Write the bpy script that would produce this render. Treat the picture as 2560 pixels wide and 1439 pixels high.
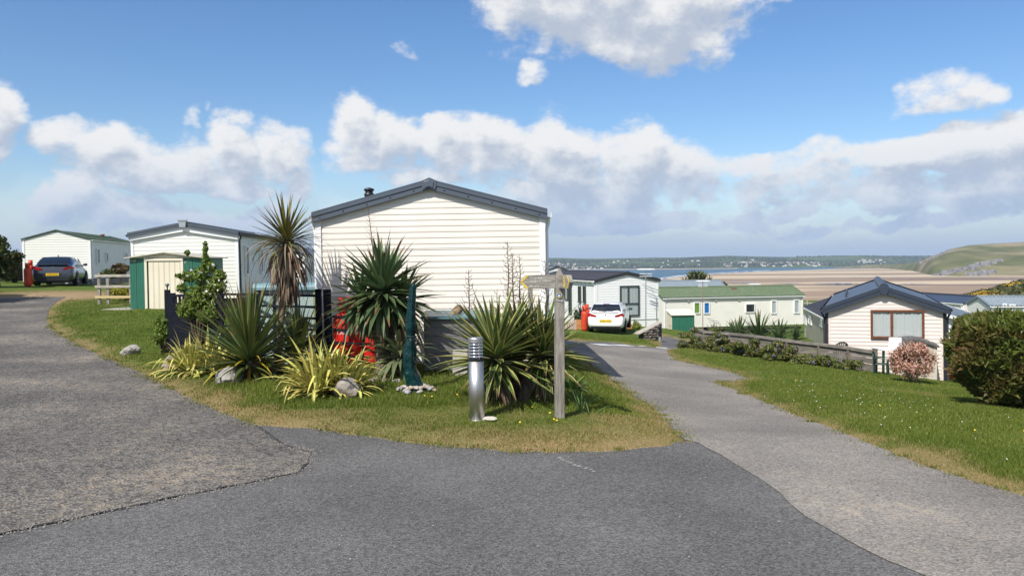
import bpy, bmesh, math, random
import numpy as np
from mathutils import Vector, Matrix, Euler
from mathutils.geometry import delaunay_2d_cdt

for o in list(bpy.data.objects):
    bpy.data.objects.remove(o)
scene = bpy.context.scene
COL = scene.collection
RAD = math.radians
random.seed(7)
rng = np.random.default_rng(7)

# ------------------------------------------------------------------ camera
FPX = 1960.0
EYE = Vector((0.0, 0.0, 1.8))
PITCH = math.atan(64.5 / FPX)
ROLL = RAD(0.45)
cam_d = bpy.data.cameras.new('camera')
cam_d.sensor_width = 36.0
cam_d.lens = FPX / 2560.0 * 36.0
cam_d.clip_start = 0.1
cam_d.clip_end = 30000.0
cam = bpy.data.objects.new('camera', cam_d)
COL.objects.link(cam)
ROT = Matrix.Rotation(math.pi / 2 - PITCH, 4, 'X') @ Matrix.Rotation(-ROLL, 4, 'Z')
cam.matrix_world = Matrix.Translation(EYE) @ ROT
scene.camera = cam

# ------------------------------------------------------------------ sun and exposure
SUN_AZ = RAD(212.0)     # direction the light comes from, clockwise from +Y
SUN_EL = RAD(47.0)
sun_dir = Vector((math.sin(SUN_AZ) * math.cos(SUN_EL), math.cos(SUN_AZ) * math.cos(SUN_EL), math.sin(SUN_EL)))
sd = bpy.data.lights.new('sun', 'SUN')
sd.energy = 5.0
sd.angle = RAD(0.53)
sd.color = (1.0, 0.955, 0.88)
sun = bpy.data.objects.new('sun', sd)
COL.objects.link(sun)
sun.location = (0, 0, 60)
sun.rotation_euler = sun_dir.to_track_quat('Z', 'Y').to_euler()
scene.view_settings.view_transform = 'Standard'
scene.view_settings.look = 'None'
scene.view_settings.exposure = 0.18
scene.view_settings.gamma = 1.0
scene.view_settings.use_curve_mapping = False
scene.cycles.max_bounces = 7
scene.cycles.diffuse_bounces = 3
scene.cycles.glossy_bounces = 3
scene.cycles.transmission_bounces = 3
scene.cycles.transparent_max_bounces = 12
scene.cycles.use_denoising = True


def ray(px, py):
    d = Vector(((px - 1280.0) / FPX, -(py - 719.5) / FPX, -1.0))
    return (ROT.to_3x3() @ d)


def P(px, py, Y):
    d = ray(px, py)
    return EYE + d * (Y / d.y)


def project(p):
    q = ROT.to_3x3().transposed() @ (Vector(p) - EYE)
    return (1280 + FPX * q.x / -q.z, 719.5 - FPX * q.y / -q.z)


# ------------------------------------------------------------------ world: sky with clouds
world = bpy.data.worlds.new('World')
scene.world = world
world.use_nodes = True
world.cycles.sampling_method = 'MANUAL'
world.cycles.sample_map_resolution = 256
wt = world.node_tree
wt.nodes.clear()


def nd(tree, typ, **kw):
    n = tree.nodes.new(typ)
    for k, v in kw.items():
        setattr(n, k, v)
    return n


def M(tree, op, a, b=None, c=None, clamp=False):
    n = tree.nodes.new('ShaderNodeMath')
    n.operation = op
    n.use_clamp = clamp
    for i, v in enumerate((a, b, c)):
        if v is None:
            continue
        if isinstance(v, (int, float)):
            n.inputs[i].default_value = v
        else:
            tree.links.new(v, n.inputs[i])
    return n.outputs[0]


def smooth(tree, v, lo, hi, o0=0.0, o1=1.0):
    n = tree.nodes.new('ShaderNodeMapRange')
    n.interpolation_type = 'SMOOTHSTEP'
    tree.links.new(v, n.inputs[0])
    n.inputs[1].default_value = lo
    n.inputs[2].default_value = hi
    n.inputs[3].default_value = o0
    n.inputs[4].default_value = o1
    return n.outputs[0]


# cloud banks: pixel centre, half width, half height above, half height below, weight
CLOUDS = [
    (1480, 5, 240, 110, 120, 1.0), (1650, 65, 230, 110, 92, 1.0), (1310, -10, 130, 90, 76, .95), (1945, 5, 80, 50, 34, .1), (1770, 20, 110, 60, 90, .5),
    (1005, 122, 70, 26, 22, .30), (1335, 188, 74, 24, 20, .22), (478, 275, 38, 26, 24, .12), (530, 265, 26, 22, 20, .0),
    (2350, 270, 140, 80, 28, .7), (2290, 235, 80, 50, 30, .5), (2460, 265, 80, 55, 30, .5),
    (15, 285, 78, 70, 46, .8), (-120, 300, 150, 90, 60, .9),
    (180, 345, 110, 62, 60, .6), (330, 385, 150, 82, 70, .8), (470, 400, 90, 84, 50, .8), (570, 400, 85, 92, 60, .9), (690, 415, 80, 84, 50, .8),
    (480, 450, 240, 40, 44, .8),
    (180, 500, 95, 66, 60, 1.0), (310, 545, 120, 62, 60, .9), (520, 560, 230, 50, 50, .75), (720, 470, 62, 50, 60, .6), (630, 540, 120, 50, 40, .65),
    (890, 320, 80, 76, 70, .85), (1000, 335, 80, 70, 60, .8), (930, 390, 130, 50, 50, .8), (1130, 370, 90, 76, 70, .7),
    (1240, 370, 90, 80, 110, .85), (1410, 410, 110, 110, 120, 1.0), (1590, 420, 90, 92, 120, 1.0), (1710, 450, 75, 90, 100, .85),
    (1440, 500, 330, 80, 70, .75), (1060, 440, 140, 40, 30, .5),
    (2060, 450, 330, 80, 90, .62), (2230, 395, 250, 50, 60, .75), (2440, 375, 250, 55, 60, .9), (1900, 410, 190, 40, 60, .5),
    (2640, 350, 240, 70, 80, 1.0), (2230, 470, 200, 44, 70, .8), (2480, 470, 170, 66, 90, .9), (1880, 480, 80, 20, 24, .6),
    (1620, 560, 420, 34, 30, .62), (2150, 560, 360, 34, 34, .66), (2000, 520, 200, 40, 30, .55), (350, 590, 400, 34, 30, .45), (1000, 560, 300, 50, 40, .5),
    (3050, 300, 380, 150, 90, .9), (-600, 380, 380, 140, 110, .9),
]
g = bpy.data.node_groups.new('cloud_density', 'ShaderNodeTree')
g.interface.new_socket('Vector', in_out='INPUT', socket_type='NodeSocketVector')
g.interface.new_socket('Density', in_out='OUTPUT', socket_type='NodeSocketFloat')
gi = g.nodes.new('NodeGroupInput')
go = g.nodes.new('NodeGroupOutput')
sep = nd(g, 'ShaderNodeSeparateXYZ')
# warp the direction a little so that bank outlines are billowy
wn = nd(g, 'ShaderNodeTexNoise')
wn.inputs['Scale'].default_value = 9.0
wn.inputs['Detail'].default_value = 4.0
g.links.new(gi.outputs[0], wn.inputs['Vector'])
vs = nd(g, 'ShaderNodeVectorMath', operation='SUBTRACT')
vs.inputs[1].default_value = (.5, .5, .5)
g.links.new(wn.outputs['Color'], vs.inputs[0])
vm = nd(g, 'ShaderNodeVectorMath', operation='SCALE')
vm.inputs['Scale'].default_value = 0.085
g.links.new(vs.outputs[0], vm.inputs[0])
va = nd(g, 'ShaderNodeVectorMath', operation='ADD')
g.links.new(gi.outputs[0], va.inputs[0])
g.links.new(vm.outputs[0], va.inputs[1])
g.links.new(va.outputs[0], sep.inputs[0])
az = M(g, 'ARCTAN2', sep.outputs[0], sep.outputs[1])
el = M(g, 'ARCTAN2', sep.outputs[2], M(g, 'SQRT', M(g, 'ADD', M(g, 'MULTIPLY', sep.outputs[0], sep.outputs[0]), M(g, 'MULTIPLY', sep.outputs[1], sep.outputs[1]))))
acc = None
cmb = nd(g, 'ShaderNodeCombineXYZ')
g.links.new(az, cmb.inputs[0])
g.links.new(el, cmb.inputs[1])


def VM(op, *ins):
    n = nd(g, 'ShaderNodeVectorMath', operation=op)
    for i_, v in enumerate(ins):
        if isinstance(v, tuple):
            n.inputs[i_].default_value = v
        else:
            g.links.new(v, n.inputs[i_])
    return n


for (cx, cy, rx, ru, rd, wgt) in CLOUDS:
    d = ray(cx, cy)
    a = math.atan2(d.x, d.y)
    e = math.atan2(d.z, math.hypot(d.x, d.y))
    k = 1.0 / FPX * math.cos(a) ** 1.5
    ke = 1.0 / FPX * math.cos(a)
    sx_, sy_ = 1.0 / (rx * k * 1.12), 1.0 / (ru * ke * 1.12)
    v1 = VM('MULTIPLY_ADD', cmb.outputs[0], (sx_, sy_, 0), (-a * sx_, -e * sy_, 0)).outputs[0]
    v2 = VM('MULTIPLY', v1, (-1.0, -ru / rd, 0)).outputs[0]
    v3 = VM('MAXIMUM', v1, v2).outputs[0]
    r2 = VM('DOT_PRODUCT', v3, v3).outputs['Value']
    b = M(g, 'MULTIPLY_ADD', r2, -1.0, wgt + 0.08)
    if acc is None:
        acc = b
    else:
        n = nd(g, 'ShaderNodeMath', operation='SMOOTH_MAX')
        g.links.new(acc, n.inputs[0])
        g.links.new(b, n.inputs[1])
        n.inputs[2].default_value = 0.12
        acc = n.outputs[0]
# the same broken cumulus everywhere outside the banks that are listed above
gen = nd(g, 'ShaderNodeTexNoise')
gen.inputs['Scale'].default_value = 3.2
gen.inputs['Detail'].default_value = 2.0
g.links.new(gi.outputs[0], gen.inputs['Vector'])
outside = smooth(g, M(g, 'ABSOLUTE', az), 0.85, 1.15)
genv = M(g, 'MULTIPLY', M(g, 'SUBTRACT', gen.outputs[0], 0.47), 5.0)
genv = M(g, 'SUBTRACT', M(g, 'MINIMUM', genv, 0.9), M(g, 'MULTIPLY', M(g, 'SUBTRACT', 1.0, outside), 4.0))
acc = M(g, 'MAXIMUM', acc, genv)
acc = M(g, 'MAXIMUM', acc, -1.2)
f1 = nd(g, 'ShaderNodeTexNoise')
f1.inputs['Scale'].default_value = 19.0
f1.inputs['Detail'].default_value = 7.5
f1.inputs['Roughness'].default_value = 0.63
mp = nd(g, 'ShaderNodeMapping')
mp.inputs['Scale'].default_value = (1, 1, 1.5)
g.links.new(gi.outputs[0], mp.inputs[0])
g.links.new(mp.outputs[0], f1.inputs['Vector'])
dens = M(g, 'ADD', acc, M(g, 'MULTIPLY', M(g, 'SUBTRACT', f1.outputs[0], 0.49), 2.5))
g.links.new(dens, go.inputs[0])

tc = nd(wt, 'ShaderNodeTexCoord')
sky = nd(wt, 'ShaderNodeTexSky', sky_type='NISHITA')
sky.sun_disc = False
sky.sun_elevation = SUN_EL
sky.sun_rotation = SUN_AZ
sky.altitude = 30.0
sky.air_density = 1.0
sky.dust_density = 0.6
sky.ozone_density = 3.2
hs = nd(wt, 'ShaderNodeHueSaturation')
hs.inputs['Saturation'].default_value = 1.20
hs.inputs['Value'].default_value = 1.0
hs.inputs['Hue'].default_value = 0.504
wt.links.new(sky.outputs[0], hs.inputs['Color'])
bg1 = nd(wt, 'ShaderNodeBackground')
bg1.inputs['Strength'].default_value = 0.126
wt.links.new(hs.outputs[0], bg1.inputs['Color'])
g1 = nd(wt, 'ShaderNodeGroup')
g1.node_tree = g
wt.links.new(tc.outputs['Generated'], g1.inputs[0])
g2 = nd(wt, 'ShaderNodeGroup')
g2.node_tree = g
off = nd(wt, 'ShaderNodeVectorMath', operation='ADD')
off.inputs[1].default_value = (-0.010, 0.0, 0.024)
wt.links.new(tc.outputs['Generated'], off.inputs[0])
wt.links.new(off.outputs[0], g2.inputs[0])
wsep = nd(wt, 'ShaderNodeSeparateXYZ')
wt.links.new(tc.outputs['Generated'], wsep.inputs[0])
alpha = smooth(wt, g1.outputs[0], -0.16, 0.62)
low = smooth(wt, wsep.outputs[2], -0.01, 0.16)
hazeup = smooth(wt, wsep.outputs[2], -0.02, 0.125, 0.9, 0.0)
thick = M(wt, 'MULTIPLY_ADD', M(wt, 'SUBTRACT', g2.outputs[0], g1.outputs[0]), 0.48, M(wt, 'MULTIPLY_ADD', g2.outputs[0], 0.42, 0.22))
shade = smooth(wt, thick, 0.0, 0.95)
mixc = nd(wt, 'ShaderNodeMix', data_type='RGBA')
mixc.inputs[6].default_value = (0.97, 0.97, 0.97, 1)
mixc.inputs[7].default_value = (0.53, 0.595, 0.71, 1)
wt.links.new(shade, mixc.inputs[0])
mixl = nd(wt, 'ShaderNodeMix', data_type='RGBA')   # air light in front of the low clouds
mixl.inputs[6].default_value = (0.36, 0.515, 0.78, 1)
wt.links.new(mixc.outputs[2], mixl.inputs[7])
wt.links.new(smooth(wt, wsep.outputs[2], -0.03, 0.15, 0.03, 1.0), mixl.inputs[0])
bg2 = nd(wt, 'ShaderNodeBackground')
bg2.inputs['Strength'].default_value = 0.83
wt.links.new(mixl.outputs[2], bg2.inputs['Color'])
mixs = nd(wt, 'ShaderNodeMixShader')
fac = M(wt, 'MAXIMUM', M(wt, 'MULTIPLY', alpha, 0.97), hazeup)
wt.links.new(fac, mixs.inputs[0])
wt.links.new(bg1.outputs[0], mixs.inputs[1])
wt.links.new(bg2.outputs[0], mixs.inputs[2])
wo = nd(wt, 'ShaderNodeOutputWorld')
wt.links.new(mixs.outputs[0], wo.inputs['Surface'])

# ------------------------------------------------------------------ materials
MATS = {}


def mat(name, col, rough=0.6, col2=None, scale=8.0, detail=4.0, bump=0.0, bscale=None, metal=0.0, spec=0.5,
        stretch=(1, 1, 1), lo=0.35, hi=0.65, coat=0.0, trans=0.0, objrand=0.0, coords='Object', col3=None, scale3=1.5, amt3=0.5):
    if name in MATS:
        return MATS[name]
    m = bpy.data.materials.new(name)
    m.use_nodes = True
    t = m.node_tree
    b = t.nodes['Principled BSDF']
    b.inputs['Roughness'].default_value = rough
    b.inputs['Metallic'].default_value = metal
    b.inputs['Specular IOR Level'].default_value = spec
    b.inputs['Coat Weight'].default_value = coat
    c4 = tuple(col) + (1,)
    b.inputs['Base Color'].default_value = c4
    last = None
    if col2 is not None or bump:
        tcn = nd(t, 'ShaderNodeTexCoord')
        mpn = nd(t, 'ShaderNodeMapping')
        mpn.inputs['Scale'].default_value = stretch
        t.links.new(tcn.outputs[coords], mpn.inputs[0])
    if col2 is not None:
        n = nd(t, 'ShaderNodeTexNoise')
        n.inputs['Scale'].default_value = scale
        n.inputs['Detail'].default_value = detail
        n.inputs['Roughness'].default_value = 0.62
        t.links.new(mpn.outputs[0], n.inputs['Vector'])
        mx = nd(t, 'ShaderNodeMix', data_type='RGBA')
        mx.inputs[6].default_value = c4
        mx.inputs[7].default_value = tuple(col2) + (1,)
        t.links.new(smooth(t, n.outputs[0], lo, hi), mx.inputs[0])
        last = mx.outputs[2]
        if col3 is not None:
            n3 = nd(t, 'ShaderNodeTexNoise')
            n3.inputs['Scale'].default_value = scale3
            n3.inputs['Detail'].default_value = 5.0
            t.links.new(tcn.outputs[coords], n3.inputs['Vector'])
            m3 = nd(t, 'ShaderNodeMix', data_type='RGBA')
            t.links.new(last, m3.inputs[6])
            m3.inputs[7].default_value = tuple(col3) + (1,)
            t.links.new(M(t, 'MULTIPLY', smooth(t, n3.outputs[0], 0.48, 0.68), amt3), m3.inputs[0])
            last = m3.outputs[2]
    if objrand:
        oi = nd(t, 'ShaderNodeObjectInfo')
        h = nd(t, 'ShaderNodeHueSaturation')
        if last is not None:
            t.links.new(last, h.inputs['Color'])
        else:
            h.inputs['Color'].default_value = c4
        t.links.new(M(t, 'MULTIPLY_ADD', oi.outputs['Random'], objrand, 1.0 - objrand / 2), h.inputs['Value'])
        last = h.outputs[0]
    if last is not None:
        t.links.new(last, b.inputs['Base Color'])
    if bump:
        n2 = nd(t, 'ShaderNodeTexNoise')
        n2.inputs['Scale'].default_value = bscale or scale * 2
        n2.inputs['Detail'].default_value = 5.0
        t.links.new(mpn.outputs[0], n2.inputs['Vector'])
        bp = nd(t, 'ShaderNodeBump')
        bp.inputs['Strength'].default_value = bump
        bp.inputs['Distance'].default_value = 0.02
        t.links.new(n2.outputs[0], bp.inputs['Height'])
        t.links.new(bp.outputs[0], b.inputs['Normal'])
    if trans:
        tr = nd(t, 'ShaderNodeBsdfTranslucent')
        if last is not None:
            t.links.new(last, tr.inputs['Color'])
        else:
            tr.inputs['Color'].default_value = c4
        ms = nd(t, 'ShaderNodeMixShader')
        ms.inputs[0].default_value = trans
        t.links.new(b.outputs[0], ms.inputs[1])
        t.links.new(tr.outputs[0], ms.inputs[2])
        t.links.new(ms.outputs[0], t.nodes['Material Output'].inputs['Surface'])
    MATS[name] = m
    return m


def glass_mat():
    if 'window_glass' in MATS:
        return MATS['window_glass']
    m = bpy.data.materials.new('window_glass')
    m.use_nodes = True
    t = m.node_tree
    t.nodes.remove(t.nodes['Principled BSDF'])
    tr = nd(t, 'ShaderNodeBsdfTransparent')
    tr.inputs['Color'].default_value = (.95, .965, .965, 1)
    gl = nd(t, 'ShaderNodeBsdfGlossy')
    gl.inputs['Roughness'].default_value = 0.03
    fr = nd(t, 'ShaderNodeLayerWeight')
    fr.inputs['Blend'].default_value = 0.5
    ms = nd(t, 'ShaderNodeMixShader')
    t.links.new(M(t, 'MULTIPLY_ADD', M(t, 'POWER', fr.outputs[1], 3.0), 0.6, 0.05, clamp=True), ms.inputs[0])
    t.links.new(tr.outputs[0], ms.inputs[1])
    t.links.new(gl.outputs[0], ms.inputs[2])
    t.links.new(ms.outputs[0], t.nodes['Material Output'].inputs['Surface'])
    MATS['window_glass'] = m
    return m


def leaf_mat(name, mid, margin=None, mlo=0.5, mhi=0.8, tip=None, rough=0.45, objrand=0.4, trans=0.18, back=None):
    """strap leaf: point attribute 'leaf' = (across 0 centre..1 margin, along 0..1, 0)"""
    if name in MATS:
        return MATS[name]
    m = bpy.data.materials.new(name)
    m.use_nodes = True
    t = m.node_tree
    b = t.nodes['Principled BSDF']
    b.inputs['Roughness'].default_value = rough
    b.inputs['Specular IOR Level'].default_value = 0.35
    at = nd(t, 'ShaderNodeAttribute', attribute_name='leaf')
    sp = nd(t, 'ShaderNodeSeparateColor')
    t.links.new(at.outputs['Color'], sp.inputs[0])
    oi = nd(t, 'ShaderNodeObjectInfo')
    col = nd(t, 'ShaderNodeMix', data_type='RGBA')
    col.inputs[6].default_value = tuple(mid) + (1,)
    col.inputs[7].default_value = tuple(margin or mid) + (1,)
    t.links.new(smooth(t, sp.outputs[0], mlo, mhi), col.inputs[0])
    last = col.outputs[2]
    if tip:
        c2 = nd(t, 'ShaderNodeMix', data_type='RGBA')
        t.links.new(last, c2.inputs[6])
        c2.inputs[7].default_value = tuple(tip) + (1,)
        f = M(t, 'ADD', sp.outputs[1], M(t, 'MULTIPLY_ADD', oi.outputs['Random'], 0.3, -0.15))
        t.links.new(smooth(t, f, 0.80, 1.0), c2.inputs[0])
        last = c2.outputs[2]
    h = nd(t, 'ShaderNodeHueSaturation')
    t.links.new(last, h.inputs['Color'])
    t.links.new(M(t, 'MULTIPLY_ADD', oi.outputs['Random'], objrand, 1 - objrand / 2), h.inputs['Value'])
    wnz = nd(t, 'ShaderNodeTexWhiteNoise', noise_dimensions='1D')
    t.links.new(oi.outputs['Random'], wnz.inputs['W'])
    t.links.new(M(t, 'MULTIPLY_ADD', wnz.outputs[0], 0.05, 0.475), h.inputs['Hue'])
    t.links.new(h.outputs[0], b.inputs['Base Color'])
    tr = nd(t, 'ShaderNodeBsdfTranslucent')
    t.links.new(h.outputs[0], tr.inputs['Color'])
    ms = nd(t, 'ShaderNodeMixShader')
    ms.inputs[0].default_value = trans
    t.links.new(b.outputs[0], ms.inputs[1])
    t.links.new(tr.outputs[0], ms.inputs[2])
    t.links.new(ms.outputs[0], t.nodes['Material Output'].inputs['Surface'])
    MATS[name] = m
    return m


def foliage_mat(name, dark, light, third=None, rough=0.55, trans=0.25):
    """small leaves: face-corner-free point attribute 'tone' 0..1 and 'kind' 0..1"""
    if name in MATS:
        return MATS[name]
    m = bpy.data.materials.new(name)
    m.use_nodes = True
    t = m.node_tree
    b = t.nodes['Principled BSDF']
    b.inputs['Roughness'].default_value = rough
    b.inputs['Specular IOR Level'].default_value = 0.3
    at = nd(t, 'ShaderNodeAttribute', attribute_name='tone')
    sp = nd(t, 'ShaderNodeSeparateColor')
    t.links.new(at.outputs['Color'], sp.inputs[0])
    c = nd(t, 'ShaderNodeMix', data_type='RGBA')
    c.inputs[6].default_value = tuple(dark) + (1,)
    c.inputs[7].default_value = tuple(light) + (1,)
    t.links.new(sp.outputs[0], c.inputs[0])
    last = c.outputs[2]
    if third:
        c2 = nd(t, 'ShaderNodeMix', data_type='RGBA')
        t.links.new(last, c2.inputs[6])
        c2.inputs[7].default_value = tuple(third) + (1,)
        t.links.new(sp.outputs[1], c2.inputs[0])
        last = c2.outputs[2]
    t.links.new(last, b.inputs['Base Color'])
    tr = nd(t, 'ShaderNodeBsdfTranslucent')
    t.links.new(last, tr.inputs['Color'])
    ms = nd(t, 'ShaderNodeMixShader')
    ms.inputs[0].default_value = trans
    t.links.new(b.outputs[0], ms.inputs[1])
    t.links.new(tr.outputs[0], ms.inputs[2])
    t.links.new(ms.outputs[0], t.nodes['Material Output'].inputs['Surface'])
    MATS[name] = m
    return m


# ------------------------------------------------------------------ object helpers
def tag(o, label=None, cat=None, group=None, kind=None):
    if label:
        o['label'] = label
    if cat:
        o['category'] = cat
    if group:
        o['group'] = group
    if kind:
        o['kind'] = kind
    return o


def empty(name, loc, rot=(0, 0, 0), label=None, cat=None, group=None):
    e = bpy.data.objects.new(name, None)
    COL.objects.link(e)
    e.location = loc
    e.rotation_euler = rot
    e.empty_display_size = 0.2
    tag(e, label, cat, group)
    return e


def link(name, me, parent=None, loc=None, rot=None, scale=None):
    o = bpy.data.objects.new(name, me)
    COL.objects.link(o)
    if parent is not None:
        o.parent = parent
    if loc is not None:
        o.location = loc
    if rot is not None:
        o.rotation_euler = rot
    if scale is not None:
        o.scale = scale if hasattr(scale, '__len__') else (scale,) * 3
    return o


class MB:
    def __init__(s):
        s.v = []
        s.f = []
        s.mi = []
        s.sm = []
        s.m = 0
        s.smooth = False

    def add(s, vs, fs):
        b = len(s.v)
        s.v.extend([tuple(x) for x in vs])
        for f in fs:
            s.f.append(tuple(i + b for i in f))
            s.mi.append(s.m)
            s.sm.append(s.smooth)
        return s

    def box(s, c, size, rot=None, taper=None):
        hx, hy, hz = size[0] / 2, size[1] / 2, size[2] / 2
        pts = []
        for z in (-hz, hz):
            k = 1.0 if (taper is None or z < 0) else taper
            for (x, y) in ((-hx, -hy), (hx, -hy), (hx, hy), (-hx, hy)):
                p = Vector((x * k, y * k, z))
                if rot is not None:
                    p = rot @ p
                pts.append(p + Vector(c))
        return s.add(pts, [(3, 2, 1, 0), (4, 5, 6, 7), (0, 1, 5, 4), (1, 2, 6, 5), (2, 3, 7, 6), (3, 0, 4, 7)])

    def bar(s, a, b, w, h, up=(0, 0, 1)):
        """box section beam from a to b: w across, h in the up direction"""
        a = Vector(a)
        b = Vector(b)
        d = (b - a)
        L = d.length
        d.normalize()
        r = d.cross(Vector(up))
        if r.length < 1e-4:
            r = Vector((1, 0, 0))
        r.normalize()
        u = r.cross(d)
        pts = []
        for q in (a, b):
            for (i, j) in ((-1, -1), (1, -1), (1, 1), (-1, 1)):
                pts.append(q + r * (i * w / 2) + u * (j * h / 2))
        return s.add(pts, [(3, 2, 1, 0), (4, 5, 6, 7), (0, 1, 5, 4), (1, 2, 6, 5), (2, 3, 7, 6), (3, 0, 4, 7)])

    def tube(s, path, rad, n=8, cap=True):
        path = [Vector(p) for p in path]
        if not hasattr(rad, '__len__'):
            rad = [rad] * len(path)
        pts = []
        for i, p in enumerate(path):
            d = path[min(i + 1, len(path) - 1)] - path[max(i - 1, 0)]
            if d.length < 1e-6:
                d = Vector((0, 0, 1))
            d.normalize()
            r = d.cross(Vector((0, 1, 0.01)))
            if r.length < 0.1:
                r = d.cross(Vector((1, 0, 0)))
            r.normalize()
            u = r.cross(d)
            for k in range(n):
                a = 2 * math.pi * k / n
                pts.append(p + (r * math.cos(a) + u * math.sin(a)) * rad[i])
        fs = []
        for i in range(len(path) - 1):
            for k in range(n):
                k2 = (k + 1) % n
                fs.append((i * n + k, i * n + k2, (i + 1) * n + k2, (i + 1) * n + k))
        if cap:
            fs.append(tuple(range(n)))
            fs.append(tuple(range((len(path) - 1) * n + n - 1, (len(path) - 1) * n - 1, -1)))
        return s.add(pts, fs)

    def lathe(s, prof, n=24, c=(0, 0, 0)):
        """prof list of (r,z)"""
        pts = []
        for (r, z) in prof:
            for k in range(n):
                a = 2 * math.pi * k / n
                pts.append((c[0] + r * math.cos(a), c[1] + r * math.sin(a), c[2] + z))
        fs = []
        for i in range(len(prof) - 1):
            for k in range(n):
                k2 = (k + 1) % n
                fs.append((i * n + k, i * n + k2, (i + 1) * n + k2, (i + 1) * n + k))
        fs.append(tuple(range(n - 1, -1, -1)))
        m_ = (len(prof) - 1) * n
        fs.append(tuple(range(m_, m_ + n)))
        return s.add(pts, fs)

    def prism(s, poly, axis, a, b):
        """poly 2D points extruded along axis ('x','y','z') from a to b"""
        n = len(poly)

        def mk(p, t):
            if axis == 'x':
                return (t, p[0], p[1])
            if axis == 'y':
                return (p[0], t, p[1])
            return (p[0], p[1], t)
        pts = [mk(p, a) for p in poly] + [mk(p, b) for p in poly]
        fs = [tuple(range(n)), tuple(range(2 * n - 1, n - 1, -1))]
        for i in range(n):
            j = (i + 1) % n
            fs.append((i, i + n, j + n, j))
        return s.add(pts, fs)

    def grid(s, rows, closed=False):
        """rows: list of equal-length point lists"""
        n = len(rows[0])
        pts = [p for r in rows for p in r]
        fs = []
        for i in range(len(rows) - 1):
            for k in range(n if closed else n - 1):
                k2 = (k + 1) % n
                fs.append((i * n + k, i * n + k2, (i + 1) * n + k2, (i + 1) * n + k))
        return s.add(pts, fs)

    def mesh(s, name, mats, fix=True, weld=False):
        me = bpy.data.meshes.new(name)
        me.from_pydata(s.v, [], s.f)
        if not isinstance(mats, (list, tuple)):
            mats = [mats]
        for m_ in mats:
            me.materials.append(m_)
        me.polygons.foreach_set('material_index', s.mi)
        me.polygons.foreach_set('use_smooth', s.sm)
        if fix:
            bm = bmesh.new()
            bm.from_mesh(me)
            if weld:
                bmesh.ops.remove_doubles(bm, verts=bm.verts, dist=1e-5)
            bmesh.ops.recalc_face_normals(bm, faces=bm.faces)
            bm.to_mesh(me)
            bm.free()
        me.update()
        return me

    def build(s, name, mats, parent=None, loc=None, rot=None, bevel=0.0, weld=False):
        me = s.mesh(name, mats, weld=weld)
        o = link(name, me, parent, loc, rot)
        if bevel:
            b = o.modifiers.new('bevel', 'BEVEL')
            b.width = bevel
            b.segments = 2
            b.limit_method = 'ANGLE'
        return o


def np_mesh(name, verts, faces, mats, attr=None, attr_name='tone', smooth_=False):
    me = bpy.data.meshes.new(name)
    nv = len(verts)
    nf, k = faces.shape
    me.vertices.add(nv)
    me.vertices.foreach_set('co', np.ascontiguousarray(verts, dtype=np.float32).ravel())
    me.loops.add(nf * k)
    me.loops.foreach_set('vertex_index', np.ascontiguousarray(faces, dtype=np.int32).ravel())
    me.polygons.add(nf)
    me.polygons.foreach_set('loop_start', np.arange(0, nf * k, k, dtype=np.int32))
    me.polygons.foreach_set('loop_total', np.full(nf, k, dtype=np.int32))
    if smooth_:
        me.polygons.foreach_set('use_smooth', np.ones(nf, dtype=bool))
    for m_ in (mats if isinstance(mats, (list, tuple)) else [mats]):
        me.materials.append(m_)
    if attr is not None:
        a = me.color_attributes.new(attr_name, 'FLOAT_COLOR', 'POINT')
        c = np.ones((nv, 4), dtype=np.float32)
        c[:, :attr.shape[1]] = attr
        a.data.foreach_set('color', c.ravel())
    me.update()
    me.validate()
    return me


def fnoise(x, y, seed=0, octs=4, base=1.0):
    """cheap smooth value noise on numpy arrays, range about -1..1"""
    out = np.zeros_like(x, dtype=float)
    amp = 1.0
    tot = 0
    r = np.random.default_rng(seed)
    for o in range(octs):
        tab = r.uniform(-1, 1, (64, 64))
        fx = x * base * 2 ** o + o * 13.7
        fy = y * base * 2 ** o + o * 7.3
        ix = np.floor(fx).astype(int)
        iy = np.floor(fy).astype(int)
        tx = fx - ix
        ty = fy - iy
        tx = tx * tx * (3 - 2 * tx)
        ty = ty * ty * (3 - 2 * ty)
        a = tab[ix % 64, iy % 64]
        b = tab[(ix + 1) % 64, iy % 64]
        c = tab[ix % 64, (iy + 1) % 64]
        d = tab[(ix + 1) % 64, (iy + 1) % 64]
        out += amp * ((a * (1 - tx) + b * tx) * (1 - ty) + (c * (1 - tx) + d * tx) * ty)
        tot += amp
        amp *= 0.5
    return out / tot


def text_mesh(name, body, size, m, extrude=0.001, align='CENTER', spacing=1.0):
    cu = bpy.data.curves.new(name, 'FONT')
    cu.body = body
    cu.size = size
    cu.extrude = extrude
    cu.align_x = align
    cu.align_y = 'CENTER'
    cu.space_character = spacing
    cu.resolution_u = 3
    ob = bpy.data.objects.new(name, cu)
    COL.objects.link(ob)
    dg = bpy.context.evaluated_depsgraph_get()
    me = bpy.data.meshes.new_from_object(ob.evaluated_get(dg))
    bpy.data.objects.remove(ob)
    bpy.data.curves.remove(cu)
    me.materials.clear()
    me.materials.append(m)
    me.name = name
    return me


# ------------------------------------------------------------------ terrain
def ss(a, b, x):
    t = np.clip((x - a) / (b - a), 0, 1)
    return t * t * (3 - 2 * t)


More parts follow.
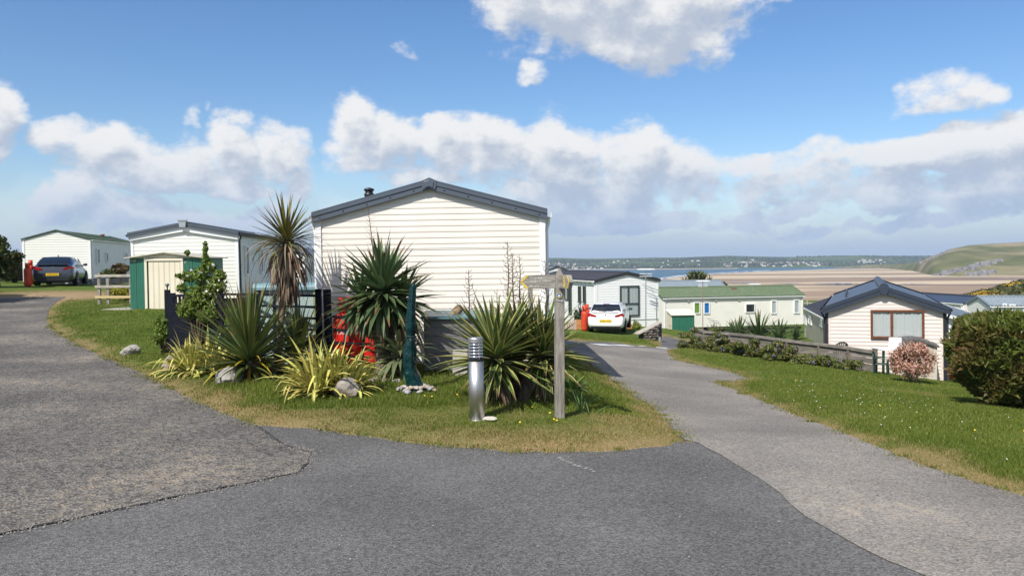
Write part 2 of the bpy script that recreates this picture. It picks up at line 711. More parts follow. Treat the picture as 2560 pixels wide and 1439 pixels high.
CTRL = [(-8, 4, 0), (-3, 3, 0), (0, 4, 0), (4, 4, -.03), (8, 4, -.15), (-6, 8.5, .01), (-12, 10, .06), (-3, 9, 0.01), (0, 8, 0), (2, 8.2, -.05),
        (-3, 12, .03), (-6, 12.5, .03), (0, 12, 0), (.6, 10, -.01), (1.3, 10.2, -.16), (1.55, 12, -.28), (1.8, 16.2, -.5), (.4, 13, -.04), (.5, 17, -.3), (-3, 14, .02),
        (3.1, 21.5, -.82), (4.2, 6.4, -.1), (6, 8, -.22), (5.5, 12, -.42), (8, 14, -.78), (10, 14, -.95), (9.5, 20.5, -1.25), (12.8, 21.5, -1.75), (7, 18, -.95), (6.5, 28, -1.4), (4, 28, -1.18),
        (4.4, 37, -1.66), (4.0, 39.5, -1.72), (3.2, 35, -1.5), (3, 42, -1.75), (7.5, 44, -1.95), (6.3, 31, -1.5), (13, 57, -3.55), (11, 48, -2.75), (20, 60, -3.9), (25, 63, -4.1), (16, 45, -3.0), (14, 34, -2.5), (20, 30, -2.7), (30, 40, -4.2), (30, 20, -3),
        (-11, 24.5, .36), (-14, 28, .42), (-15.5, 26, .32), (-21, 38, .7), (-25, 43, .75), (-9, 28, .25), (-8, 15, .07), (-20, 20, .3), (-30, 30, .8), (-3, 24, -.25), (0, 40, -1.4), (-8, 45, -.4),
        (0, 70, -4), (-30, 60, .3), (30, 80, -5.5), (15, 85, -4.8), (-40, 10, .6), (40, 10, -2.6), (45, 75, -5.5), (-10, -20, .1), (10, -20, -.2), (-45, 80, -.5)]
cp = np.array(CTRL, float)


def _phi(r2):
    return 0.5 * r2 * np.log(r2 + 1e-9)


n_ = len(cp)
K = _phi(((cp[:, None, :2] - cp[None, :, :2]) ** 2).sum(-1)) + np.eye(n_) * 0.15
Q = np.c_[np.ones(n_), cp[:, :2]]
A = np.r_[np.c_[K, Q], np.c_[Q.T, np.zeros((3, 3))]]
sol = np.linalg.solve(A, np.r_[cp[:, 2], np.zeros(3)])
SEA = -25.0


def h0(x, y):
    x = np.atleast_1d(np.asarray(x, float))
    y = np.atleast_1d(np.asarray(y, float))
    xc = np.clip(x, -45, 45)
    yc = np.clip(y, -20, 90)
    out = np.zeros_like(xc)
    CH = 40000
    for i in range(0, len(xc), CH):
        a = xc[i:i + CH]
        b = yc[i:i + CH]
        r2 = (a[:, None] - cp[None, :, 0]) ** 2 + (b[:, None] - cp[None, :, 1]) ** 2
        out[i:i + CH] = _phi(r2) @ sol[:n_] + sol[n_] + sol[n_ + 1] * a + sol[n_ + 2] * b
    out = out * (1 - ss(85, 130, y)) + (-4.4) * ss(85, 130, y)
    out = out - ss(118, 250, y) * 26 * ss(-150, -45, x)
    out = out + ss(60, 160, -x) * ss(20, 90, y) * 2
    out = out - ss(60, 400, np.abs(x)) * ss(40, 120, y) * 3
    ridge = np.clip((x - 76) * 0.26, 0, 30) * np.exp(-((y - 158 - (x - 90) * .25) / 24.0) ** 2)
    out = out + ridge
    return np.maximum(out, SEA - 9)


def H(x, y):
    return float(h0([x], [y])[0])


def gnd(px, py):
    d = ray(px, py)
    t = 2.0
    prev = t
    while t < 400:
        p = EYE + d * t
        if p.z < H(p.x, p.y):
            break
        prev = t
        t *= 1.03
    lo, hi = prev, t
    for _ in range(24):
        mid = (lo + hi) / 2
        p = EYE + d * mid
        if p.z < H(p.x, p.y):
            hi = mid
        else:
            lo = mid
    p = EYE + d * hi
    return (p.x, p.y)


def densify(pts, step=0.25, jitter=0.0, seed=1):
    r = random.Random(seed)
    out = []
    for i, a in enumerate(pts):
        b = pts[(i + 1) % len(pts)]
        L = math.dist(a, b)
        n = max(1, min(60, int(L / step)))
        for k in range(n):
            t = k / n
            j = jitter if L < 8 else 0
            out.append((a[0] + (b[0] - a[0]) * t + r.uniform(-j, j), a[1] + (b[1] - a[1]) * t + r.uniform(-j, j)))
    return out


def inside(poly, x, y):
    x = np.asarray(x)
    y = np.asarray(y)
    res = np.zeros(x.shape, bool)
    n = len(poly)
    for i in range(n):
        x1, y1 = poly[i]
        x2, y2 = poly[(i + 1) % n]
        if y1 == y2:
            continue
        c = ((y1 > y) != (y2 > y)) & (x < (x2 - x1) * (y - y1) / (y2 - y1) + x1)
        res ^= c
    return res


def edge_dist(poly, x, y):
    best = np.full(x.shape, 1e9)
    n = len(poly)
    for i in range(n):
        x1, y1 = poly[i]
        x2, y2 = poly[(i + 1) % n]
        dx, dy = x2 - x1, y2 - y1
        L2 = dx * dx + dy * dy + 1e-12
        t = np.clip(((x - x1) * dx + (y - y1) * dy) / L2, 0, 1)
        best = np.minimum(best, (x - x1 - t * dx) ** 2 + (y - y1 - t * dy) ** 2)
    return np.sqrt(best)


ISLE_L = [(165, 742), (145, 752), (122, 772), (116, 800), (130, 824), (180, 854), (250, 888), (330, 922), (400, 958), (500, 1008), (580, 1042), (640, 1064)]
ISLE_F = [(760, 1068), (900, 1088), (1000, 1102), (1100, 1113), (1300, 1128), (1420, 1130), (1500, 1127), (1600, 1120), (1660, 1112), (1706, 1101)]
ISLE_R = [(1690, 1080), (1660, 1045), (1636, 1020), (1600, 997), (1560, 972), (1530, 950), (1500, 928), (1470, 905), (1440, 887)]
road_px = [(-420, 748)] + ISLE_L + ISLE_F + ISLE_R
road_w = [gnd(*p) for p in road_px]
road_w += [(0.9, 24.5), (-3.5, 29.0), (-3.0, 31.0)]
road_w += [gnd(*p) for p in [(1430, 851), (1480, 853), (1530, 855), (1600, 865), (1652, 869)]]
road_w += [gnd(*p) for p in [(1656, 845), (1662, 838), (1715, 852)]]
road_w += [(11.5, 34.0), (8.3, 30.6)]
RLAWN = [(1690, 869), (1667, 875), (1672, 888), (1692, 900), (1760, 915), (1850, 934), (1882, 948), (1798, 956), (1850, 980), (1900, 1000), (1960, 1025), (2050, 1060), (2150, 1100), (2300, 1160), (2430, 1202), (2560, 1238)]
road_w += [gnd(*p) for p in RLAWN]
road_w += [(5.2, 5.0), (5.8, 2.0), (6, -14), (-14, -14), (-26, 6)]
ROAD = densify(road_w, 0.15, 0.045, 3)
LAWN_UP = 0.06


def hl(x, y):
    """lawn surface: rises a little from the edge of the road"""
    x = np.atleast_1d(np.asarray(x, float))
    y = np.atleast_1d(np.asarray(y, float))
    z = h0(x, y)
    near = (np.abs(x) < 40) & (y < 60) & (y > -16)
    d = np.zeros_like(z)
    if near.any():
        ins = inside(ROAD, x[near], y[near])
        dd = edge_dist(ROAD, x[near], y[near])
        d[near] = np.where(ins, -dd, dd)
    bump_ = np.where(d < 0, -0.05 * ss(0, .3, -d), ss(-.02, 0.5, d) * LAWN_UP)
    return z + bump_, d


def G(x, y):
    z, _ = hl([x], [y])
    return float(z[0])


def GP(px, py):
    """point on the lawn seen at this pixel"""
    x, y = gnd(px, py)
    return Vector((x, y, G(x, y)))


def axis(lo, hi, step, grow, far):
    a = list(np.arange(lo, hi + 1e-6, step))
    s = step
    while a[-1] < far[1]:
        s *= grow
        a.append(a[-1] + s)
    s = step
    while a[0] > far[0]:
        s *= grow
        a.insert(0, a[0] - s)
    return np.array(a)


xs = axis(-24, 18, 0.24, 1.12, (-9000, 9000))
ys = axis(3, 46, 0.24, 1.12, (-400, 900))
gx, gy = np.meshgrid(xs, ys)
gz, gd = hl(gx.ravel(), gy.ravel())
gn = fnoise(gx.ravel(), gy.ravel(), 5, 4, 0.6)
gz = gz + np.where(gd > 0.3, gn * 0.02, 0)


def dryness(x, y, d):
    n1 = fnoise(x, y, 11, 4, 0.9)
    n2 = fnoise(x, y, 12, 4, 3.1)
    v = (1.0 - ss(0.0, 0.5, d + n1 * 0.45 + n2 * .35)) * np.clip(.9 + n2 * .5, .35, 1)
    v = np.maximum(v, ss(0.25, 0.75, n1 + n2 * 0.35) * 0.5)
    # front tip of the island and the strip along the road are straw coloured
    tip = (np.abs(x - 0.3) < 3.2) & (y < 9.2) & (y > 6)
    v = np.where(tip, np.maximum(v, (1 - ss(0.1, 1.5, d + n1 * .9 + n2 * .5)) * 0.72), v)
    # worn earth in front of the parked dark car
    worn = np.exp(-(((x + 18.3) / 3.0) ** 2 + ((y - 31.5) / 3.0) ** 2))
    return np.clip(np.maximum(v, worn * 1.3), 0, 1), np.clip(worn * 1.6 - 0.3 + n2 * 0.25, 0, 1)


gdry, gworn = dryness(gx.ravel(), gy.ravel(), np.where(gd == 0, 5, gd))
ny, nx = gx.shape
ii = np.arange(ny * nx).reshape(ny, nx)
gf = np.stack([ii[:-1, :-1].ravel(), ii[:-1, 1:].ravel(), ii[1:, 1:].ravel(), ii[1:, :-1].ravel()], 1)

gm = bpy.data.materials.new('lawn_ground')
gm.use_nodes = True
t = gm.node_tree
b = t.nodes['Principled BSDF']
b.inputs['Roughness'].default_value = 0.95
b.inputs['Specular IOR Level'].default_value = 0.1
tcn = nd(t, 'ShaderNodeTexCoord')
na = nd(t, 'ShaderNodeTexNoise')
na.inputs['Scale'].default_value = 1.1
na.inputs['Detail'].default_value = 6
t.links.new(tcn.outputs['Object'], na.inputs['Vector'])
nb = nd(t, 'ShaderNodeTexNoise')
nb.inputs['Scale'].default_value = 34
nb.inputs['Detail'].default_value = 6
t.links.new(tcn.outputs['Object'], nb.inputs['Vector'])
c1 = nd(t, 'ShaderNodeMix', data_type='RGBA')
c1.inputs[6].default_value = (.055, .098, .013, 1)
c1.inputs[7].default_value = (.115, .155, .026, 1)
t.links.new(smooth(t, M(t, 'ADD', M(t, 'MULTIPLY', na.outputs[0], .5), M(t, 'MULTIPLY', nb.outputs[0], .5)), .38, .62), c1.inputs[0])
atn = nd(t, 'ShaderNodeAttribute', attribute_name='tone')
spn = nd(t, 'ShaderNodeSeparateColor')
t.links.new(atn.outputs['Color'], spn.inputs[0])
c2 = nd(t, 'ShaderNodeMix', data_type='RGBA')
t.links.new(c1.outputs[2], c2.inputs[6])
c2.inputs[7].default_value = (.29, .205, .105, 1)
t.links.new(M(t, 'MULTIPLY', spn.outputs[0], smooth(t, nb.outputs[0], .3, .55, .45, 1.0)), c2.inputs[0])
c3 = nd(t, 'ShaderNodeMix', data_type='RGBA')
t.links.new(c2.outputs[2], c3.inputs[6])
c3.inputs[7].default_value = (.30, .215, .125, 1)
t.links.new(spn.outputs[1], c3.inputs[0])
t.links.new(c3.outputs[2], b.inputs['Base Color'])
bpn = nd(t, 'ShaderNodeBump')
bpn.inputs['Strength'].default_value = .8
bpn.inputs['Distance'].default_value = .03
t.links.new(nb.outputs[0], bpn.inputs['Height'])
t.links.new(bpn.outputs[0], b.inputs['Normal'])
me = np_mesh('ground', np.stack([gx.ravel(), gy.ravel(), gz], 1), gf, gm, np.stack([gdry, gworn], 1), smooth_=True)
tag(link('ground', me), 'grass covered ground of the caravan site sloping to the shore', kind='structure')

# ------------------------------------------------------------------ roads
def asphalt(name, c_dark, c_light, c_sand, sand_lo, sand_hi, scale=70, bump=.5, sand_amt=1.0):
    m = bpy.data.materials.new(name)
    m.use_nodes = True
    t = m.node_tree
    b = t.nodes['Principled BSDF']
    b.inputs['Roughness'].default_value = .9
    b.inputs['Specular IOR Level'].default_value = .25
    tcn = nd(t, 'ShaderNodeTexCoord')
    st = nd(t, 'ShaderNodeTexVoronoi')
    st.inputs['Scale'].default_value = scale
    t.links.new(tcn.outputs['Object'], st.inputs['Vector'])
    fine = nd(t, 'ShaderNodeTexNoise')
    fine.inputs['Scale'].default_value = scale * 1.1
    fine.inputs['Detail'].default_value = 5
    t.links.new(tcn.outputs['Object'], fine.inputs['Vector'])
    big = nd(t, 'ShaderNodeTexNoise')
    big.inputs['Scale'].default_value = .55
    big.inputs['Detail'].default_value = 6
    t.links.new(tcn.outputs['Object'], big.inputs['Vector'])
    mid = nd(t, 'ShaderNodeTexNoise')
    mid.inputs['Scale'].default_value = 8.0
    mid.inputs['Detail'].default_value = 9
    mid.inputs['Roughness'].default_value = .72
    t.links.new(tcn.outputs['Object'], mid.inputs['Vector'])
    c = nd(t, 'ShaderNodeMix', data_type='RGBA')
    c.inputs[6].default_value = c_dark + (1,)
    c.inputs[7].default_value = c_light + (1,)
    sp_ = nd(t, 'ShaderNodeSeparateColor')
    t.links.new(st.outputs['Color'], sp_.inputs[0])
    t.links.new(smooth(t, M(t, 'ADD', M(t, 'MULTIPLY', sp_.outputs[0], .5), M(t, 'MULTIPLY', fine.outputs[0], .6)), .25, .9), c.inputs[0])
    c2 = nd(t, 'ShaderNodeMix', data_type='RGBA')
    t.links.new(c.outputs[2], c2.inputs[6])
    c2.inputs[7].default_value = c_sand + (1,)
    f = M(t, 'ADD', M(t, 'ADD', M(t, 'MULTIPLY', mid.outputs[0], .62), M(t, 'MULTIPLY', big.outputs[0], .34)), M(t, 'MULTIPLY', M(t, 'SUBTRACT', fine.outputs[0], .5), .34))
    t.links.new(M(t, 'MULTIPLY', smooth(t, f, sand_lo, sand_hi), sand_amt), c2.inputs[0])
    h = nd(t, 'ShaderNodeHueSaturation')
    t.links.new(c2.outputs[2], h.inputs['Color'])
    t.links.new(smooth(t, big.outputs[0], .3, .7, .80, 1.16), h.inputs['Value'])
    t.links.new(h.outputs[0], b.inputs['Base Color'])
    bp = nd(t, 'ShaderNodeBump')
    bp.inputs['Strength'].default_value = bump
    bp.inputs['Distance'].default_value = .012
    t.links.new(M(t, 'ADD', st.outputs['Distance'], fine.outputs[0]), bp.inputs['Height'])
    t.links.new(bp.outputs[0], b.inputs['Normal'])
    return m


def sheet(name, poly, m, lift, step=0.4, label=None, far_step=2.0):
    xs_ = [p[0] for p in poly]
    ys_ = [p[1] for p in poly]
    X, Y = np.meshgrid(np.arange(min(xs_), max(xs_), step), np.arange(min(ys_), max(ys_), step))
    X = X.ravel()
    Y = Y.ravel()
    keep = inside(poly, X, Y)
    keep[keep] &= edge_dist(poly, X[keep], Y[keep]) > step * .4
    pts = [Vector(p) for p in poly] + [Vector((a, c)) for a, c in zip(X[keep], Y[keep])]
    edges = [(i, (i + 1) % len(poly)) for i in range(len(poly))]
    r = delaunay_2d_cdt(pts, edges, [], 1, 1e-5)
    vx = np.array([p.x for p in r[0]])
    vy = np.array([p.y for p in r[0]])
    vz = h0(vx, vy) + lift
    me = np_mesh(name, np.stack([vx, vy, vz], 1), np.array(r[2], dtype=np.int32), m, smooth_=True)
    bm = bmesh.new()
    bm.from_mesh(me)
    bmesh.ops.recalc_face_normals(bm, faces=bm.faces)
    up = sum(f.normal.z for f in bm.faces)
    if up < 0:
        bmesh.ops.reverse_faces(bm, faces=bm.faces)
    bm.to_mesh(me)
    bm.free()
    o = link(name, me)
    tag(o, label, kind='structure')
    return o


as_main = asphalt('asphalt_grey', (.076, .073, .070), (.194, .187, .179), (.28, .235, .175), .58, .74, 78, .6, .45)
as_old = asphalt('asphalt_worn_sandy', (.060, .056, .051), (.222, .205, .184), (.36, .285, .20), .47, .63, 44, .9, .58)
as_right = asphalt('asphalt_pale_gritty', (.155, .141, .124), (.33, .30, .265), (.41, .335, .245), .50, .68, 72, .6, .6)
sheet('road', ROAD, as_main, 0.0, label='smooth grey tarmac road across the foreground')
seam_px = [(640, 1064), (700, 1108), (740, 1122), (778, 1131), (768, 1158), (745, 1182), (600, 1211), (460, 1238), (330, 1266), (210, 1292), (100, 1314), (0, 1336), (-150, 1368)]
seam_w = [gnd(*p) for p in seam_px]
old_poly = [gnd(*p) for p in [(-420, 748)] + ISLE_L[:-1]] + seam_w + [(-9, 3.6), (-26, 6)]
OLD = densify(old_poly, .18, .018, 5)
sheet('worn_road', OLD, as_old, 0.007, label='older coarse tarmac lane with sandy patches on the left')
rl_px = [(1712, 1100), (1745, 1106), (1800, 1136), (1850, 1166), (1900, 1198), (1950, 1232), (2010, 1290), (2080, 1330), (2150, 1370), (2310, 1439), (2480, 1520)]
right_poly = [gnd(*p) for p in rl_px] + [(5.0, 2.6), (5.6, 2.6)] + [gnd(*p) for p in reversed(RLAWN)] + [(8.2, 30.4), (8.0, 30.8)] + [gnd(1640, 871), gnd(1560, 867), gnd(1480, 860), gnd(1432, 856)] + [(-2.6, 30.2), (-3.1, 29.2), (1.0, 24.4)] + [gnd(*p) for p in reversed(ISLE_R)]
RIGHT = densify(right_poly, .22, .015, 6)
sheet('side_lane', RIGHT, as_right, 0.006, label='paler gritty lane curving down past the caravans')
# dark seam strip: crack plus the tarmac edge's shadow line put into the colour
mb = MB()
rs = random.Random(4)
pl = []
for i in range(len(seam_w) - 1):
    a, c = Vector(seam_w[i]), Vector(seam_w[i + 1])
    n = max(2, int((c - a).length / .07))
    pl += [a.lerp(c, k / n) for k in range(n)]
rows = []
for i, p in enumerate(pl):
    d = (pl[min(i + 1, len(pl) - 1)] - pl[max(i - 1, 0)]).normalized()
    nrm = Vector((-d.y, d.x))
    j = rs.uniform(-.012, .012)
    w = rs.uniform(.001, .012) + (.012 if i < len(pl) * .28 else 0)
    if rs.random() < .12:
        w = .002
    r = []
    for s_ in (-1, 1):
        q = p + nrm * (j + s_ * w)
        r.append((q.x, q.y, H(q.x, q.y) + .012))
    rows.append(r)
mb.grid(rows)
tag(mb.build('road_seam_shadow', mat('seam_shadow_dark', (.035, .034, .034), .9)), 'dark strip painted as crack and edge shadow between old and new tarmac', kind='structure')
# white paint: give-way dashes at the far junction and a worn scratch of paint
white_paint = mat('road_paint', (.78, .78, .75), .7, (.45, .44, .42), 30, lo=.55, hi=.7)
for i, (a, c, w) in enumerate([((1486, 861), (1528, 863), .26), ((1536, 863), (1577, 864.5), .24), ((1597, 865.5), (1612, 866), .12), ((1640, 868.5), (1668, 871), .2)]):
    p, q = Vector(gnd(*a)), Vector(gnd(*c))
    d = (q - p).normalized()
    nv = Vector((-d.y, d.x)) * w
    rows = []
    for k in range(9):
        e = p.lerp(q, k / 8)
        rows.append([(e.x + nv.x * s_, e.y + nv.y * s_, H(e.x + nv.x * s_, e.y + nv.y * s_) + .016) for s_ in (-1, 0, 1)])
    m2 = MB()
    m2.grid(rows)
    o = m2.build('road_marking', white_paint)
    tag(o, ['long white painted dash nearest the signpost at the far junction', 'second long white dash at the far junction behind the lane', 'tiny white paint dash right of the long dashes', 'faded white dash beside the black post at the junction'][i], 'road marking', 'painted dashes at the far junction')
m2 = MB()
pts = [gnd(*p) for p in [(1385, 1137), (1410, 1148), (1432, 1160), (1462, 1170), (1486, 1178)]]
for k in range(26):
    t_ = rs.random() * (len(pts) - 1.001)
    i = int(t_)
    e = Vector(pts[i]).lerp(Vector(pts[i + 1]), t_ - i)
    s_ = rs.uniform(.004, .015)
    e += Vector((rs.gauss(0, .012), rs.gauss(0, .012)))
    a0 = rs.uniform(0, 6)
    m2.add([(e.x + math.cos(a0 + j) * s_ * 1.6, e.y + math.sin(a0 + j) * s_, H(e.x, e.y) + .004) for j in (0, 1.3, 2.5, 3.9, 5.1)], [(0, 1, 2, 3, 4)])
tag(m2.build('paint_scrape', mat('pale_scrape', (.34, .325, .29), .8)), 'short broken scrape of pale paint on the foreground tarmac', kind='stuff')

# ------------------------------------------------------------------ far landscape
def on_level(px, py, z):
    d = ray(px, py)
    t_ = (z - EYE.z) / d.z
    p = EYE + d * t_
    return (p.x, p.y)


# sea
seam_ = bpy.data.materials.new('sea_water')
seam_.use_nodes = True
t = seam_.node_tree
b = t.nodes['Principled BSDF']
b.inputs['Base Color'].default_value = (.035, .105, .165, 1)
b.inputs['Roughness'].default_value = .42
b.inputs['Specular IOR Level'].default_value = .18
tcn = nd(t, 'ShaderNodeTexCoord')
mpn = nd(t, 'ShaderNodeMapping')
mpn.inputs['Scale'].default_value = (.012, .004, 1)
t.links.new(tcn.outputs['Object'], mpn.inputs[0])
nz = nd(t, 'ShaderNodeTexNoise')
nz.inputs['Scale'].default_value = 1.0
nz.inputs['Detail'].default_value = 9
nz.inputs['Roughness'].default_value = .68
t.links.new(mpn.outputs[0], nz.inputs['Vector'])
mx = nd(t, 'ShaderNodeMix', data_type='RGBA')
mx.inputs[6].default_value = (.016, .07, .125, 1)
mx.inputs[7].default_value = (.045, .125, .17, 1)
t.links.new(smooth(t, nz.outputs[0], .35, .7), mx.inputs[0])
t.links.new(mx.outputs[2], b.inputs['Base Color'])
bp = nd(t, 'ShaderNodeBump')
bp.inputs['Strength'].default_value = .6
bp.inputs['Distance'].default_value = 1.0
t.links.new(nz.outputs[0], bp.inputs['Height'])
t.links.new(bp.outputs[0], b.inputs['Normal'])
mb = MB()
mb.grid([[(x, y, SEA) for x in (-9000, 0, 9000)] for y in (150, 3000, 9000)])
tag(mb.build('sea', seam_), 'blue sea of the bay below the caravans', kind='structure')

# beach with wet and dry bands
bm_ = bpy.data.materials.new('beach_sand')
bm_.use_nodes = True
t = bm_.node_tree
b = t.nodes['Principled BSDF']
b.inputs['Roughness'].default_value = .85
b.inputs['Specular IOR Level'].default_value = .2
tcn = nd(t, 'ShaderNodeTexCoord')


def band(scale, sx, sy, detail=6):
    mpn = nd(t, 'ShaderNodeMapping')
    mpn.inputs['Scale'].default_value = (sx, sy, 1)
    mpn.inputs['Rotation'].default_value = (0, 0, RAD(-4))
    t.links.new(tcn.outputs['Object'], mpn.inputs[0])
    n = nd(t, 'ShaderNodeTexNoise')
    n.inputs['Scale'].default_value = scale
    n.inputs['Detail'].default_value = detail
    t.links.new(mpn.outputs[0], n.inputs['Vector'])
    return n.outputs[0]


b1 = band(1.0, .0006, .0052)
b2 = band(1.0, .0014, .012)
b3 = band(1.0, .0009, .0036, 3)
c1 = nd(t, 'ShaderNodeMix', data_type='RGBA')
c1.inputs[6].default_value = (.54, .43, .285, 1)
c1.inputs[7].default_value = (.29, .205, .135, 1)
t.links.new(smooth(t, M(t, 'ADD', M(t, 'MULTIPLY', b1, .6), M(t, 'MULTIPLY', b2, .4)), .45, .56), c1.inputs[0])
c2 = nd(t, 'ShaderNodeMix', data_type='RGBA')
t.links.new(c1.outputs[2], c2.inputs[6])
c2.inputs[7].default_value = (.15, .105, .09, 1)
t.links.new(smooth(t, b3, .57, .64), c2.inputs[0])
t.links.new(c2.outputs[2], b.inputs['Base Color'])
shore_px = [(1100, 722), (1400, 712), (1560, 703), (1648, 698.5), (1700, 692), (1775, 685), (1900, 678.5), (2000, 674.5), (2100, 671), (2250, 668.5), (2400, 663), (2700, 655)]
shore = [on_level(a, c, SEA + .5) for a, c in shore_px]
shore = [(-3000, shore[0][1] * .8)] + shore + [(6500, shore[-1][1] * 1.25)]
rows = []
for i, (x, y) in enumerate(shore):
    rows.append([(x * (.3 + .7 * k / 12) if k < 12 else x, 180 + (y - 180) * k / 12, SEA + .25 + 1.2 * (1 - k / 12)) for k in range(13)])
mb = MB()
mb.smooth = True
mb.grid(rows)
tag(mb.build('beach', bm_), 'wide pale sandy beach with darker wet bands', kind='structure')
# breaking wave and tide pools
foam = mat('wave_foam', (.85, .87, .88), .7)
mb = MB()
fr = random.Random(3)
for lane in range(3):
    rows = []
    for i in range(44):
        px = 1560 + i * 8.5
        py = np.interp(px, [a for a, c in shore_px], [c for a, c in shore_px]) - 1.0 - lane * (1.5 if px < 1750 else .8)
        w = fr.uniform(.12, .7) * (1 if px < 1745 else .45) * (1 if lane < 2 else .6)
        if fr.random() < .18:
            w = .05
        a = on_level(px, py - w, SEA + .3)
        c = on_level(px, py + w, SEA + .3)
        rows.append([(a[0], a[1], SEA + .3), (c[0], c[1], SEA + .3)])
    mb.grid(rows)
tag(mb.build('surf', foam), 'thin white line of surf along the water edge', kind='stuff')
pool = mat('tide_pool', (.10, .14, .21), .12, spec=.6)
mb = MB()
for (a, c, d_, w) in [(2030, 2165, 707.5, 1.3), (1785, 1905, 704.5, .9), (1925, 2010, 706.0, .6), (2235, 2330, 709, .6), (1880, 2560, 692.0, .35)]:
    rows = []
    for i in range(25):
        px = a + (c - a) * i / 24
        e = w * math.sin(math.pi * i / 24) * fr.uniform(.35, 1) + .05
        yy = d_ - (px - 2000) * .004 + fr.uniform(-.2, .2)
        p, q = on_level(px, yy - e, SEA + 2.2), on_level(px, yy + e, SEA + 2.2)
        rows.append([(p[0], p[1], SEA + 2.0), (q[0], q[1], SEA + 2.0)])
    mb.grid(rows)
tag(mb.build('tide_pools', pool), 'shallow tide pools shining on the wet sand', kind='stuff')

# hills across the bay
hill_m = mat('far_hill_fields', (.045, .075, .03), .95, (.085, .125, .04), .0045, 5, stretch=(1, 1.6, 1), lo=.42, hi=.52, col3=(.030, .042, .026), scale3=.0032, amt3=.9, spec=.05)
prof = [(-1500, 646), (0, 650), (700, 650), (1200, 648), (1365, 645.5), (1450, 647), (1560, 646), (1650, 643.5), (1700, 644.5), (1760, 641), (1820, 638.2), (1880, 640.5), (1950, 642), (2050, 641), (2150, 638.5), (2230, 640), (2330, 639.5), (2450, 638), (2700, 637), (4200, 620)]
shore_far = [(-1500, 690), (0, 678), (1360, 673.5), (1560, 672.5), (1640, 672.3), (1800, 671), (2000, 669), (2100, 667.6), (2300, 664.5), (2700, 658), (4200, 640)]
NX, NY = 420, 26
pts = np.zeros((NX, NY, 3))
for i in range(NX):
    px = -1500 + 5700 * i / (NX - 1)
    pyt = np.interp(px, [a for a, c in prof], [c for a, c in prof])
    pyb = np.interp(px, [a for a, c in shore_far], [c for a, c in shore_far])
    base = Vector(on_level(px, pyb, SEA)).to_3d()
    base.z = SEA - .5
    top = P(px, pyt, base.y + 1700)
    for k in range(NY):
        u = k / (NY - 1)
        y = base.y + 1700 * u * 1.25
        x = top.x * y / top.y
        ht = math.sin(min(1.0, u * 1.25) * math.pi / 2) ** 1.15
        z = base.z + (top.z - base.z) * ht - max(0, u - .8) * 60
        pts[i, k] = (x, y, z)
nzv = fnoise(pts[:, :, 0], pts[:, :, 1], 21, 4, 1 / 420.0)
wgt = np.sin(np.linspace(0, 1, NY) * np.pi)[None, :]
pts[:, :, 2] += nzv * 11 * wgt
ii = np.arange(NX * NY).reshape(NX, NY)
fs = np.stack([ii[:-1, :-1].ravel(), ii[1:, :-1].ravel(), ii[1:, 1:].ravel(), ii[:-1, 1:].ravel()], 1)
HILLPTS = pts
tag(link('far_hills', np_mesh('far_hills', pts.reshape(-1, 3), fs, hill_m, smooth_=True)), 'long low green hills across the bay', kind='structure')
# sand strip along the far shore
mb = MB()
rows = []
for i in range(60):
    px = 1420 + i * 7.2
    pyb = np.interp(px, [a for a, c in shore_far], [c for a, c in shore_far])
    w = .55 * (0.35 + 0.65 * math.sin(math.pi * i / 59))
    a, c = on_level(px, pyb + .55, SEA + .6), on_level(px, pyb + .55 - w, SEA + .6)
    rows.append([(a[0], a[1], SEA + .4), (c[0], c[1], SEA + 1.6)])
mb.grid(rows)
tag(mb.build('far_shore', mat('far_sand', (.55, .42, .30), .9)), 'thin sandy strip on the far shore', kind='structure')
# woods on the hill sides: dark tree masses standing on the slope
wr = np.random.default_rng(5)
vv, ff, tt = [], [], []
base_i = 0
for c in range(150):
    i = int(wr.uniform(.46, .70) * (NX - 1))
    k = int(wr.uniform(0.03, .5) * NY)
    p = HILLPTS[i, k]
    L = wr.uniform(40, 190)
    for j in range(int(L / 5)):
        s_ = wr.uniform(3.0, 6.0)
        o_ = p + np.array([wr.uniform(-L, L), wr.uniform(-25, 25), wr.uniform(-1, 1) + 1])
        tet = np.array([[-1, -.6, -1], [1, -.6, -1], [0, .9, -1], [0, 0, 1.1], [.7, -.2, .5], [-.7, -.2, .5]]) * s_ + o_
        vv.append(tet)
        ff.append(np.array([[0, 1, 4], [0, 4, 3], [0, 3, 5], [1, 2, 4], [2, 3, 4], [2, 5, 3], [2, 0, 5]]) + base_i)
        tt.append(np.tile([[wr.uniform(0, 1), 0]], (6, 1)))
        base_i += 6
me = np_mesh('far_woods', np.concatenate(vv), np.concatenate(ff), foliage_mat('far_wood_leaves', (.022, .036, .018), (.05, .068, .03)), np.concatenate(tt))
tag(link('far_woods', me), 'dark strips of woodland on the far hills', kind='stuff')
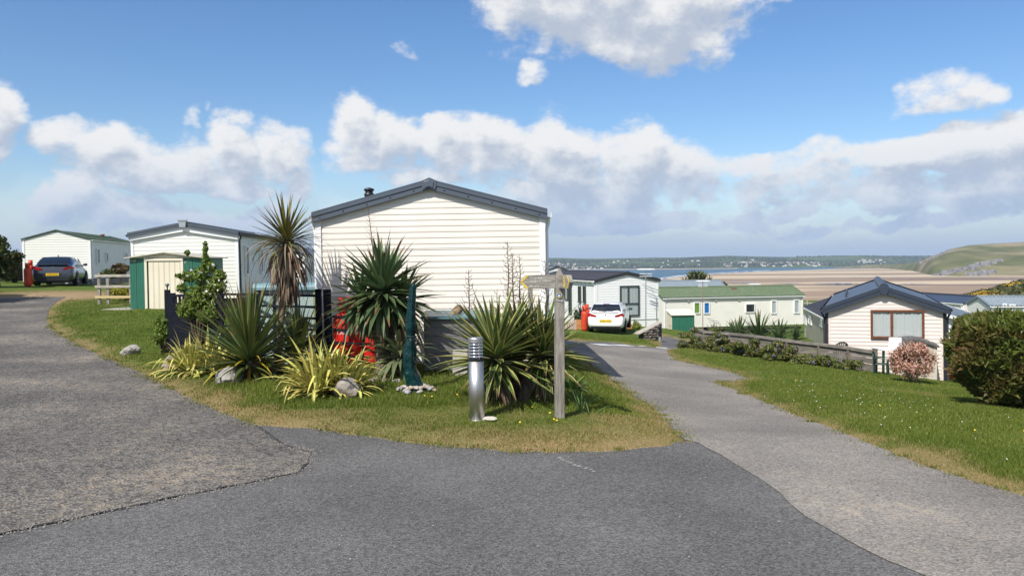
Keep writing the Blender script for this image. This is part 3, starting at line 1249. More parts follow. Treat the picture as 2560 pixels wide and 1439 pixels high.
# white houses of the villages across the water
mb = MB()
hr = random.Random(8)
for (x0, x1, k0, k1, n) in [(1380, 1440, 1, 5, 34), (1440, 1500, 0, 2, 18), (1815, 1900, 1, 4, 26), (1890, 2055, 1, 4, 74), (2150, 2215, 3, 7, 26), (1500, 1760, 1, 9, 18), (1870, 1890, 7, 8, 5)]:
    for _ in range(n):
        px = hr.uniform(x0, x1)
        i = int((px + 1500) / 5700 * (NX - 1))
        k = hr.randint(k0, k1)
        p = Vector(HILLPTS[i, k]).lerp(Vector(HILLPTS[i + 1, k + 1]), hr.random())
        w, d_, h_ = hr.uniform(5, 11), hr.uniform(6, 8), hr.uniform(2.6, 4.6)
        mb.m = 0
        mb.box((p.x, p.y, p.z + h_ / 2), (w, d_, h_))
        mb.m = 1
        mb.prism([(-d_ / 2 + p.y, h_ + p.z), (d_ / 2 + p.y, h_ + p.z), (p.y, h_ + p.z + 1.6)], 'x', p.x - w / 2, p.x + w / 2)
tag(mb.build('village_houses', [mat('far_render_white', (.62, .61, .60), .8), mat('far_slate', (.22, .16, .15), .8)]), 'scattered white houses of villages on the far shore', kind='stuff')

# grassy headland with dunes on the right
head_m = mat('headland_grass', (.090, .100, .030), .95, (.185, .170, .070), .014, 9, lo=.40, hi=.62, col3=(.36, .28, .18), scale3=.008, amt3=.6, spec=.05, bump=.0)
sil = [(2090, 667), (2150, 664), (2200, 661), (2250, 661), (2290, 655), (2330, 640), (2370, 624), (2420, 613.5), (2470, 610), (2560, 606), (2700, 600), (2900, 604), (3300, 630)]
bas = [(2090, 668.5), (2200, 669), (2280, 676), (2330, 688), (2400, 690), (2480, 689), (2560, 689), (2700, 692), (3300, 700)]
NX2, NY2 = 240, 40
pts = np.zeros((NX2, NY2, 3))
for i in range(NX2):
    px = 2090 + 1210 * (i / (NX2 - 1)) ** 1.15
    pyt = np.interp(px, [a for a, c in sil], [c for a, c in sil])
    pyb = np.interp(px, [a for a, c in bas], [c for a, c in bas])
    q = on_level(px, pyb, SEA + 1.0)
    depth = 60 + 520 * min(1, max(0, (pyb - pyt) / 80))
    top = P(px, pyt, q[1] + depth)
    for k in range(NY2):
        u = k / (NY2 - 1) * 1.3
        y = q[1] + depth * u
        x = q[0] * y / q[1]
        s_ = math.sin(min(1, u) * math.pi / 2)
        z = SEA + (top.z - SEA) * (s_ ** 1.1) - max(0, u - 1) * 40
        pts[i, k] = (x, y, z)
n1 = fnoise(pts[:, :, 0], pts[:, :, 1], 31, 6, 1 / 130.0)
w2 = np.sin(np.clip(np.linspace(0, 1.3, NY2), 0, 1) * np.pi)[None, :] * np.clip((pts[:, :, 0] - 800) / 500, 0.1, 1)
pts[:, :, 2] += n1 * 14 * w2
ii = np.arange(NX2 * NY2).reshape(NX2, NY2)
fs = np.stack([ii[:-1, :-1].ravel(), ii[1:, :-1].ravel(), ii[1:, 1:].ravel(), ii[:-1, 1:].ravel()], 1)
tag(link('headland', np_mesh('headland', pts.reshape(-1, 3), fs, head_m, smooth_=True)), 'rounded grassy headland rising above the beach', kind='structure')
# rock spur running down to the sand, rough ridge of slabs
mb = MB()
rr = random.Random(12)
for (pa, pb, wd, ht) in [((2345, 691), (2500, 652), 12, 5.5), ((2425, 688.5), (2480, 682), 14, 5), ((2300, 659), (2385, 625), 6, 3.2)]:
    for j in range(70 if wd > 10 else 26):
        u = rr.random()
        px, py = pa[0] + (pb[0] - pa[0]) * u, pa[1] + (pb[1] - pa[1]) * u
        i = int(np.clip((((px - 2090) / 1210) ** (1 / 1.15)) * (NX2 - 1), 0, NX2 - 1))
        col_ = pts[i]
        pr = np.array([project(c)[1] for c in col_[:32]])
        k = int(np.argmin(np.abs(pr - py)))
        c = Vector(col_[k]) + Vector((rr.uniform(-wd, wd) * .4, rr.uniform(-wd, wd) * .3, 0))
        s_ = rr.uniform(.4, 1) * ht
        r_ = Euler((rr.uniform(-.5, .5), rr.uniform(-.5, .5) - .5, rr.uniform(0, 3))).to_matrix()
        mb.box(c, (s_ * 3.2, s_ * 2.0, s_ * 1.3), r_, .6)
tag(mb.build('rock_spur', mat('grey_limestone', (.13, .125, .13), .9, (.21, .20, .195), .15, bump=.5, bscale=.4)), 'grey rock spur running down the headland to the beach', kind='structure')
# low dunes at the end of the beach
mb = MB()
mb.smooth = True
for (px, py, w, hh) in [(2165, 664.5, 44, 5.5), (2205, 665.0, 30, 3.5), (2120, 667.0, 40, 2.6), (2245, 666, 34, 4.5)]:
    x, y = on_level(px, 668, SEA)
    k = y / FPX
    rows = []
    for i in range(13):
        a = -1 + 2 * i / 12
        rows.append([(x + a * w * k, y + b_ * 60, SEA - 2 + max(0, (1 - a * a)) ** .8 * max(0, 1 - b_ * b_) ** .7 * hh * k * (1 + .25 * math.sin(a * 9 + px))) for b_ in (-1, -.7, -.35, 0, .35, .7, 1)])
    mb.grid(rows)
tag(mb.build('dunes', mat('dune_sand', (.46, .34, .20), .9, (.20, .18, .08), .03)), 'low sand dunes at the far end of the beach', kind='structure')

# ------------------------------------------------------------------ shared materials
white_plastic = mat('white_upvc', (.80, .80, .79), .35)
grey_trim = mat('dark_grey_trim', (.085, .10, .125), .42, (.075, .09, .11), 3)
navy_roof = mat('navy_roof_sheet', (.045, .058, .085), .4, (.055, .07, .10), 6)
charcoal = mat('charcoal_roof', (.035, .036, .045), .6, (.05, .05, .06), 10)
green_roof = mat('green_tile_roof', (.085, .125, .065), .7, (.12, .165, .09), 9, col3=(.16, .20, .12), scale3=2.0, amt3=.4)
slate_roof = mat('grey_tile_roof', (.16, .20, .235), .5, (.21, .25, .28), 7)
cream_sid = mat('cream_siding', (.765, .715, .645), .45, (.735, .68, .605), 1.2, col3=(.62, .58, .50), scale3=.9, amt3=.25)
pale_sid = mat('ivory_siding', (.78, .76, .68), .45, (.75, .73, .65), 1.2)
ivory_sid = mat('pale_ivory_siding', (.78, .775, .70), .45, (.76, .75, .68), 1.2)
white_sid = mat('white_siding', (.80, .80, .79), .42, (.77, .77, .76), 1.2)
pink_sid = mat('beige_siding', (.71, .62, .565), .5, (.67, .585, .53), 1.4)
olive_sid = mat('olive_siding', (.34, .335, .25), .5, (.30, .295, .22), 1.2)
curtain_m = mat('net_curtain', (.72, .75, .75), .9, trans=.3)
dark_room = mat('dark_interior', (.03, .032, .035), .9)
brown_upvc = mat('brown_upvc', (.155, .055, .022), .45, (.11, .035, .014), 14, stretch=(1, 1, 6))
anthracite = mat('anthracite_upvc', (.045, .05, .06), .4)
black_m = mat('black_plastic', (.012, .012, .014), .4)
steel_dull = mat('dull_steel', (.45, .46, .47), .4, metal=.8)


def frame_mat(o, u, v, n):
    """matrix whose local x,y,z are u (right), v (up), n (outward)"""
    m_ = Matrix((u, v, n)).transposed().to_4x4()
    m_.translation = o
    return m_


def window(parent, Mx, x, z, w, h, fm, kind='curtain', bars=(), cross=None, fr=.06, sill=False, blind=None):
    """window centred at (x,z) on a face with matrix Mx (child of parent); bars: fractions of width; cross: fraction of height"""
    base = Mx @ Matrix.Translation((x, z, 0))
    mb = MB()
    d = .07
    for (cx, cy, sx, sy) in [(0, h / 2 - fr / 2, w, fr), (0, -h / 2 + fr / 2, w, fr), (-w / 2 + fr / 2, 0, fr, h - 2 * fr), (w / 2 - fr / 2, 0, fr, h - 2 * fr)]:
        mb.box((cx, cy, d / 2), (sx, sy, d))
    for f in bars:
        yy0 = -h / 2 + fr if cross is None else -h / 2 + h * cross + fr / 2
        mb.box((-w / 2 + w * f, (yy0 + h / 2 - fr) / 2, d / 2), (fr * 1.15, h / 2 - fr - yy0, d - .006))
    if cross is not None:
        mb.box((0, -h / 2 + h * cross, d / 2), (w - 2 * fr, fr, d - .004))
    o = mb.build('window', fm, parent)
    o.matrix_local = base
    # panes
    xsb = [-w / 2 + fr] + [-w / 2 + w * f for f in bars] + [w / 2 - fr]
    cells = []
    if cross is None:
        cells = [(xsb[i], xsb[i + 1], -h / 2 + fr, h / 2 - fr) for i in range(len(xsb) - 1)]
    else:
        zc = -h / 2 + h * cross
        cells = [(xsb[i], xsb[i + 1], zc, h / 2 - fr) for i in range(len(xsb) - 1)] + [(-w / 2 + fr, w / 2 - fr, -h / 2 + fr, zc)]
    for (a, c, e, f) in cells:
        m2 = MB()
        m2.box(((a + c) / 2, (e + f) / 2, .036), (c - a - .004, f - e - .004, .008))
        m2.build('pane', glass_mat(), o)
    if kind == 'curtain':
        for (a, c, e, f) in cells:
            m2 = MB()
            m2.smooth = True
            n = max(16, int((c - a) / .022))
            rows = []
            ph = random.uniform(0, 6)
            for zz in (0, .5, 1):
                rows.append([(a + (c - a) * i / n, e + (f - e) * zz, .012 + .009 * math.sin(i * 1.3 + ph) + .006 * math.sin(i * .61 + ph * 2)) for i in range(n + 1)])
            m2.grid(rows)
            cu = link('curtain', m2.mesh('curtain', curtain_m, fix=False), o)
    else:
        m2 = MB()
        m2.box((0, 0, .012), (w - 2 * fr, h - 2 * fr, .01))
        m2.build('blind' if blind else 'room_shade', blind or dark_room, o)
    if sill:
        m2 = MB()
        m2.box((0, -h / 2 - .02, .06), (w + .06, .035, .12))
        m2.build('sill', fm, o)
    return o


def siding_profile(z0, z1, lap):
    """list of (z_bottom, z_top) laps"""
    out = []
    z = z0
    while z < z1 - 1e-4:
        out.append((z, min(z + lap, z1)))
        z += lap
    return out


def board(mb, poly_at, za, zb, proud=.011):
    """one lap board: poly_at(z)-> (x0,x1); outward is -y in local face frame; thicker at its bottom edge"""
    segs = [(0.0, proud * .35), (.02, proud), (.30, proud * .98), (.62, proud * .55), (.97, proud * .2), (1.0, 0.001)]
    rows = []
    for (u, o) in segs:
        z = za + (zb - za) * u
        x0, x1 = poly_at(z)
        rows.append([(x0, -o, z), (x1, -o, z)])
    n = len(rows)
    pts = []
    for r in rows:
        pts += r
    bk = []
    for z in (za, zb):
        x0, x1 = poly_at(z)
        bk += [(x0, .012, z), (x1, .012, z)]
    b0 = len(pts)
    pts += bk
    fs = [(2 * i, 2 * i + 1, 2 * i + 3, 2 * i + 2) for i in range(n - 1)]
    fs += [(0, b0, b0 + 1, 1), (2 * n - 2, 2 * n - 1, b0 + 3, b0 + 2), (b0, b0 + 2, b0 + 3, b0 + 1)]
    fs += [tuple([2 * i for i in range(n)] + [b0 + 2, b0]), tuple([2 * i + 1 for i in range(n)][::-1] + [b0 + 1, b0 + 3])]
    mb.add(pts, fs)


def caravan(name, label, org, yaw, W, L, he, rise, sid, roof, lap=.13, roll=0.0, pitch=0.0, single=False, trim=None, barge=None, barge_d=.16,
            over=.06, fascia=False, skirt=None, skirt_m=None, tiles=True, ridge='cap', gut=None, sides=(), eave_over=.10, cap_m=None, proud=.011):
    """local frame: x across the front gable, y towards the back, z up from the bottom of the cladding"""
    root = empty(name, org, (pitch, roll, yaw), label, 'caravan')
    trim = trim or white_plastic
    barge = barge or grey_trim
    slope = math.atan2(rise, W / 2)
    # inner shell
    mb = MB()
    mb.prism([(0.02, 0), (W - .02, 0), (W - .02, he), (W / 2, he + rise - .01), (.02, he)], 'y', .015, L)
    mb.build('wall', sid, root)

    def gab(z):
        if z <= he:
            return (.03, W - .03)
        t_ = min(1.0, (z - he) / rise)
        return (.03 + (W / 2 - .03) * t_ , W - .03 - (W / 2 - .03) * t_)
    laps = siding_profile(0, he + rise - .05, lap)
    if single:
        for (a, c) in laps:
            m2 = MB()
            board(m2, gab, a, c, proud)
            m2.build('siding_board', sid, root)
    else:
        m2 = MB()
        for (a, c) in laps:
            board(m2, gab, a, c, proud)
        o = m2.build('siding', sid, root)
        o['kind'] = 'stuff'
    for sd_ in sides:
        m2 = MB()
        for (a, c) in siding_profile(0, he, lap):
            board(m2, lambda z: (.03, L - .03), a, c)
        o = m2.build('siding', sid, root)
        o['kind'] = 'stuff'
        if sd_ == 'R':
            o.matrix_local = Matrix.Translation((W, 0, 0)) @ Matrix.Rotation(math.pi / 2, 4, 'Z')
        else:
            o.matrix_local = Matrix.Translation((0, L, 0)) @ Matrix.Rotation(-math.pi / 2, 4, 'Z')
    # corner trims
    for (x, y) in ((0, 0), (W, 0), (0, L), (W, L)):
        m2 = MB()
        sx = 1 if x == 0 else -1
        sy = 1 if y == 0 else -1
        h_ = he - .0
        m2.box((x + sx * .025, y - sy * .021, h_ / 2), (.096, .012, h_))
        m2.box((x - sx * .017, y + sy * .03, h_ / 2), (.012, .088, h_))
        m2.build('corner_trim', trim, root)
    # roof
    for s_ in (0, 1):
        m2 = MB()
        m2.smooth = tiles
        x_out = -eave_over if s_ == 0 else W + eave_over
        z_out = he - eave_over * math.tan(slope)
        ys_n = max(8, int(L / .055)) if tiles else 2
        rows = []
        ntile = max(3, int((W / 2) / .33))
        us = []
        for k in range(ntile):
            us += [k / ntile, (k + .98) / ntile]
        us.append(1.0)
        if not tiles:
            us = [0, 1]
        for u in us:
            step = 0
            if tiles:
                step = .034 * (1 - ((u * ntile) % 1.0)) if u < 1 else 0
            r_ = []
            for i in range(ys_n + 1):
                y = -over + (L + 2 * over) * i / ys_n
                wv = .020 * math.sin(2 * math.pi * y / .26) if tiles else 0
                r_.append((x_out + (W / 2 - x_out) * u, y, z_out + (he + rise - z_out) * u + .045 + wv + step))
            rows.append(r_)
        m2.grid(rows)
        # underside
        m2.smooth = False
        m2.add([(x_out, -over, z_out - .0), (x_out, L + over, z_out - .0), (W / 2, L + over, he + rise), (W / 2, -over, he + rise)], [(0, 1, 2, 3)])
        m2.build('roof', roof, root)
    # barge boards front and back
    for yb in (-over - .03, L + over + .03):
        for s_ in (0, 1):
            m2 = MB()
            x_out = -eave_over - .015 if s_ == 0 else W + eave_over + .015
            z_out = he - eave_over * math.tan(slope)
            tp = .075
            xm = W / 2
            zt = he + rise
            m2.prism([(x_out, z_out - barge_d + tp), (xm, zt - barge_d + tp), (xm, zt + tp), (x_out, z_out + tp)], 'y', yb - .018, yb + .018)
            m2.prism([(x_out, z_out - barge_d * .42 + tp), (xm, zt - barge_d * .42 + tp), (xm, zt - .004 + tp), (x_out, z_out + tp - .004)], 'y', yb - (.034 if yb < 0 else -.018), yb + (-.018 if yb < 0 else .034))
            m2.prism([(x_out, z_out + tp), (xm, zt + tp), (xm, zt + tp + .018), (x_out, z_out + tp + .018)], 'y', min(yb - .03, yb + .1) if yb < 0 else yb - .1, max(yb + .1, yb + .03) if yb < 0 else yb + .03)
            bo = m2.build('barge_board', barge, root)
            if single and yb < 0:
                for k in range(5):
                    u = (k + .35) / 5
                    m3 = MB()
                    m3.lathe([(.012, 0), (.012, .006), (.006, .01)], 10)
                    so = m3.build('screw', black_m, bo)
                    so.matrix_local = Matrix.Translation((x_out + (xm - x_out) * u, yb - .018, z_out + (zt - z_out) * u - barge_d * .72 + tp)) @ Matrix.Rotation(math.pi / 2, 4, 'X')
        if fascia and yb < 0:
            for s_ in (0, 1):
                m2 = MB()
                x_out = -.03 if s_ == 0 else W + .03
                zt = he + rise
                zo = he - .03 * math.tan(slope)
                m2.prism([(x_out, zo - barge_d - .05), (W / 2, zt - barge_d - .09), (W / 2, zt - barge_d + .10), (x_out, zo - barge_d + .10)], 'y', -.10, -.02)
                m2.build('fascia', white_plastic, root)
    # ridge
    zr = he + rise + .075
    if ridge == 'cap':
        m2 = MB()
        sl = rise / (W / 2)
        m2.prism([(W / 2 - .13, zr - .13 * sl + .0), (W / 2, zr + .018), (W / 2 + .13, zr - .13 * sl), (W / 2 + .13, zr - .13 * sl + .022), (W / 2, zr + .044), (W / 2 - .13, zr - .13 * sl + .022)], 'y', -over - .05, L + over + .05)
        m2.build('ridge_cap', cap_m or barge, root)
        m2 = MB()
        y0 = -over - .072
        m2.prism([(W / 2 - .135, zr - .13 * sl + .02), (W / 2, zr + .04), (W / 2 + .135, zr - .13 * sl + .02), (W / 2 + .105, zr - barge_d - .01), (W / 2, zr - barge_d + .028), (W / 2 - .105, zr - barge_d - .01)], 'y', y0, y0 + .02)
        m2.prism([(W / 2 - .085, zr - .03), (W / 2, zr - .005), (W / 2 + .085, zr - .03), (W / 2 + .065, zr - barge_d + .02), (W / 2, zr - barge_d + .045), (W / 2 - .065, zr - barge_d + .02)], 'y', y0 - .014, y0 + .002)
        m2.build('ridge_end', cap_m or barge, root, bevel=.004)
    elif ridge == 'round':
        m2 = MB()
        m2.smooth = True
        n = 12
        rows = []
        for yy in (-over - .09, L + over):
            rows.append([(W / 2 + .13 * math.cos(math.pi * i / n), yy, zr - .035 + .13 * math.sin(math.pi * i / n)) for i in range(n + 1)])
        m2.grid(rows)
        m2.smooth = False
        m2.prism([(W / 2 + .13 * math.cos(math.pi * i / n), zr - .035 + .13 * math.sin(math.pi * i / n)) for i in range(n + 1)] + [(W / 2 - .10, zr - .17), (W / 2 - .05, zr - .235), (W / 2 + .05, zr - .235), (W / 2 + .10, zr - .17)], 'y', -over - .10, -over - .075)
        m2.build('ridge_cap', cap_m or barge, root)
    elif ridge == 'finial':
        m2 = MB()
        m2.prism([(W / 2 - .10, zr - barge_d - .02), (W / 2 + .10, zr - barge_d - .02), (W / 2 + .13, zr + .05), (W / 2 - .13, zr + .05)], 'y', -over - .12, -over - .05)
        m2.prism([(W / 2 - .17, zr + .05), (W / 2 + .17, zr + .05), (W / 2 + .15, zr + .095), (W / 2 - .15, zr + .095)], 'y', -over - .14, -over - .03)
        m2.build('ridge_end', mat('grey_finial', (.30, .33, .36), .5), root)
        m2 = MB()
        m2.bar((W / 2, -over - .03, zr + .02), (W / 2, L + over, zr + .02), .2, .05)
        m2.build('ridge_cap', barge, root)
    # gutters and down pipes
    gm_ = gut or white_plastic
    for s_ in (0, 1):
        x = -eave_over - .04 if s_ == 0 else W + eave_over + .04
        z_out = he - eave_over * math.tan(slope)
        m2 = MB()
        prof_ = [(x - .05, z_out + .03), (x - .04, z_out - .045), (x + .04, z_out - .045), (x + .05, z_out + .03), (x + .04, z_out + .03), (x + .032, z_out - .035), (x - .032, z_out - .035), (x - .04, z_out + .03)]
        m2.prism(prof_, 'y', -over, L + over)
        go_ = m2.build('gutter', gm_, root)
        m2 = MB()
        yp = .10
        xx = -.05 if s_ == 0 else W + .05
        m2.tube([(x, yp, z_out - .04), (x, yp, z_out - .10), (xx, yp, z_out - .24), (xx, yp, -.12)], .03, 10)
        m2.build('downpipe', gm_, root)
    if skirt:
        m2 = MB()
        m2.box((W / 2, L / 2, -skirt / 2 - .003), (W - .06, L - .06, skirt))
        m2.build('skirt', skirt_m or black_m, root)
    FRONT = frame_mat(Vector((0, -.012, 0)), Vector((1, 0, 0)), Vector((0, 0, 1)), Vector((0, -1, 0)))
    RIGHT_ = frame_mat(Vector((W + .012, 0, 0)), Vector((0, 1, 0)), Vector((0, 0, 1)), Vector((1, 0, 0)))
    LEFT_ = frame_mat(Vector((-.012, 0, 0)), Vector((0, -1, 0)), Vector((0, 0, 1)), Vector((-1, 0, 0)))
    return root, FRONT, RIGHT_, LEFT_


def solveW(pxl, Y, yaw, pxr):
    a = P(pxl, 655, Y)
    k = (pxr - 1280) / FPX
    return (k * a.y - a.x) / (math.cos(yaw) - k * math.sin(yaw))


def zat(px, py, Y):
    return P(px, py, Y).z


# main caravan, end on, behind the planted island
Y1 = 13.0
W1 = solveW(796, Y1, 0, 1363)
o1 = P(796, 655, Y1)
zb = 0.04
he1 = zat(796, 548, Y1) - zb + .03
rise1 = zat(1080, 452, Y1) - .075 - zb - he1 - .01 + .0
c1, F1, R1, L1 = caravan('static_caravan', 'large cream caravan end wall with dark grey gable trim behind the spiky plants', (o1.x, Y1, zb), 0, W1, 10.5, he1, rise1, cream_sid, mat('grey_roof_sheet', (.10, .115, .135), .5, (.12, .135, .155), 6), lap=.098,
                         roll=RAD(-.42), single=True, barge=mat('slate_grey_barge', (.075, .092, .118), .36, (.082, .10, .128), 2.5), barge_d=.150, over=.05, eave_over=.045, skirt=.34, proud=.009, sides=('L', 'R'))
m2 = MB()
m2.smooth = True
m2.lathe([(.085, 0), (.07, .03), (.05, .05), (.05, .1), (.075, .12), (.078, .16), (.06, .165), (.06, .2), (.08, .205), (.08, .23), (.03, .25)], 16)
fo = m2.build('flue_cap', black_m, c1)
fo.location = (W1 * .212, .45, he1 + rise1 * .424 + .03)
fo.scale = (1.1,) * 3
m2 = MB()
m2.bar((.03, -.0085, 1.985), (W1 - .03, -.0085, 1.985), .004, .007)
m2.build('panel_joint', mat('joint_grey_brown', (.30, .28, .25), .8), c1)  # darker strip along the joint between wall panels

# caravan beyond the green shed
Y2, yaw2 = 28.0, RAD(5.5)
W2 = solveW(331, Y2, yaw2, 597)
o2 = P(331, 655, Y2)
zb2 = .55
he2 = zat(331, 588, Y2) - zb2
rise2 = zat(462, 556, Y2) - .09 - zb2 - he2
c2_, F2, R2, L2 = caravan('static_caravan', 'ivory caravan with grey gable trim and ridge finial behind the green shed', (o2.x, Y2, zb2), yaw2, W2, 10.5, he2, rise2, ivory_sid, mat('grey_roof_sheet', (.1, .115, .135), .5), lap=.135,
                         roll=RAD(-.5), barge_d=.15, over=.12, fascia=True, ridge='finial', eave_over=.06, gut=charcoal, sides=('R',), skirt=.5)
for (y, z, w, h) in [(1.15, 1.35, .5, 1.1), (3.6, 1.35, .42, .98), (7.0, 1.4, .9, .9)]:
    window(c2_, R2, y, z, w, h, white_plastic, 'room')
# far left caravan with green roof
Y3, yaw3 = 42.6, RAD(12.5)
W3 = solveW(59, Y3, yaw3, 228)
o3 = P(59, 655, Y3)
zb3 = 1.05
he3 = zat(59, 600, Y3) - zb3
rise3 = zat(142, 574.5, Y3) - .06 - zb3 - he3
c3_, F3, R3, L3 = caravan('static_caravan', 'white caravan with green tiled roof behind the dark parked car', (o3.x, Y3, zb3), yaw3, W3, 10.2, he3, rise3, ivory_sid, green_roof, lap=.135, roll=RAD(-.3),
                         barge=mat('green_barge', (.09, .13, .10), .5), barge_d=.06, eave_over=.05, over=.03, cap_m=mat('green_barge', (.09, .13, .10)), sides=('R',), skirt=.4, ridge='none')
for (y, z, w, h) in [(1.25, 1.25, .55, .9), (3.0, 1.2, .42, .62), (7.3, 1.3, .5, .5)]:
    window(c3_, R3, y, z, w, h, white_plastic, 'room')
m2 = MB()
for k in range(5):
    m2.bar((W3 - 1.3, -.02, -.07 - k * .075), (W3 - .05, -.02, -.07 - k * .075), .02, .045)
m2.build('vent_slats', mat('pale_slat', (.5, .5, .5), .6), c3_)
m2 = MB()
m2.lathe([(.10, 0), (.10, .12), (.16, .14), (.1, .2)], 12)
fo = m2.build('roof_vent', mat('red_clay', (.2, .09, .06), .7), c3_)
fo.location = (W3 * .68, 6.4, he3 + rise3 * .62 + .05)

# white caravan with dark window behind the white car
Y4, yaw4 = 44.5, RAD(17)
W4 = solveW(1490, Y4, yaw4, 1645)
o4 = P(1490, 655, Y4)
zb4 = zat(1490, 802, Y4)
he4 = zat(1490, 702, Y4) - zb4
rise4 = zat(1563, 679, Y4 + .5) - .09 - zb4 - he4
c4_, F4, R4, L4 = caravan('static_caravan', 'white caravan with tall dark framed window behind the white car', (o4.x, Y4, zb4), yaw4, W4, 11.0, he4, rise4, white_sid, charcoal, lap=.15, roll=RAD(-.2),
                         barge=mat('charcoal_barge', (.035, .036, .042), .5), barge_d=.16, over=.05, eave_over=.12, sides=('L', 'R'), skirt=.78, skirt_m=white_sid, tiles=True)


def face_xy(px, py, root, Fm):
    """face coordinates of a pixel on a face plane of a caravan"""
    Mw = Matrix.Translation(root.location) @ root.rotation_euler.to_matrix().to_4x4() @ Fm
    inv = Mw.inverted()
    e = inv @ EYE
    d = inv.to_3x3() @ ray(px, py)
    t_ = -e.z / d.z
    q = e + d * t_
    return q.x, q.y


def win_px(root, Fm, x0, y0, x1, y1, *a, **k):
    p, q = face_xy(x0, y0, root, Fm), face_xy(x1, y1, root, Fm)
    return window(root, Fm, (p[0] + q[0]) / 2, (p[1] + q[1]) / 2, abs(q[0] - p[0]), abs(q[1] - p[1]), *a, **k)


win_px(c4_, F4, 1549, 714, 1598, 789, anthracite, 'curtain', bars=(.43,), cross=.41, fr=.075)
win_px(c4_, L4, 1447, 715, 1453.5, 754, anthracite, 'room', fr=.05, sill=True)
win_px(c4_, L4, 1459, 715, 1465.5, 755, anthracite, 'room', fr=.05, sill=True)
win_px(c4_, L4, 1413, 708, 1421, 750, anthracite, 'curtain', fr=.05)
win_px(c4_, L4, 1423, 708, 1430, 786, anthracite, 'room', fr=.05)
m2 = MB()
m2.box((0, 0, 0), (.16, .05, .1))
bk = m2.mesh('gutter_bracket', white_plastic)
for k in range(14):
    link('gutter_bracket', bk, c4_, (-.08, .3 + k * .62, he4 - .10))

# long caravan with green roof seen from the side
Y5, yaw5 = 60.0, RAD(-77)
L5 = 11.95
pl5 = P(1659, 655, Y5)
zb5 = zat(1659, 820, Y5)
he5 = zat(1659, 744.5, Y5) - zb5
W5 = 3.4
org5 = (pl5.x - W5 * math.cos(yaw5), pl5.y - W5 * math.sin(yaw5), zb5)
rise5 = .70
c5_, F5, R5, L5_ = caravan('static_caravan', 'long white caravan side with green tiled roof beyond the wooden fence', org5, yaw5, W5, L5, he5, rise5, pale_sid, green_roof, lap=.14,
                          barge=green_roof, barge_d=.09, cap_m=green_roof, over=.12, eave_over=.12, sides=('R',), skirt=None, pitch=0)
green_blind = mat('green_blind', (.22, .38, .06), .8)
blue_blind = mat('blue_blind', (.01, .21, .60), .8)
win_px(c5_, R5, 1734, 755, 1750, 784, white_plastic, 'blind', blind=green_blind, fr=.07)
win_px(c5_, R5, 1758.5, 755, 1774, 784, white_plastic, 'blind', blind=blue_blind, fr=.07)
win_px(c5_, R5, 1863, 758.5, 1887, 781, white_plastic, 'room', fr=.07)
win_px(c5_, R5, 1927.5, 750.5, 1941, 784, white_plastic, 'curtain', fr=.07)
win_px(c5_, R5, 1984, 749, 1998, 783, white_plastic, 'curtain', fr=.07)
m2 = MB()
m2.bar((W5 - .05, .1, -.25), (W5 - .05, L5 - .1, -.25), .1, .18)
m2.bar((.5, .1, -.25), (.5, L5 - .1, -.25), .1, .18)
for yy in (1.2, 5.0, 9.0):
    for xx in (.6, W5 - .5):
        m2.box((xx, yy, -.55), (.35, .35, .6))
m2.build('chassis', black_m, c5_)
m2 = MB()
m2.box((W5 * .62, 6.6, he5 + rise5 * .70 + .10), (.35, .4, .14))
m2.build('roof_vent', mat('red_clay', (.2, .09, .06), .7), c5_)
for yy in (2.0, 4.3, 6.3):
    m2 = MB()
    m2.box((W5 + .07, yy, he5 - .26), (.1, .16, .08))
    m2.build('wall_vent', mat('beige_vent', (.45, .40, .30), .7), c5_)

# near caravan on the right with brown window
Y6, yaw6 = 23.0, RAD(-24.0)
W6 = solveW(2068, Y6, yaw6, 2369)
o6 = P(2068, 655, Y6)
zb6 = zat(2061, 944, Y6)
he6 = zat(2061, 772, Y6) - zb6
rise6 = zat(2215, 716, Y6 - .6) - .09 - zb6 - he6
c6_, F6, R6, L6 = caravan('static_caravan', 'beige caravan with navy roof and brown framed window by the pink bush', (o6.x, Y6, zb6), yaw6, W6, 9.6, he6, rise6, pink_sid, navy_roof, lap=.108, roll=RAD(-.9),
                         single=True, proud=.015, barge=mat('navy_barge', (.03, .04, .062), .42), barge_d=.20, over=.14, ridge='round', eave_over=.07, trim=mat('black_corner_trim', (.012, .014, .02), .5), gut=charcoal, skirt=.5, sides=('L',), tiles=False)
for (x, y) in ((.09, -.02), (W6 - .09, -.02)):
    m2 = MB()
    m2.box((x, y, he6 / 2 - .02), (.07, .014, he6 - .06))
    m2.build('corner_strip', pink_sid, c6_)
win_px(c6_, F6, 2176, 774, 2311, 847, brown_upvc, 'curtain', bars=(.40,), fr=.06)
for (x, y) in ((W6 * .16, 3.0), (W6 * .16, 5.2)):
    m2 = MB()
    zz = he6 + rise6 * .32 + .05
    m2.tube([(x, y - .3, zz), (x, y - .3, zz + .12), (x, y + .3, zz + .12), (x, y + .3, zz)], .03, 8)
    m2.build('roof_rail', navy_roof, c6_)
# olive caravan behind it
pr_, pl_ = P(2068, 655, 45.5), P(2014, 655, 56.5)
d7 = (pl_ - pr_)
yaw7 = math.atan2(-d7.x, d7.y)
zt7 = zat(2035, 779, 51)
c7_, F7, R7, L7 = caravan('static_caravan', 'olive green clad caravan half hidden behind the beige caravan', (pr_.x, pr_.y, zt7 - 2.25), yaw7, 3.4, 11.4, 2.25, .62, olive_sid, charcoal, lap=.14, sides=('L',), skirt=.5, eave_over=.14, gut=white_plastic)
win_px(c7_, L7, 2011, 784, 2016.5, 812, white_plastic, 'room', fr=.05)
win_px(c7_, L7, 2022.5, 786, 2030, 813, white_plastic, 'room', fr=.07)
win_px(c7_, L7, 2051, 790, 2058, 818, white_plastic, 'room', fr=.07)
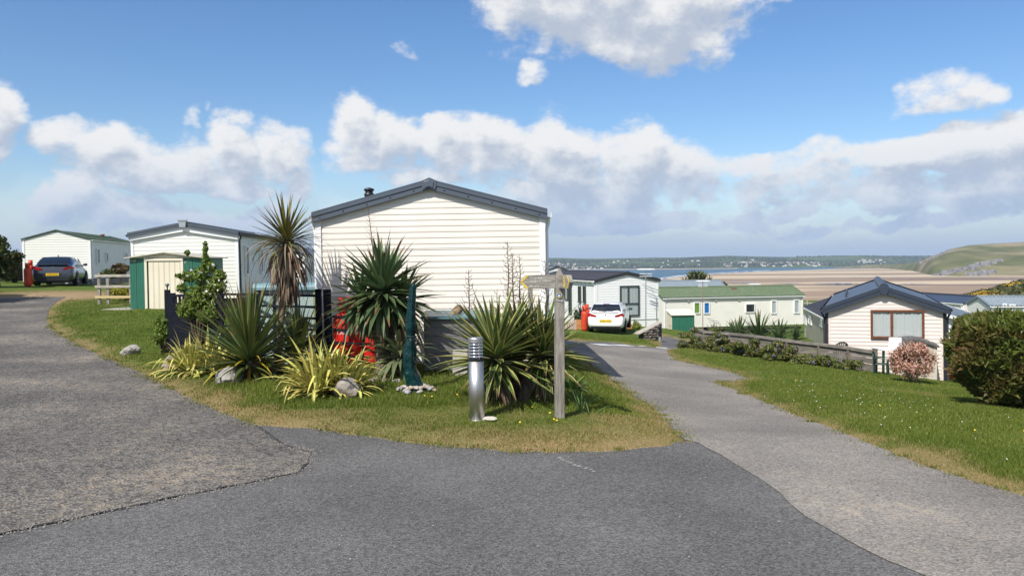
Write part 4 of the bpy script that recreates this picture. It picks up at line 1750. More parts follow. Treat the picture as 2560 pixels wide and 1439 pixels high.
# grey roofed caravan behind the long green roofed one
z8 = zat(1700, 719, 78)
p8 = P(1560, 655, 78)
c8_, F8, R8, L8 = caravan('static_caravan', 'grey tiled roof of a caravan beyond the long green roof', (p8.x, p8.y + 3, z8 - 2.3), RAD(-84), 3.6, 9.9, 2.3, .62, ivory_sid, slate_roof, barge=slate_roof, cap_m=slate_roof, eave_over=.12, skirt=.9)
# small white gable behind the signpost
p9 = P(1372, 655, 66)
z9 = zat(1372, 684, 66)
c9_, F9, R9, L9 = caravan('static_caravan', 'small distant white caravan gable seen left of the signpost top', (p9.x - .9, p9.y, z9 - 2.4), RAD(6), 3.2, 9.0, 2.4, .55, white_sid, slate_roof, barge=charcoal, barge_d=.08, eave_over=.08, skirt=1.2)
# caravan roofs at the right edge
YA = 60.0
pA = P(2409, 655, YA)
zA = zat(2409, 759.5, YA)
yawA = RAD(7)
WA = solveW(2409, YA, yawA, 2500)
cA_, FA, RA, LA = caravan('static_caravan', 'cream caravan gable with dark blue roof above the clipped hedge', (pA.x, pA.y, zA - 2.3), yawA, WA, 9.5, 2.3, .52, cream_sid, navy_roof, barge=charcoal, barge_d=.07, eave_over=.06, over=.05, sides=('L',), skirt=1.0, tiles=False)
pB = P(2496, 655, 54)
zB = zat(2520, 760, 56)
yawB = RAD(-98)
cB_, FB, RB, LB = caravan('static_caravan', 'grey roofed caravan with narrow windows at the right edge', (pB.x, pB.y + 3.6, zB - 2.3), yawB, 3.6, 9.5, 2.3, .55, ivory_sid, slate_roof, barge=slate_roof, cap_m=slate_roof, eave_over=.14, sides=('R',), skirt=.8)
win_px(cB_, RB, 2506, 758, 2516, 783, white_plastic, 'room', fr=.09)
win_px(cB_, RB, 2522, 760, 2538, 782, white_plastic, 'room', bars=(.55,), fr=.09)
win_px(cB_, RB, 2556, 764, 2572, 784, white_plastic, 'room', fr=.09)
# low roof seen between the beige caravan and the hedge
pC = P(2402, 655, 38)
zC = zat(2402, 792, 38)
cC_, FC, RC, LC = caravan('static_caravan', 'pale caravan with light grey roof glimpsed left of the clipped hedge', (pC.x - 2.35, pC.y + .6, zC - 2.6), RAD(-28), 3.0, 8.5, 2.3, .5, white_sid, slate_roof, barge=white_plastic, cap_m=slate_roof, barge_d=.14, over=.3, eave_over=.15, sides=('L',), skirt=.5)
# grey roof corner peeping over the hedge at the very edge
pD = P(2512, 655, 34)
zD = zat(2530, 792, 34)
cD_, FD, RD, LD = caravan('static_caravan', 'flat grey roof corner just above the clipped hedge', (pD.x, pD.y + 2, zD - 2.55), RAD(-60), 3.0, 8.0, 2.3, .3, white_sid, slate_roof, barge=slate_roof, cap_m=slate_roof, eave_over=.2, skirt=.5, tiles=False)
# caravan glimpsed between the tall palm and the main caravan
pE = P(744, 655, 52)
zE = zat(770, 637, 52)
cE_, FE, RE, LE = caravan('static_caravan', 'shaded grey caravan glimpsed between the tall palm and the cream caravan', (pE.x - 3.2, pE.y, zE - 2.4), RAD(3), 3.6, 10.0, 2.4, .5, white_sid, slate_roof, barge=charcoal, barge_d=.08, eave_over=.1, sides=('R',), skirt=.8)
win_px(cE_, RE, 774, 652, 782, 690, white_plastic, 'room', fr=.06)
win_px(cE_, RE, 786, 654, 791, 682, white_plastic, 'room', fr=.06)

# ------------------------------------------------------------------ strap leaved plants
LEAFS = {}


def leaf_mesh(m, el, droop, w, fold=.35, kink=0.0, segs=6, twist=0.0):
    key = (m.name, el, droop, w, fold, kink, twist)
    if key in LEAFS:
        return LEAFS[key]
    vs, at = [], []
    p = Vector((0, 0, 0))
    a = RAD(el)
    for i in range(segs + 1):
        s_ = i / segs
        ang = RAD(el) - droop * s_ ** 1.4
        if kink and s_ > .55:
            ang -= kink
        d = Vector((math.cos(ang), 0, math.sin(ang)))
        nrm = Vector((-math.sin(ang), 0, math.cos(ang)))
        wd = w * (.55 + .45 * min(1, s_ / .25)) if s_ < .3 else w * max(0.02, (1 - ((s_ - .3) / .7) ** 1.7))
        tw = twist * s_
        side = Vector((0, math.cos(tw), 0)) + nrm * math.sin(tw)
        for k, e in ((-1, 1.0), (-.45, .45), (0, 0.0), (.45, .45), (1, 1.0)):
            vs.append(p + side * (wd * .5 * k) + nrm * (fold * wd * .5 * abs(k)))
            at.append((e, s_, 0))
        if i < segs:
            p = p + d / segs
    fs = []
    for i in range(segs):
        for k in range(4):
            fs.append((i * 5 + k, i * 5 + k + 1, (i + 1) * 5 + k + 1, (i + 1) * 5 + k))
    me = np_mesh('leaf', np.array([tuple(v) for v in vs]), np.array(fs), m, np.array(at), 'leaf', smooth_=True)
    LEAFS[key] = me
    return me


def head(root, c, n, L, m, w=.06, el=(88, -40), power=1.0, droop=(.15, .6), fold=.35, kink=0.0, jit=5, stem=.25, seed=1, name='leaf', spread=.02, lens=(.8, 1.1), lowlen=1.0, twist=0.0, azr=None):
    r = random.Random(seed)
    a0 = r.uniform(0, 6)
    for i in range(n):
        u = (i + .5) / n
        e = el[0] + (el[1] - el[0]) * u ** power + r.gauss(0, jit)
        dr = droop[0] + (droop[1] - droop[0]) * u + r.uniform(-.08, .12)
        e = max(-89, min(89, round(e / 6) * 6))
        dr = round(dr / .2) * .2
        kk = kink if (kink and r.random() < .45) else 0
        me = leaf_mesh(m, e, dr, w / L, fold, kk, twist=round(r.uniform(-twist, twist) / .3) * .3 if twist else 0.0)
        az_ = a0 + i * 2.39996 + r.gauss(0, .15) if azr is None else r.uniform(*azr)
        sc = L * r.uniform(*lens) * (1 + (lowlen - 1) * u)
        o = link(name, me, root, Vector(c) + Vector((math.cos(az_) * spread, math.sin(az_) * spread, -stem * u)), (r.gauss(0, .05), r.gauss(0, .05), az_), sc)


def trunk(root, pts, rad, m, name='trunk', rough=.25, seed=1):
    r = random.Random(seed)
    path, rr_ = [], []
    n = 10
    pts = [Vector(p) for p in pts]
    for i in range(n + 1):
        t_ = i / n * (len(pts) - 1)
        k = min(int(t_), len(pts) - 2)
        path.append(pts[k].lerp(pts[k + 1], t_ - k) + Vector((r.gauss(0, .004), r.gauss(0, .004), 0)))
        rr_.append((rad[0] + (rad[1] - rad[0]) * i / n) * (1 + r.uniform(-rough, rough)))
    mb = MB()
    mb.smooth = True
    mb.tube(path, rr_, 10)
    return mb.build(name, m, root)


bark = mat('fibrous_bark', (.10, .075, .05), .95, (.19, .15, .11), 22, stretch=(1, 1, .3), bump=.8)
pale_bark = mat('pale_palm_bark', (.26, .20, .15), .95, (.15, .11, .08), 16, stretch=(1, 1, 3), bump=.8)
yucca_g = leaf_mat('yucca_green', (.075, .125, .050), (.11, .15, .06), tip=(.17, .10, .045))
yucca_low = leaf_mat('yucca_grey_green', (.13, .17, .085), (.17, .19, .09), tip=(.20, .13, .06))
vari_g = leaf_mat('yucca_variegated', (.070, .115, .032), (.44, .41, .13), .58, .80, tip=(.14, .10, .04))
cord_g = leaf_mat('cordyline_green', (.085, .125, .036), (.15, .165, .045), tip=(.20, .15, .06), rough=.35)
cord_tall = leaf_mat('cordyline_bronze_green', (.105, .125, .030), (.21, .145, .035), tip=(.19, .12, .05), rough=.35)
yellow_dead = leaf_mat('yellowed_leaf', (.42, .28, .02), (.36, .24, .03), tip=(.28, .17, .08))
straw_dead = leaf_mat('withered_leaf', (.30, .23, .17), (.22, .15, .10), tip=(.16, .10, .07), rough=.8)
brown_dead = leaf_mat('brown_dead_leaf', (.13, .08, .05), (.20, .14, .09), tip=(.10, .06, .04), rough=.8, objrand=.8)
gold_l = leaf_mat('golden_striped_leaf', (.60, .53, .15), (.12, .17, .035), .55, .88, tip=(.52, .44, .11), objrand=.35)

# tall cordyline palm
bp_ = GP(694, 948)
YD = bp_.y
r_ = empty('cordyline_palm', bp_, label='tall slender palm with spiky crown and hanging skirt of dead leaves', cat='palm')
hc = P(716, 588, YD) - bp_
mid_ = P(704, 780, YD) - bp_
trunk(r_, [(0, 0, -.05), mid_, hc], (.045, .05), pale_bark)
head(r_, hc, 95, .69, cord_tall, w=.042, el=(84, -4), power=.62, droop=(.02, .30), stem=.16, seed=3, jit=5, lowlen=.95)
head(r_, hc - Vector((0, 0, .08)), 26, .80, cord_tall, w=.026, el=(22, -8), droop=(.9, 1.7), stem=.1, seed=4, jit=8)
head(r_, hc - Vector((0, 0, .06)), 12, .85, straw_dead, w=.026, el=(30, -20), droop=(1.5, 2.2), stem=.1, seed=14, jit=10, name='dead_leaf')
head(r_, hc - Vector((0, 0, .10)), 105, .60, straw_dead, w=.042, el=(4, -78), power=.7, droop=(1.9, .25), stem=.42, seed=5, jit=8, name='dead_leaf', spread=.05, twist=.9)
head(r_, hc - Vector((0, 0, .22)), 90, .60, brown_dead, w=.05, el=(-45, -84), droop=(.6, .1), stem=.40, seed=6, jit=8, name='dead_leaf', spread=.05, twist=1.2)

# broad cordyline shrub
bc = GP(640, 955)
YC = bc.y
r_ = empty('cordyline_shrub', bc, label='broad cordyline shrub with long green sword leaves and yellowing lower leaves', cat='shrub')
h1 = P(622, 885, YC) - bc
trunk(r_, [(0, 0, -.05), h1 * .5 + Vector((.03, 0, 0)), h1], (.11, .08), bark, rough=.3)
h2 = P(742, 880, YC + .35) - bc
trunk(r_, [(.1, .05, -.05), h2 * .55, h2], (.07, .05), bark, rough=.3)
head(r_, h1, 220, 1.24, cord_g, w=.062, el=(89, -6), power=.68, droop=(.02, .40), stem=.22, seed=7, jit=5, lowlen=.86)
head(r_, h2, 70, .92, cord_g, w=.05, el=(88, 10), power=1.0, droop=(.05, .6), stem=.15, seed=8, jit=6)
head(r_, h1 - Vector((0, 0, .10)), 46, .88, yellow_dead, w=.050, el=(20, -62), droop=(1.2, .8), stem=.15, seed=9, jit=9, name='yellow_leaf')
head(r_, h1 - Vector((0, 0, .16)), 40, .52, straw_dead, w=.04, el=(-30, -80), droop=(.7, .2), stem=.2, seed=10, jit=9, name='dead_leaf', spread=.06, twist=.9)
head(r_, h2 - Vector((0, 0, .08)), 14, .8, yellow_dead, w=.038, el=(15, -55), droop=(1.2, .8), stem=.1, seed=19, jit=9, name='yellow_leaf')

# golden clumps
for (px, py, n, L, seed, lab) in [(515, 938, 230, .66, 21, 'golden striped strap leaf clump left of the cordyline shrub'), (835, 990, 265, .72, 22, 'large golden striped strap leaf clump behind the front boulder')]:
    bg_ = GP(px, py)
    r_ = empty('golden_yucca', bg_, label=lab, cat='plant', group='golden leaved clumps')
    rq = random.Random(seed)
    nh = 5
    for k in range(nh):
        a = k / nh * 6.283 + .4
        off_ = Vector((math.cos(a) * .34, math.sin(a) * .18, .02)) if k else Vector((0, 0, .03))
        head(r_, off_, n // nh, L * rq.uniform(.85, 1.1), gold_l, w=.066, el=(86, 14), power=.8, droop=(.25, 1.7), fold=.25, kink=.9, stem=.03, seed=seed * 10 + k, jit=8, spread=.05, twist=.6)
    head(r_, Vector((0, 0, .02)), 30, L * .8, gold_l, w=.05, el=(25, 0), droop=(.6, 1.4), fold=.25, kink=.7, stem=.02, seed=seed * 10 + 9, spread=.2)

# big green yucca
by = GP(958, 952)
YB = by.y
r_ = empty('yucca_tree', by, label='large dark green yucca with sharp leaves against the cream caravan', cat='yucca')
hm, hr_, hl_ = P(957, 715, YB) - by, P(1010, 735, YB + .10) - by, P(905, 738, YB + .05) - by
trunk(r_, [(0, 0, -.05), hm * .55 + Vector((-.03, 0, 0)), hm], (.13, .09), bark, rough=.3)
trunk(r_, [(0.02, .03, .1), (hr_ + hm) * .35, hr_], (.09, .06), bark, rough=.3)
trunk(r_, [(-.02, .03, .1), (hl_ + hm) * .35, hl_], (.09, .06), bark, rough=.3)
head(r_, hm, 150, .82, yucca_g, w=.095, el=(89, -50), power=.78, droop=(.02, .5), stem=.20, seed=31, jit=6, fold=.45)
head(r_, hr_, 75, .60, yucca_g, w=.082, el=(70, -60), power=.8, droop=(.02, .45), stem=.2, seed=32, jit=7, fold=.45)
head(r_, hl_, 75, .60, yucca_g, w=.082, el=(70, -60), power=.8, droop=(.02, .45), stem=.2, seed=33, jit=7, fold=.45)
head(r_, hm - Vector((0, 0, .12)), 40, .62, yucca_g, w=.082, el=(-5, -62), droop=(.35, .5), stem=.1, seed=38, jit=6, fold=.45, name='lower_leaf')
for q, s_ in ((hm, 34), (hr_, 35)):
    head(r_, q - Vector((0, 0, .22)), 26, .55, brown_dead, w=.06, el=(-45, -85), droop=(.4, .1), stem=.35, seed=s_, jit=7, name='dead_leaf', spread=.07, twist=.6)
mb = MB()
st0 = P(938, 690, YB) - by
st1 = P(919, 512, YB) - by
mb.tube([st0, st0.lerp(st1, .5) + Vector((.01, 0, 0)), st1], [.012, .008, .003], 6)
rt = random.Random(2)
for k in range(16):
    u = .45 + .5 * k / 16
    a = st0.lerp(st1, u)
    s_ = 1 if k % 2 else -1
    mb.tube([a, a + Vector((s_ * rt.uniform(.05, .11), rt.uniform(-.04, .04), rt.uniform(.03, .10)))], [.003, .001], 4)
mb.build('flower_stalk', bark, r_)

bl = GP(1005, 955)
r_ = empty('low_yucca', bl, label='low drooping grey green yucca under the large yucca beside the parasol cover', cat='yucca')
trunk(r_, [(0, 0, -.05), (0, .02, .25)], (.09, .07), bark)
head(r_, Vector((-.05, 0, .40)), 80, .60, yucca_low, w=.07, el=(62, -35), droop=(.8, 1.3), stem=.2, seed=41, jit=8, fold=.3)

# variegated yucca in front
bv = GP(1280, 1022)
YV = bv.y
r_ = empty('variegated_yucca', bv, label='cream edged variegated yucca with bare flower stalks beside the signpost', cat='yucca')
ha, hb, hcc = P(1240, 880, YV + .05) - bv, P(1355, 872, YV + .40) - bv, P(1300, 850, YV + .55) - bv
for q in (ha, hb, hcc):
    trunk(r_, [Vector((q.x * .25, q.y * .4, -.05)), q * .55, q], (.10, .075), mat('dark_bark', (.05, .038, .028), .95, (.10, .08, .06), 20, bump=.8), rough=.3)
head(r_, ha, 124, .82, vari_g, w=.092, el=(86, -12), power=.56, droop=(.02, .35), stem=.16, seed=51, jit=6, fold=.4)
head(r_, hb, 100, .72, vari_g, w=.086, el=(86, -14), power=.58, droop=(.02, .35), stem=.16, seed=52, jit=6, fold=.4)
head(r_, hcc, 74, .62, vari_g, w=.08, el=(88, 0), power=.8, droop=(.02, .3), stem=.12, seed=53, jit=6, fold=.4)
for q, s_ in ((ha, 54), (hb, 55)):
    head(r_, q - Vector((0, 0, .16)), 20, .42, brown_dead, w=.045, el=(-25, -82), droop=(.6, .2), stem=.3, seed=s_, jit=8, name='dead_leaf', spread=.06, twist=.7)
    head(r_, q - Vector((0, 0, .10)), 5, .6, vari_g, w=.055, el=(-20, -60), droop=(.9, .4), stem=.1, seed=s_ + 5, azr=(-2.4, -.7))


def stalk(root, a, b, seed, tw=30, spread_=.12, m=bark):
    rt = random.Random(seed)
    mb = MB()
    a, b = Vector(a), Vector(b)
    path = [a.lerp(b, k / 6) + Vector((rt.gauss(0, .006), rt.gauss(0, .006), 0)) * (1 if 0 < k < 6 else 0) for k in range(7)]
    mb.tube(path, [.011 * (1 - .8 * k / 6) for k in range(7)], 6)
    for k in range(tw):
        u = .2 + .78 * k / tw
        q = a.lerp(b, u)
        az_ = k * 2.4 + rt.gauss(0, .3)
        Lw = spread_ * (1.1 - u * .75) * rt.uniform(.7, 1.3)
        d = Vector((math.cos(az_), math.sin(az_), .25))
        e1 = q + d * Lw * .6
        e2 = e1 + Vector((d.x * .3, d.y * .3, .8)) * Lw * .6
        mb.tube([q, e1, e2], [.0042, .0032, .0018], 4)
    mb.build('flower_stalk', m, root)


brown_stalk = mat('brown_stalk', (.16, .09, .05), .9, (.09, .055, .035), 20)
for k, (x0, y0, x1, y1, dy, n) in enumerate([(1272, 790, 1268, 602, .25, 34), (1285, 790, 1281, 632, .4, 30), (1302, 790, 1298, 636, .5, 26), (1172, 800, 1171, 672, .5, 22), (1366, 790, 1362, 648, .6, 26), (1243, 850, 1243, 722, .0, 10)]):
    stalk(r_, P(x0, y0, YV + dy) - bv, P(x1, y1, YV + dy) - bv, 60 + k, n, .14, brown_stalk)


# ------------------------------------------------------------------ leafy shrubs
def foliage(name, parent, m, blobs, n, leaf=.03, seed=1, aspect=.55, shell=.55, third=0.0, tone=(0, 1), flat=0.0, kindfn=None):
    """blobs: (centre, radii, weight) in the parent's frame"""
    r = np.random.default_rng(seed)
    wts = np.array([b_[2] if len(b_) > 2 else b_[1][0] * b_[1][1] * b_[1][2] for b_ in blobs], float)
    wts /= wts.sum()
    idx = r.choice(len(blobs), n, p=wts)
    C = np.array([tuple(b_[0]) for b_ in blobs])[idx]
    R = np.array([tuple(b_[1]) for b_ in blobs])[idx]
    d = r.normal(size=(n, 3))
    d /= np.linalg.norm(d, axis=1)[:, None]
    rad = shell + (1 - shell) * r.random(n)
    rad *= 1 + r.normal(size=n) * .05
    p = C + d * R * rad[:, None]
    nrm = d + r.normal(size=(n, 3)) * .75
    nrm[:, 2] += flat
    nrm /= np.linalg.norm(nrm, axis=1)[:, None]
    t1 = np.cross(nrm, r.normal(size=(n, 3)))
    t1 /= np.linalg.norm(t1, axis=1)[:, None] + 1e-9
    t2 = np.cross(nrm, t1)
    s_ = leaf * r.uniform(.6, 1.3, n)[:, None]
    v = np.stack([p - t1 * s_, p + t2 * s_ * aspect + nrm * s_ * .15, p + t1 * s_, p - t2 * s_ * aspect + nrm * s_ * .15], 1).reshape(-1, 3)
    f = np.arange(n * 4).reshape(n, 4)
    bt = r.random(len(blobs))[idx]
    tn = np.clip(tone[0] + (tone[1] - tone[0]) * (r.random(n) * .65 + bt * .35), 0, 1)
    kd = (r.random(n) < third).astype(float) * r.uniform(.5, 1, n)
    if kindfn is not None:
        kd = np.maximum(kd, kindfn(p, d, rad, r))
    at = np.repeat(np.stack([tn, kd], 1), 4, 0)
    return link(name, np_mesh(name, v, f, m, at), parent)


def twigs(root, ends, m, base=(0, 0, 0), r0=.012, name='stem', seed=1):
    rt = random.Random(seed)
    mb = MB()
    for e in ends:
        e = Vector(e)
        b0 = Vector(base) + Vector((rt.gauss(0, .03), rt.gauss(0, .03), 0))
        mb.tube([b0, b0.lerp(e, .5) + Vector((rt.gauss(0, .03), rt.gauss(0, .03), .04)), e], [r0, r0 * .7, r0 * .3], 6)
    return mb.build(name, m, root)


leaf_bright = foliage_mat('bright_shrub_leaf', (.07, .12, .016), (.21, .28, .045), (.16, .11, .03))
leaf_dark = foliage_mat('dark_shrub_leaf', (.025, .05, .012), (.075, .115, .028), (.10, .075, .03))
leaf_mid = foliage_mat('mid_shrub_leaf', (.04, .07, .018), (.10, .14, .035), (.22, .16, .06))
petal = mat('white_petal', (.80, .76, .78), .6, trans=.3)

# flowering shrub with white blossom by the black fence
YF = 13.9
bf = Vector((P(500, 800, YF).x, YF, G(P(500, 800, YF).x, YF)))
r_ = empty('flowering_shrub', bf, label='bright green shrub with white blossom rising above the black fence', cat='shrub')
bl_ = []
for (px, py, rx, ry) in [(513, 625, 5, 20), (515, 655, 9, 22), (470, 690, 16, 14), (500, 690, 22, 24), (530, 665, 12, 14), (455, 720, 12, 12), (448, 690, 8, 7), (540, 720, 24, 30), (500, 740, 30, 28), (470, 770, 24, 26), (530, 780, 36, 30), (468, 632, 6, 6), (548, 690, 14, 18)]:
    c = P(px, py, YF) - bf
    k = YF / FPX
    bl_.append((c, (rx * k * 1.2, max(.05, rx * k * 1.1), ry * k * 1.1), rx * ry))
foliage('foliage', r_, leaf_bright, bl_, 7000, .034, 3, shell=.15, third=.06)
twigs(r_, [b_[0] for b_ in bl_], mat('shrub_twig', (.10, .07, .045), .9), r0=.014, seed=5)
pm = MB()
for k in range(7):
    a = k * .9
    pm.add([(0, 0, 0), (math.cos(a) * .03, math.sin(a) * .03, .012), (math.cos(a + .5) * .036, math.sin(a + .5) * .036, .010), (math.cos(a + .9) * .03, math.sin(a + .9) * .03, .012)], [(0, 1, 2, 3)])
pme = pm.mesh('blossom', petal, fix=False)
rb = random.Random(9)
for (px, py) in [(463, 656), (478, 676), (503, 682), (533, 663), (521, 670), (500, 700), (527, 712), (520, 706), (524, 735), (537, 712), (515, 728), (512, 748), (545, 725), (538, 742), (548, 700), (470, 690), (530, 755)]:
    link('blossom', pme, r_, P(px, py, YF - .16 - rb.random() * .1) - bf, (RAD(65) + rb.gauss(0, .4), rb.gauss(0, .4), rb.uniform(0, 6)), rb.uniform(.5, .95))

for (px0, px1, py0, py1, Yq, lab, mm, n, lf) in [
        (384, 428, 790, 892, 14.6, 'small leafy shrub at the foot of the black fence post', leaf_bright, 900, .035),
        (705, 795, 790, 900, 12.55, 'leafy dark shrub growing up the open black trellis', leaf_dark, 1500, .032),
        (548, 600, 812, 880, 13.2, 'dark leafy shrub low against the solid black fence', leaf_dark, 900, .032),
        (252, 292, 668, 700, 29.0, 'thin leafy shrub beside the rail fence post', leaf_mid, 500, .07),
        (274, 328, 650, 690, 30.0, 'twiggy red brown shrub behind the rail fence', foliage_mat('red_shrub_leaf', (.05, .04, .02), (.13, .12, .05), (.22, .06, .04)), 800, .06)]:
    xq = P((px0 + px1) / 2, 700, Yq).x
    bq = Vector((xq, Yq, G(xq, Yq)))
    r_ = empty('shrub', bq, label=lab, cat='shrub')
    rq = random.Random(n + px0)
    bl_ = []
    k = Yq / FPX
    for j in range(10):
        c = P(rq.uniform(px0 + 6, px1 - 6), rq.uniform(py0 + 8, py1 - 8), Yq + rq.uniform(-.15, .15)) - bq
        c.z = max(c.z, .08)
        bl_.append((c, ((px1 - px0) * k * .20, .16, (py1 - py0) * k * .14), 1))
    foliage('foliage', r_, mm, bl_, n, lf, n, shell=.2, third=.12)
    twigs(r_, [b_[0] for b_ in bl_], mat('shrub_twig', (.1, .07, .045)), seed=n)
# golden low conifer behind the rail fence
bq = Vector((P(310, 715, 28.8).x, 28.8, G(P(310, 715, 28.8).x, 28.8)))
r_ = empty('golden_conifer', bq, label='low golden green conifer behind the rail fence', cat='shrub')
foliage('foliage', r_, foliage_mat('gold_conifer', (.10, .11, .01), (.30, .27, .02)), [((-.1, 0, .30), (.55, .4, .22), 2), ((.35, 0, .2), (.35, .3, .2), 1)], 1500, .05, 4, shell=.5)
twigs(r_, [(-.1, 0, .3), (.3, 0, .2)], mat('shrub_twig', (.1, .07, .045)), seed=3)

# ------------------------------------------------------------------ rocks and pebbles
from mathutils import noise as mnoise


def rock_mesh(seed, size, m, sub=3, flat=.75, rough=.28, name='boulder'):
    bm = bmesh.new()
    bmesh.ops.create_icosphere(bm, subdivisions=sub, radius=1)
    o = Vector((seed * 3.7, seed * 1.3, seed * 2.1))
    for v in bm.verts:
        d = v.co.normalized()
        k = 1 + rough * mnoise.noise(d * 1.1 + o) * 1.5 + rough * .5 * mnoise.noise(d * 3.1 + o) + rough * .25 * mnoise.noise(d * 8 + o)
        # chip flat planes
        for j in range(7):
            pn = Vector((math.sin(seed * 2 + j * 2.1), math.cos(seed + j * 1.3), math.sin(j * 1.7 + seed * .5))).normalized()
            lim = .74 + .08 * math.sin(j + seed)
            dd = d.dot(pn) * k
            if dd > lim:
                k -= (dd - lim) * .8
        v.co = Vector((d.x * k * size[0], d.y * k * size[1], max(d.z * k, -.55) * size[2]))
    for f in bm.faces:
        f.smooth = False
    me = bpy.data.meshes.new(name)
    bm.to_mesh(me)
    bm.free()
    me.materials.append(m)
    return me


stone = mat('lichen_limestone', (.36, .34, .31), .9, (.22, .205, .185), 7, 6, bump=.9, bscale=26, col3=(.46, .44, .40), scale3=4.0, amt3=.8)
stone2 = mat('rusty_limestone', (.33, .29, .25), .9, (.21, .185, .16), 6, 6, bump=.9, bscale=24, col3=(.36, .22, .10), scale3=3.0, amt3=.55)
for k, (px, py, w, h, mm, lab) in enumerate([
        (425, 936, 50, 40, stone2, 'rounded grey boulder at the left end of the planting'),
        (566, 970, 76, 44, stone, 'pale angular boulder in front of the cordyline shrub'),
        (860, 1006, 84, 52, stone2, 'brown grey boulder half hidden by the golden clump'),
        (319, 894, 46, 24, stone, 'small flat pale stone alone on the left lawn'),
        (1196, 1012, 68, 50, stone2, 'weathered stone block standing behind the steel bollard'),
        (1222, 1066, 44, 10, mat('bleached_stone', (.62, .58, .50), .9, (.5, .46, .4), 9, bump=.5), 'thin bleached stone lying at the foot of the bollard'),
        (795, 968, 40, 20, stone2, 'small flat stone right of the cordyline shrub base')]):
    p = GP(px, py)
    kk = p.y / FPX
    me = rock_mesh(k + 1.3, (w * kk * .56, w * kk * .42, h * kk * .66), mm)
    o = link('boulder', me, None, p + Vector((0, w * kk * .3, h * kk * .30)), (0, 0, k * 1.1))
    tag(o, lab, 'rock', 'stones around the planting')

# pebble heap at the parasol foot
pp = GP(1040, 990)
r_ = empty('pebble_heap', pp, label='heap of pale beach pebbles round the foot of the parasol', cat='pebbles')
pmats = [mat('pebble_pale', (.42, .39, .35), .7, (.32, .30, .27), 20), mat('pebble_tan', (.42, .32, .23), .75, (.33, .25, .18), 20), mat('pebble_grey', (.32, .33, .35), .7, (.25, .26, .28), 20)]
pms = [rock_mesh(20 + i, (.045, .036, .028), pmats[i % 3], 2, rough=.12, name='pebble') for i in range(9)]
rp = random.Random(5)
for k in range(95):
    a, d = rp.uniform(0, 6.28), abs(rp.gauss(0, .5))
    x, y = math.cos(a) * min(d, 1) * .27 + .0, math.sin(a) * min(d, 1) * .22
    link('pebble', pms[k % 9], r_, (x, y, .02 + .05 * max(0, 1 - math.hypot(x, y) / .27) + rp.uniform(0, .02)), (rp.gauss(0, .4), rp.gauss(0, .4), rp.uniform(0, 6)), rp.uniform(.6, 1.15))
p2 = GP(975, 962)
r_ = empty('pebble_patch', p2, label='few white pebbles under the low yucca', cat='pebbles')
for k in range(26):
    link('pebble', pms[(k * 3) % 9], r_, (rp.gauss(0, .16), rp.gauss(0, .08), .015), (0, 0, rp.uniform(0, 6)), rp.uniform(.5, 1.0))

# ------------------------------------------------------------------ parasol cover
YP = pp.y
r_ = empty('covered_parasol', pp, label='closed garden parasol wrapped in a glossy dark green cover', cat='parasol')
kk = YP / FPX
secs = [(982, 1040, 29, 24), (972, 1039, 27, 22), (955, 1034, 24, 20), (935, 1027, 21, 20), (915, 1023, 20, 19), (895, 1023, 21, 19), (880, 1022, 20, 18), (860, 1025, 16, 15), (846, 1027, 13, 13), (838, 1027, 12.5, 12), (826, 1026, 16, 15), (805, 1026, 16, 15), (780, 1028, 13, 13), (750, 1030, 11, 11), (725, 1032, 9.5, 10), (713, 1033, 8, 9), (708, 1034, 4, 5)]
mb = MB()
mb.smooth = True
rows = []
rw = random.Random(3)
ns = 30
for si, (py, px, rx, ry) in enumerate(np.array([[np.interp(t_, range(len(secs)), [s_[j] for s_ in secs]) for j in range(4)] for t_ in np.linspace(0, len(secs) - 1, 64)])):
    c = P(px, py, YP) - pp
    row = []
    for k in range(ns):
        a = 2 * math.pi * k / ns
        f = .94 + .13 * mnoise.noise(Vector((math.cos(a) * 1.6, math.sin(a) * 1.6, c.z * 9 + 4))) + .10 * math.sin(a * 5 + c.z * 2) + .16 * abs(mnoise.noise(Vector((math.cos(a) * 2.5 + c.z * 5, math.sin(a) * 2.5, c.z * 15)))) - .04
        row.append((c.x + math.cos(a) * rx * .88 * kk * f, c.y + math.sin(a) * ry * .88 * kk * f, c.z))
    rows.append(row)
mb.grid(rows, closed=True)
mb.add(rows[-1], [tuple(range(ns))])
mb.build('cover', mat('green_tarpaulin', (.0025, .030, .030), .26, (.0018, .020, .022), 5, spec=.35, bump=.9, bscale=16), r_)
mb = MB()
mb.smooth = True
c = P(1027, 840, YP) - pp
mb.tube([(c.x + math.cos(a) * 13.5 * kk, c.y + math.sin(a) * 13 * kk, c.z) for a in np.linspace(0, 6.28, 25)], .007, 6)
mb.build('tie_cord', mat('dark_cord', (.004, .04, .045), .6), r_)
mb = MB()
mb.tube([(.02, 0, -.02), (.02, 0, .1)], .025, 10)
mb.build('pole', steel_dull, r_)

# ------------------------------------------------------------------ steel bollard light
pb = GP(1193, 1061)
hb_ = (1061 - 855) * pb.y / FPX
rad_ = 19.2 * pb.y / FPX
r_ = empty('bollard_light', pb, label='brushed steel bollard light with louvred head beside the signpost', cat='bollard')
r_.rotation_euler = (0, RAD(-.6), 0)
steel = bpy.data.materials.new('brushed_steel')
steel.use_nodes = True
t = steel.node_tree
b = t.nodes['Principled BSDF']
b.inputs['Metallic'].default_value = 1
b.inputs['Base Color'].default_value = (.52, .51, .50, 1)
b.inputs['Roughness'].default_value = .34
b.inputs['Anisotropic'].default_value = 0.0
tcn = nd(t, 'ShaderNodeTexCoord')
mpn = nd(t, 'ShaderNodeMapping')
mpn.inputs['Scale'].default_value = (120, 120, .6)
t.links.new(tcn.outputs['Object'], mpn.inputs[0])
nz = nd(t, 'ShaderNodeTexNoise')
nz.inputs['Scale'].default_value = 2
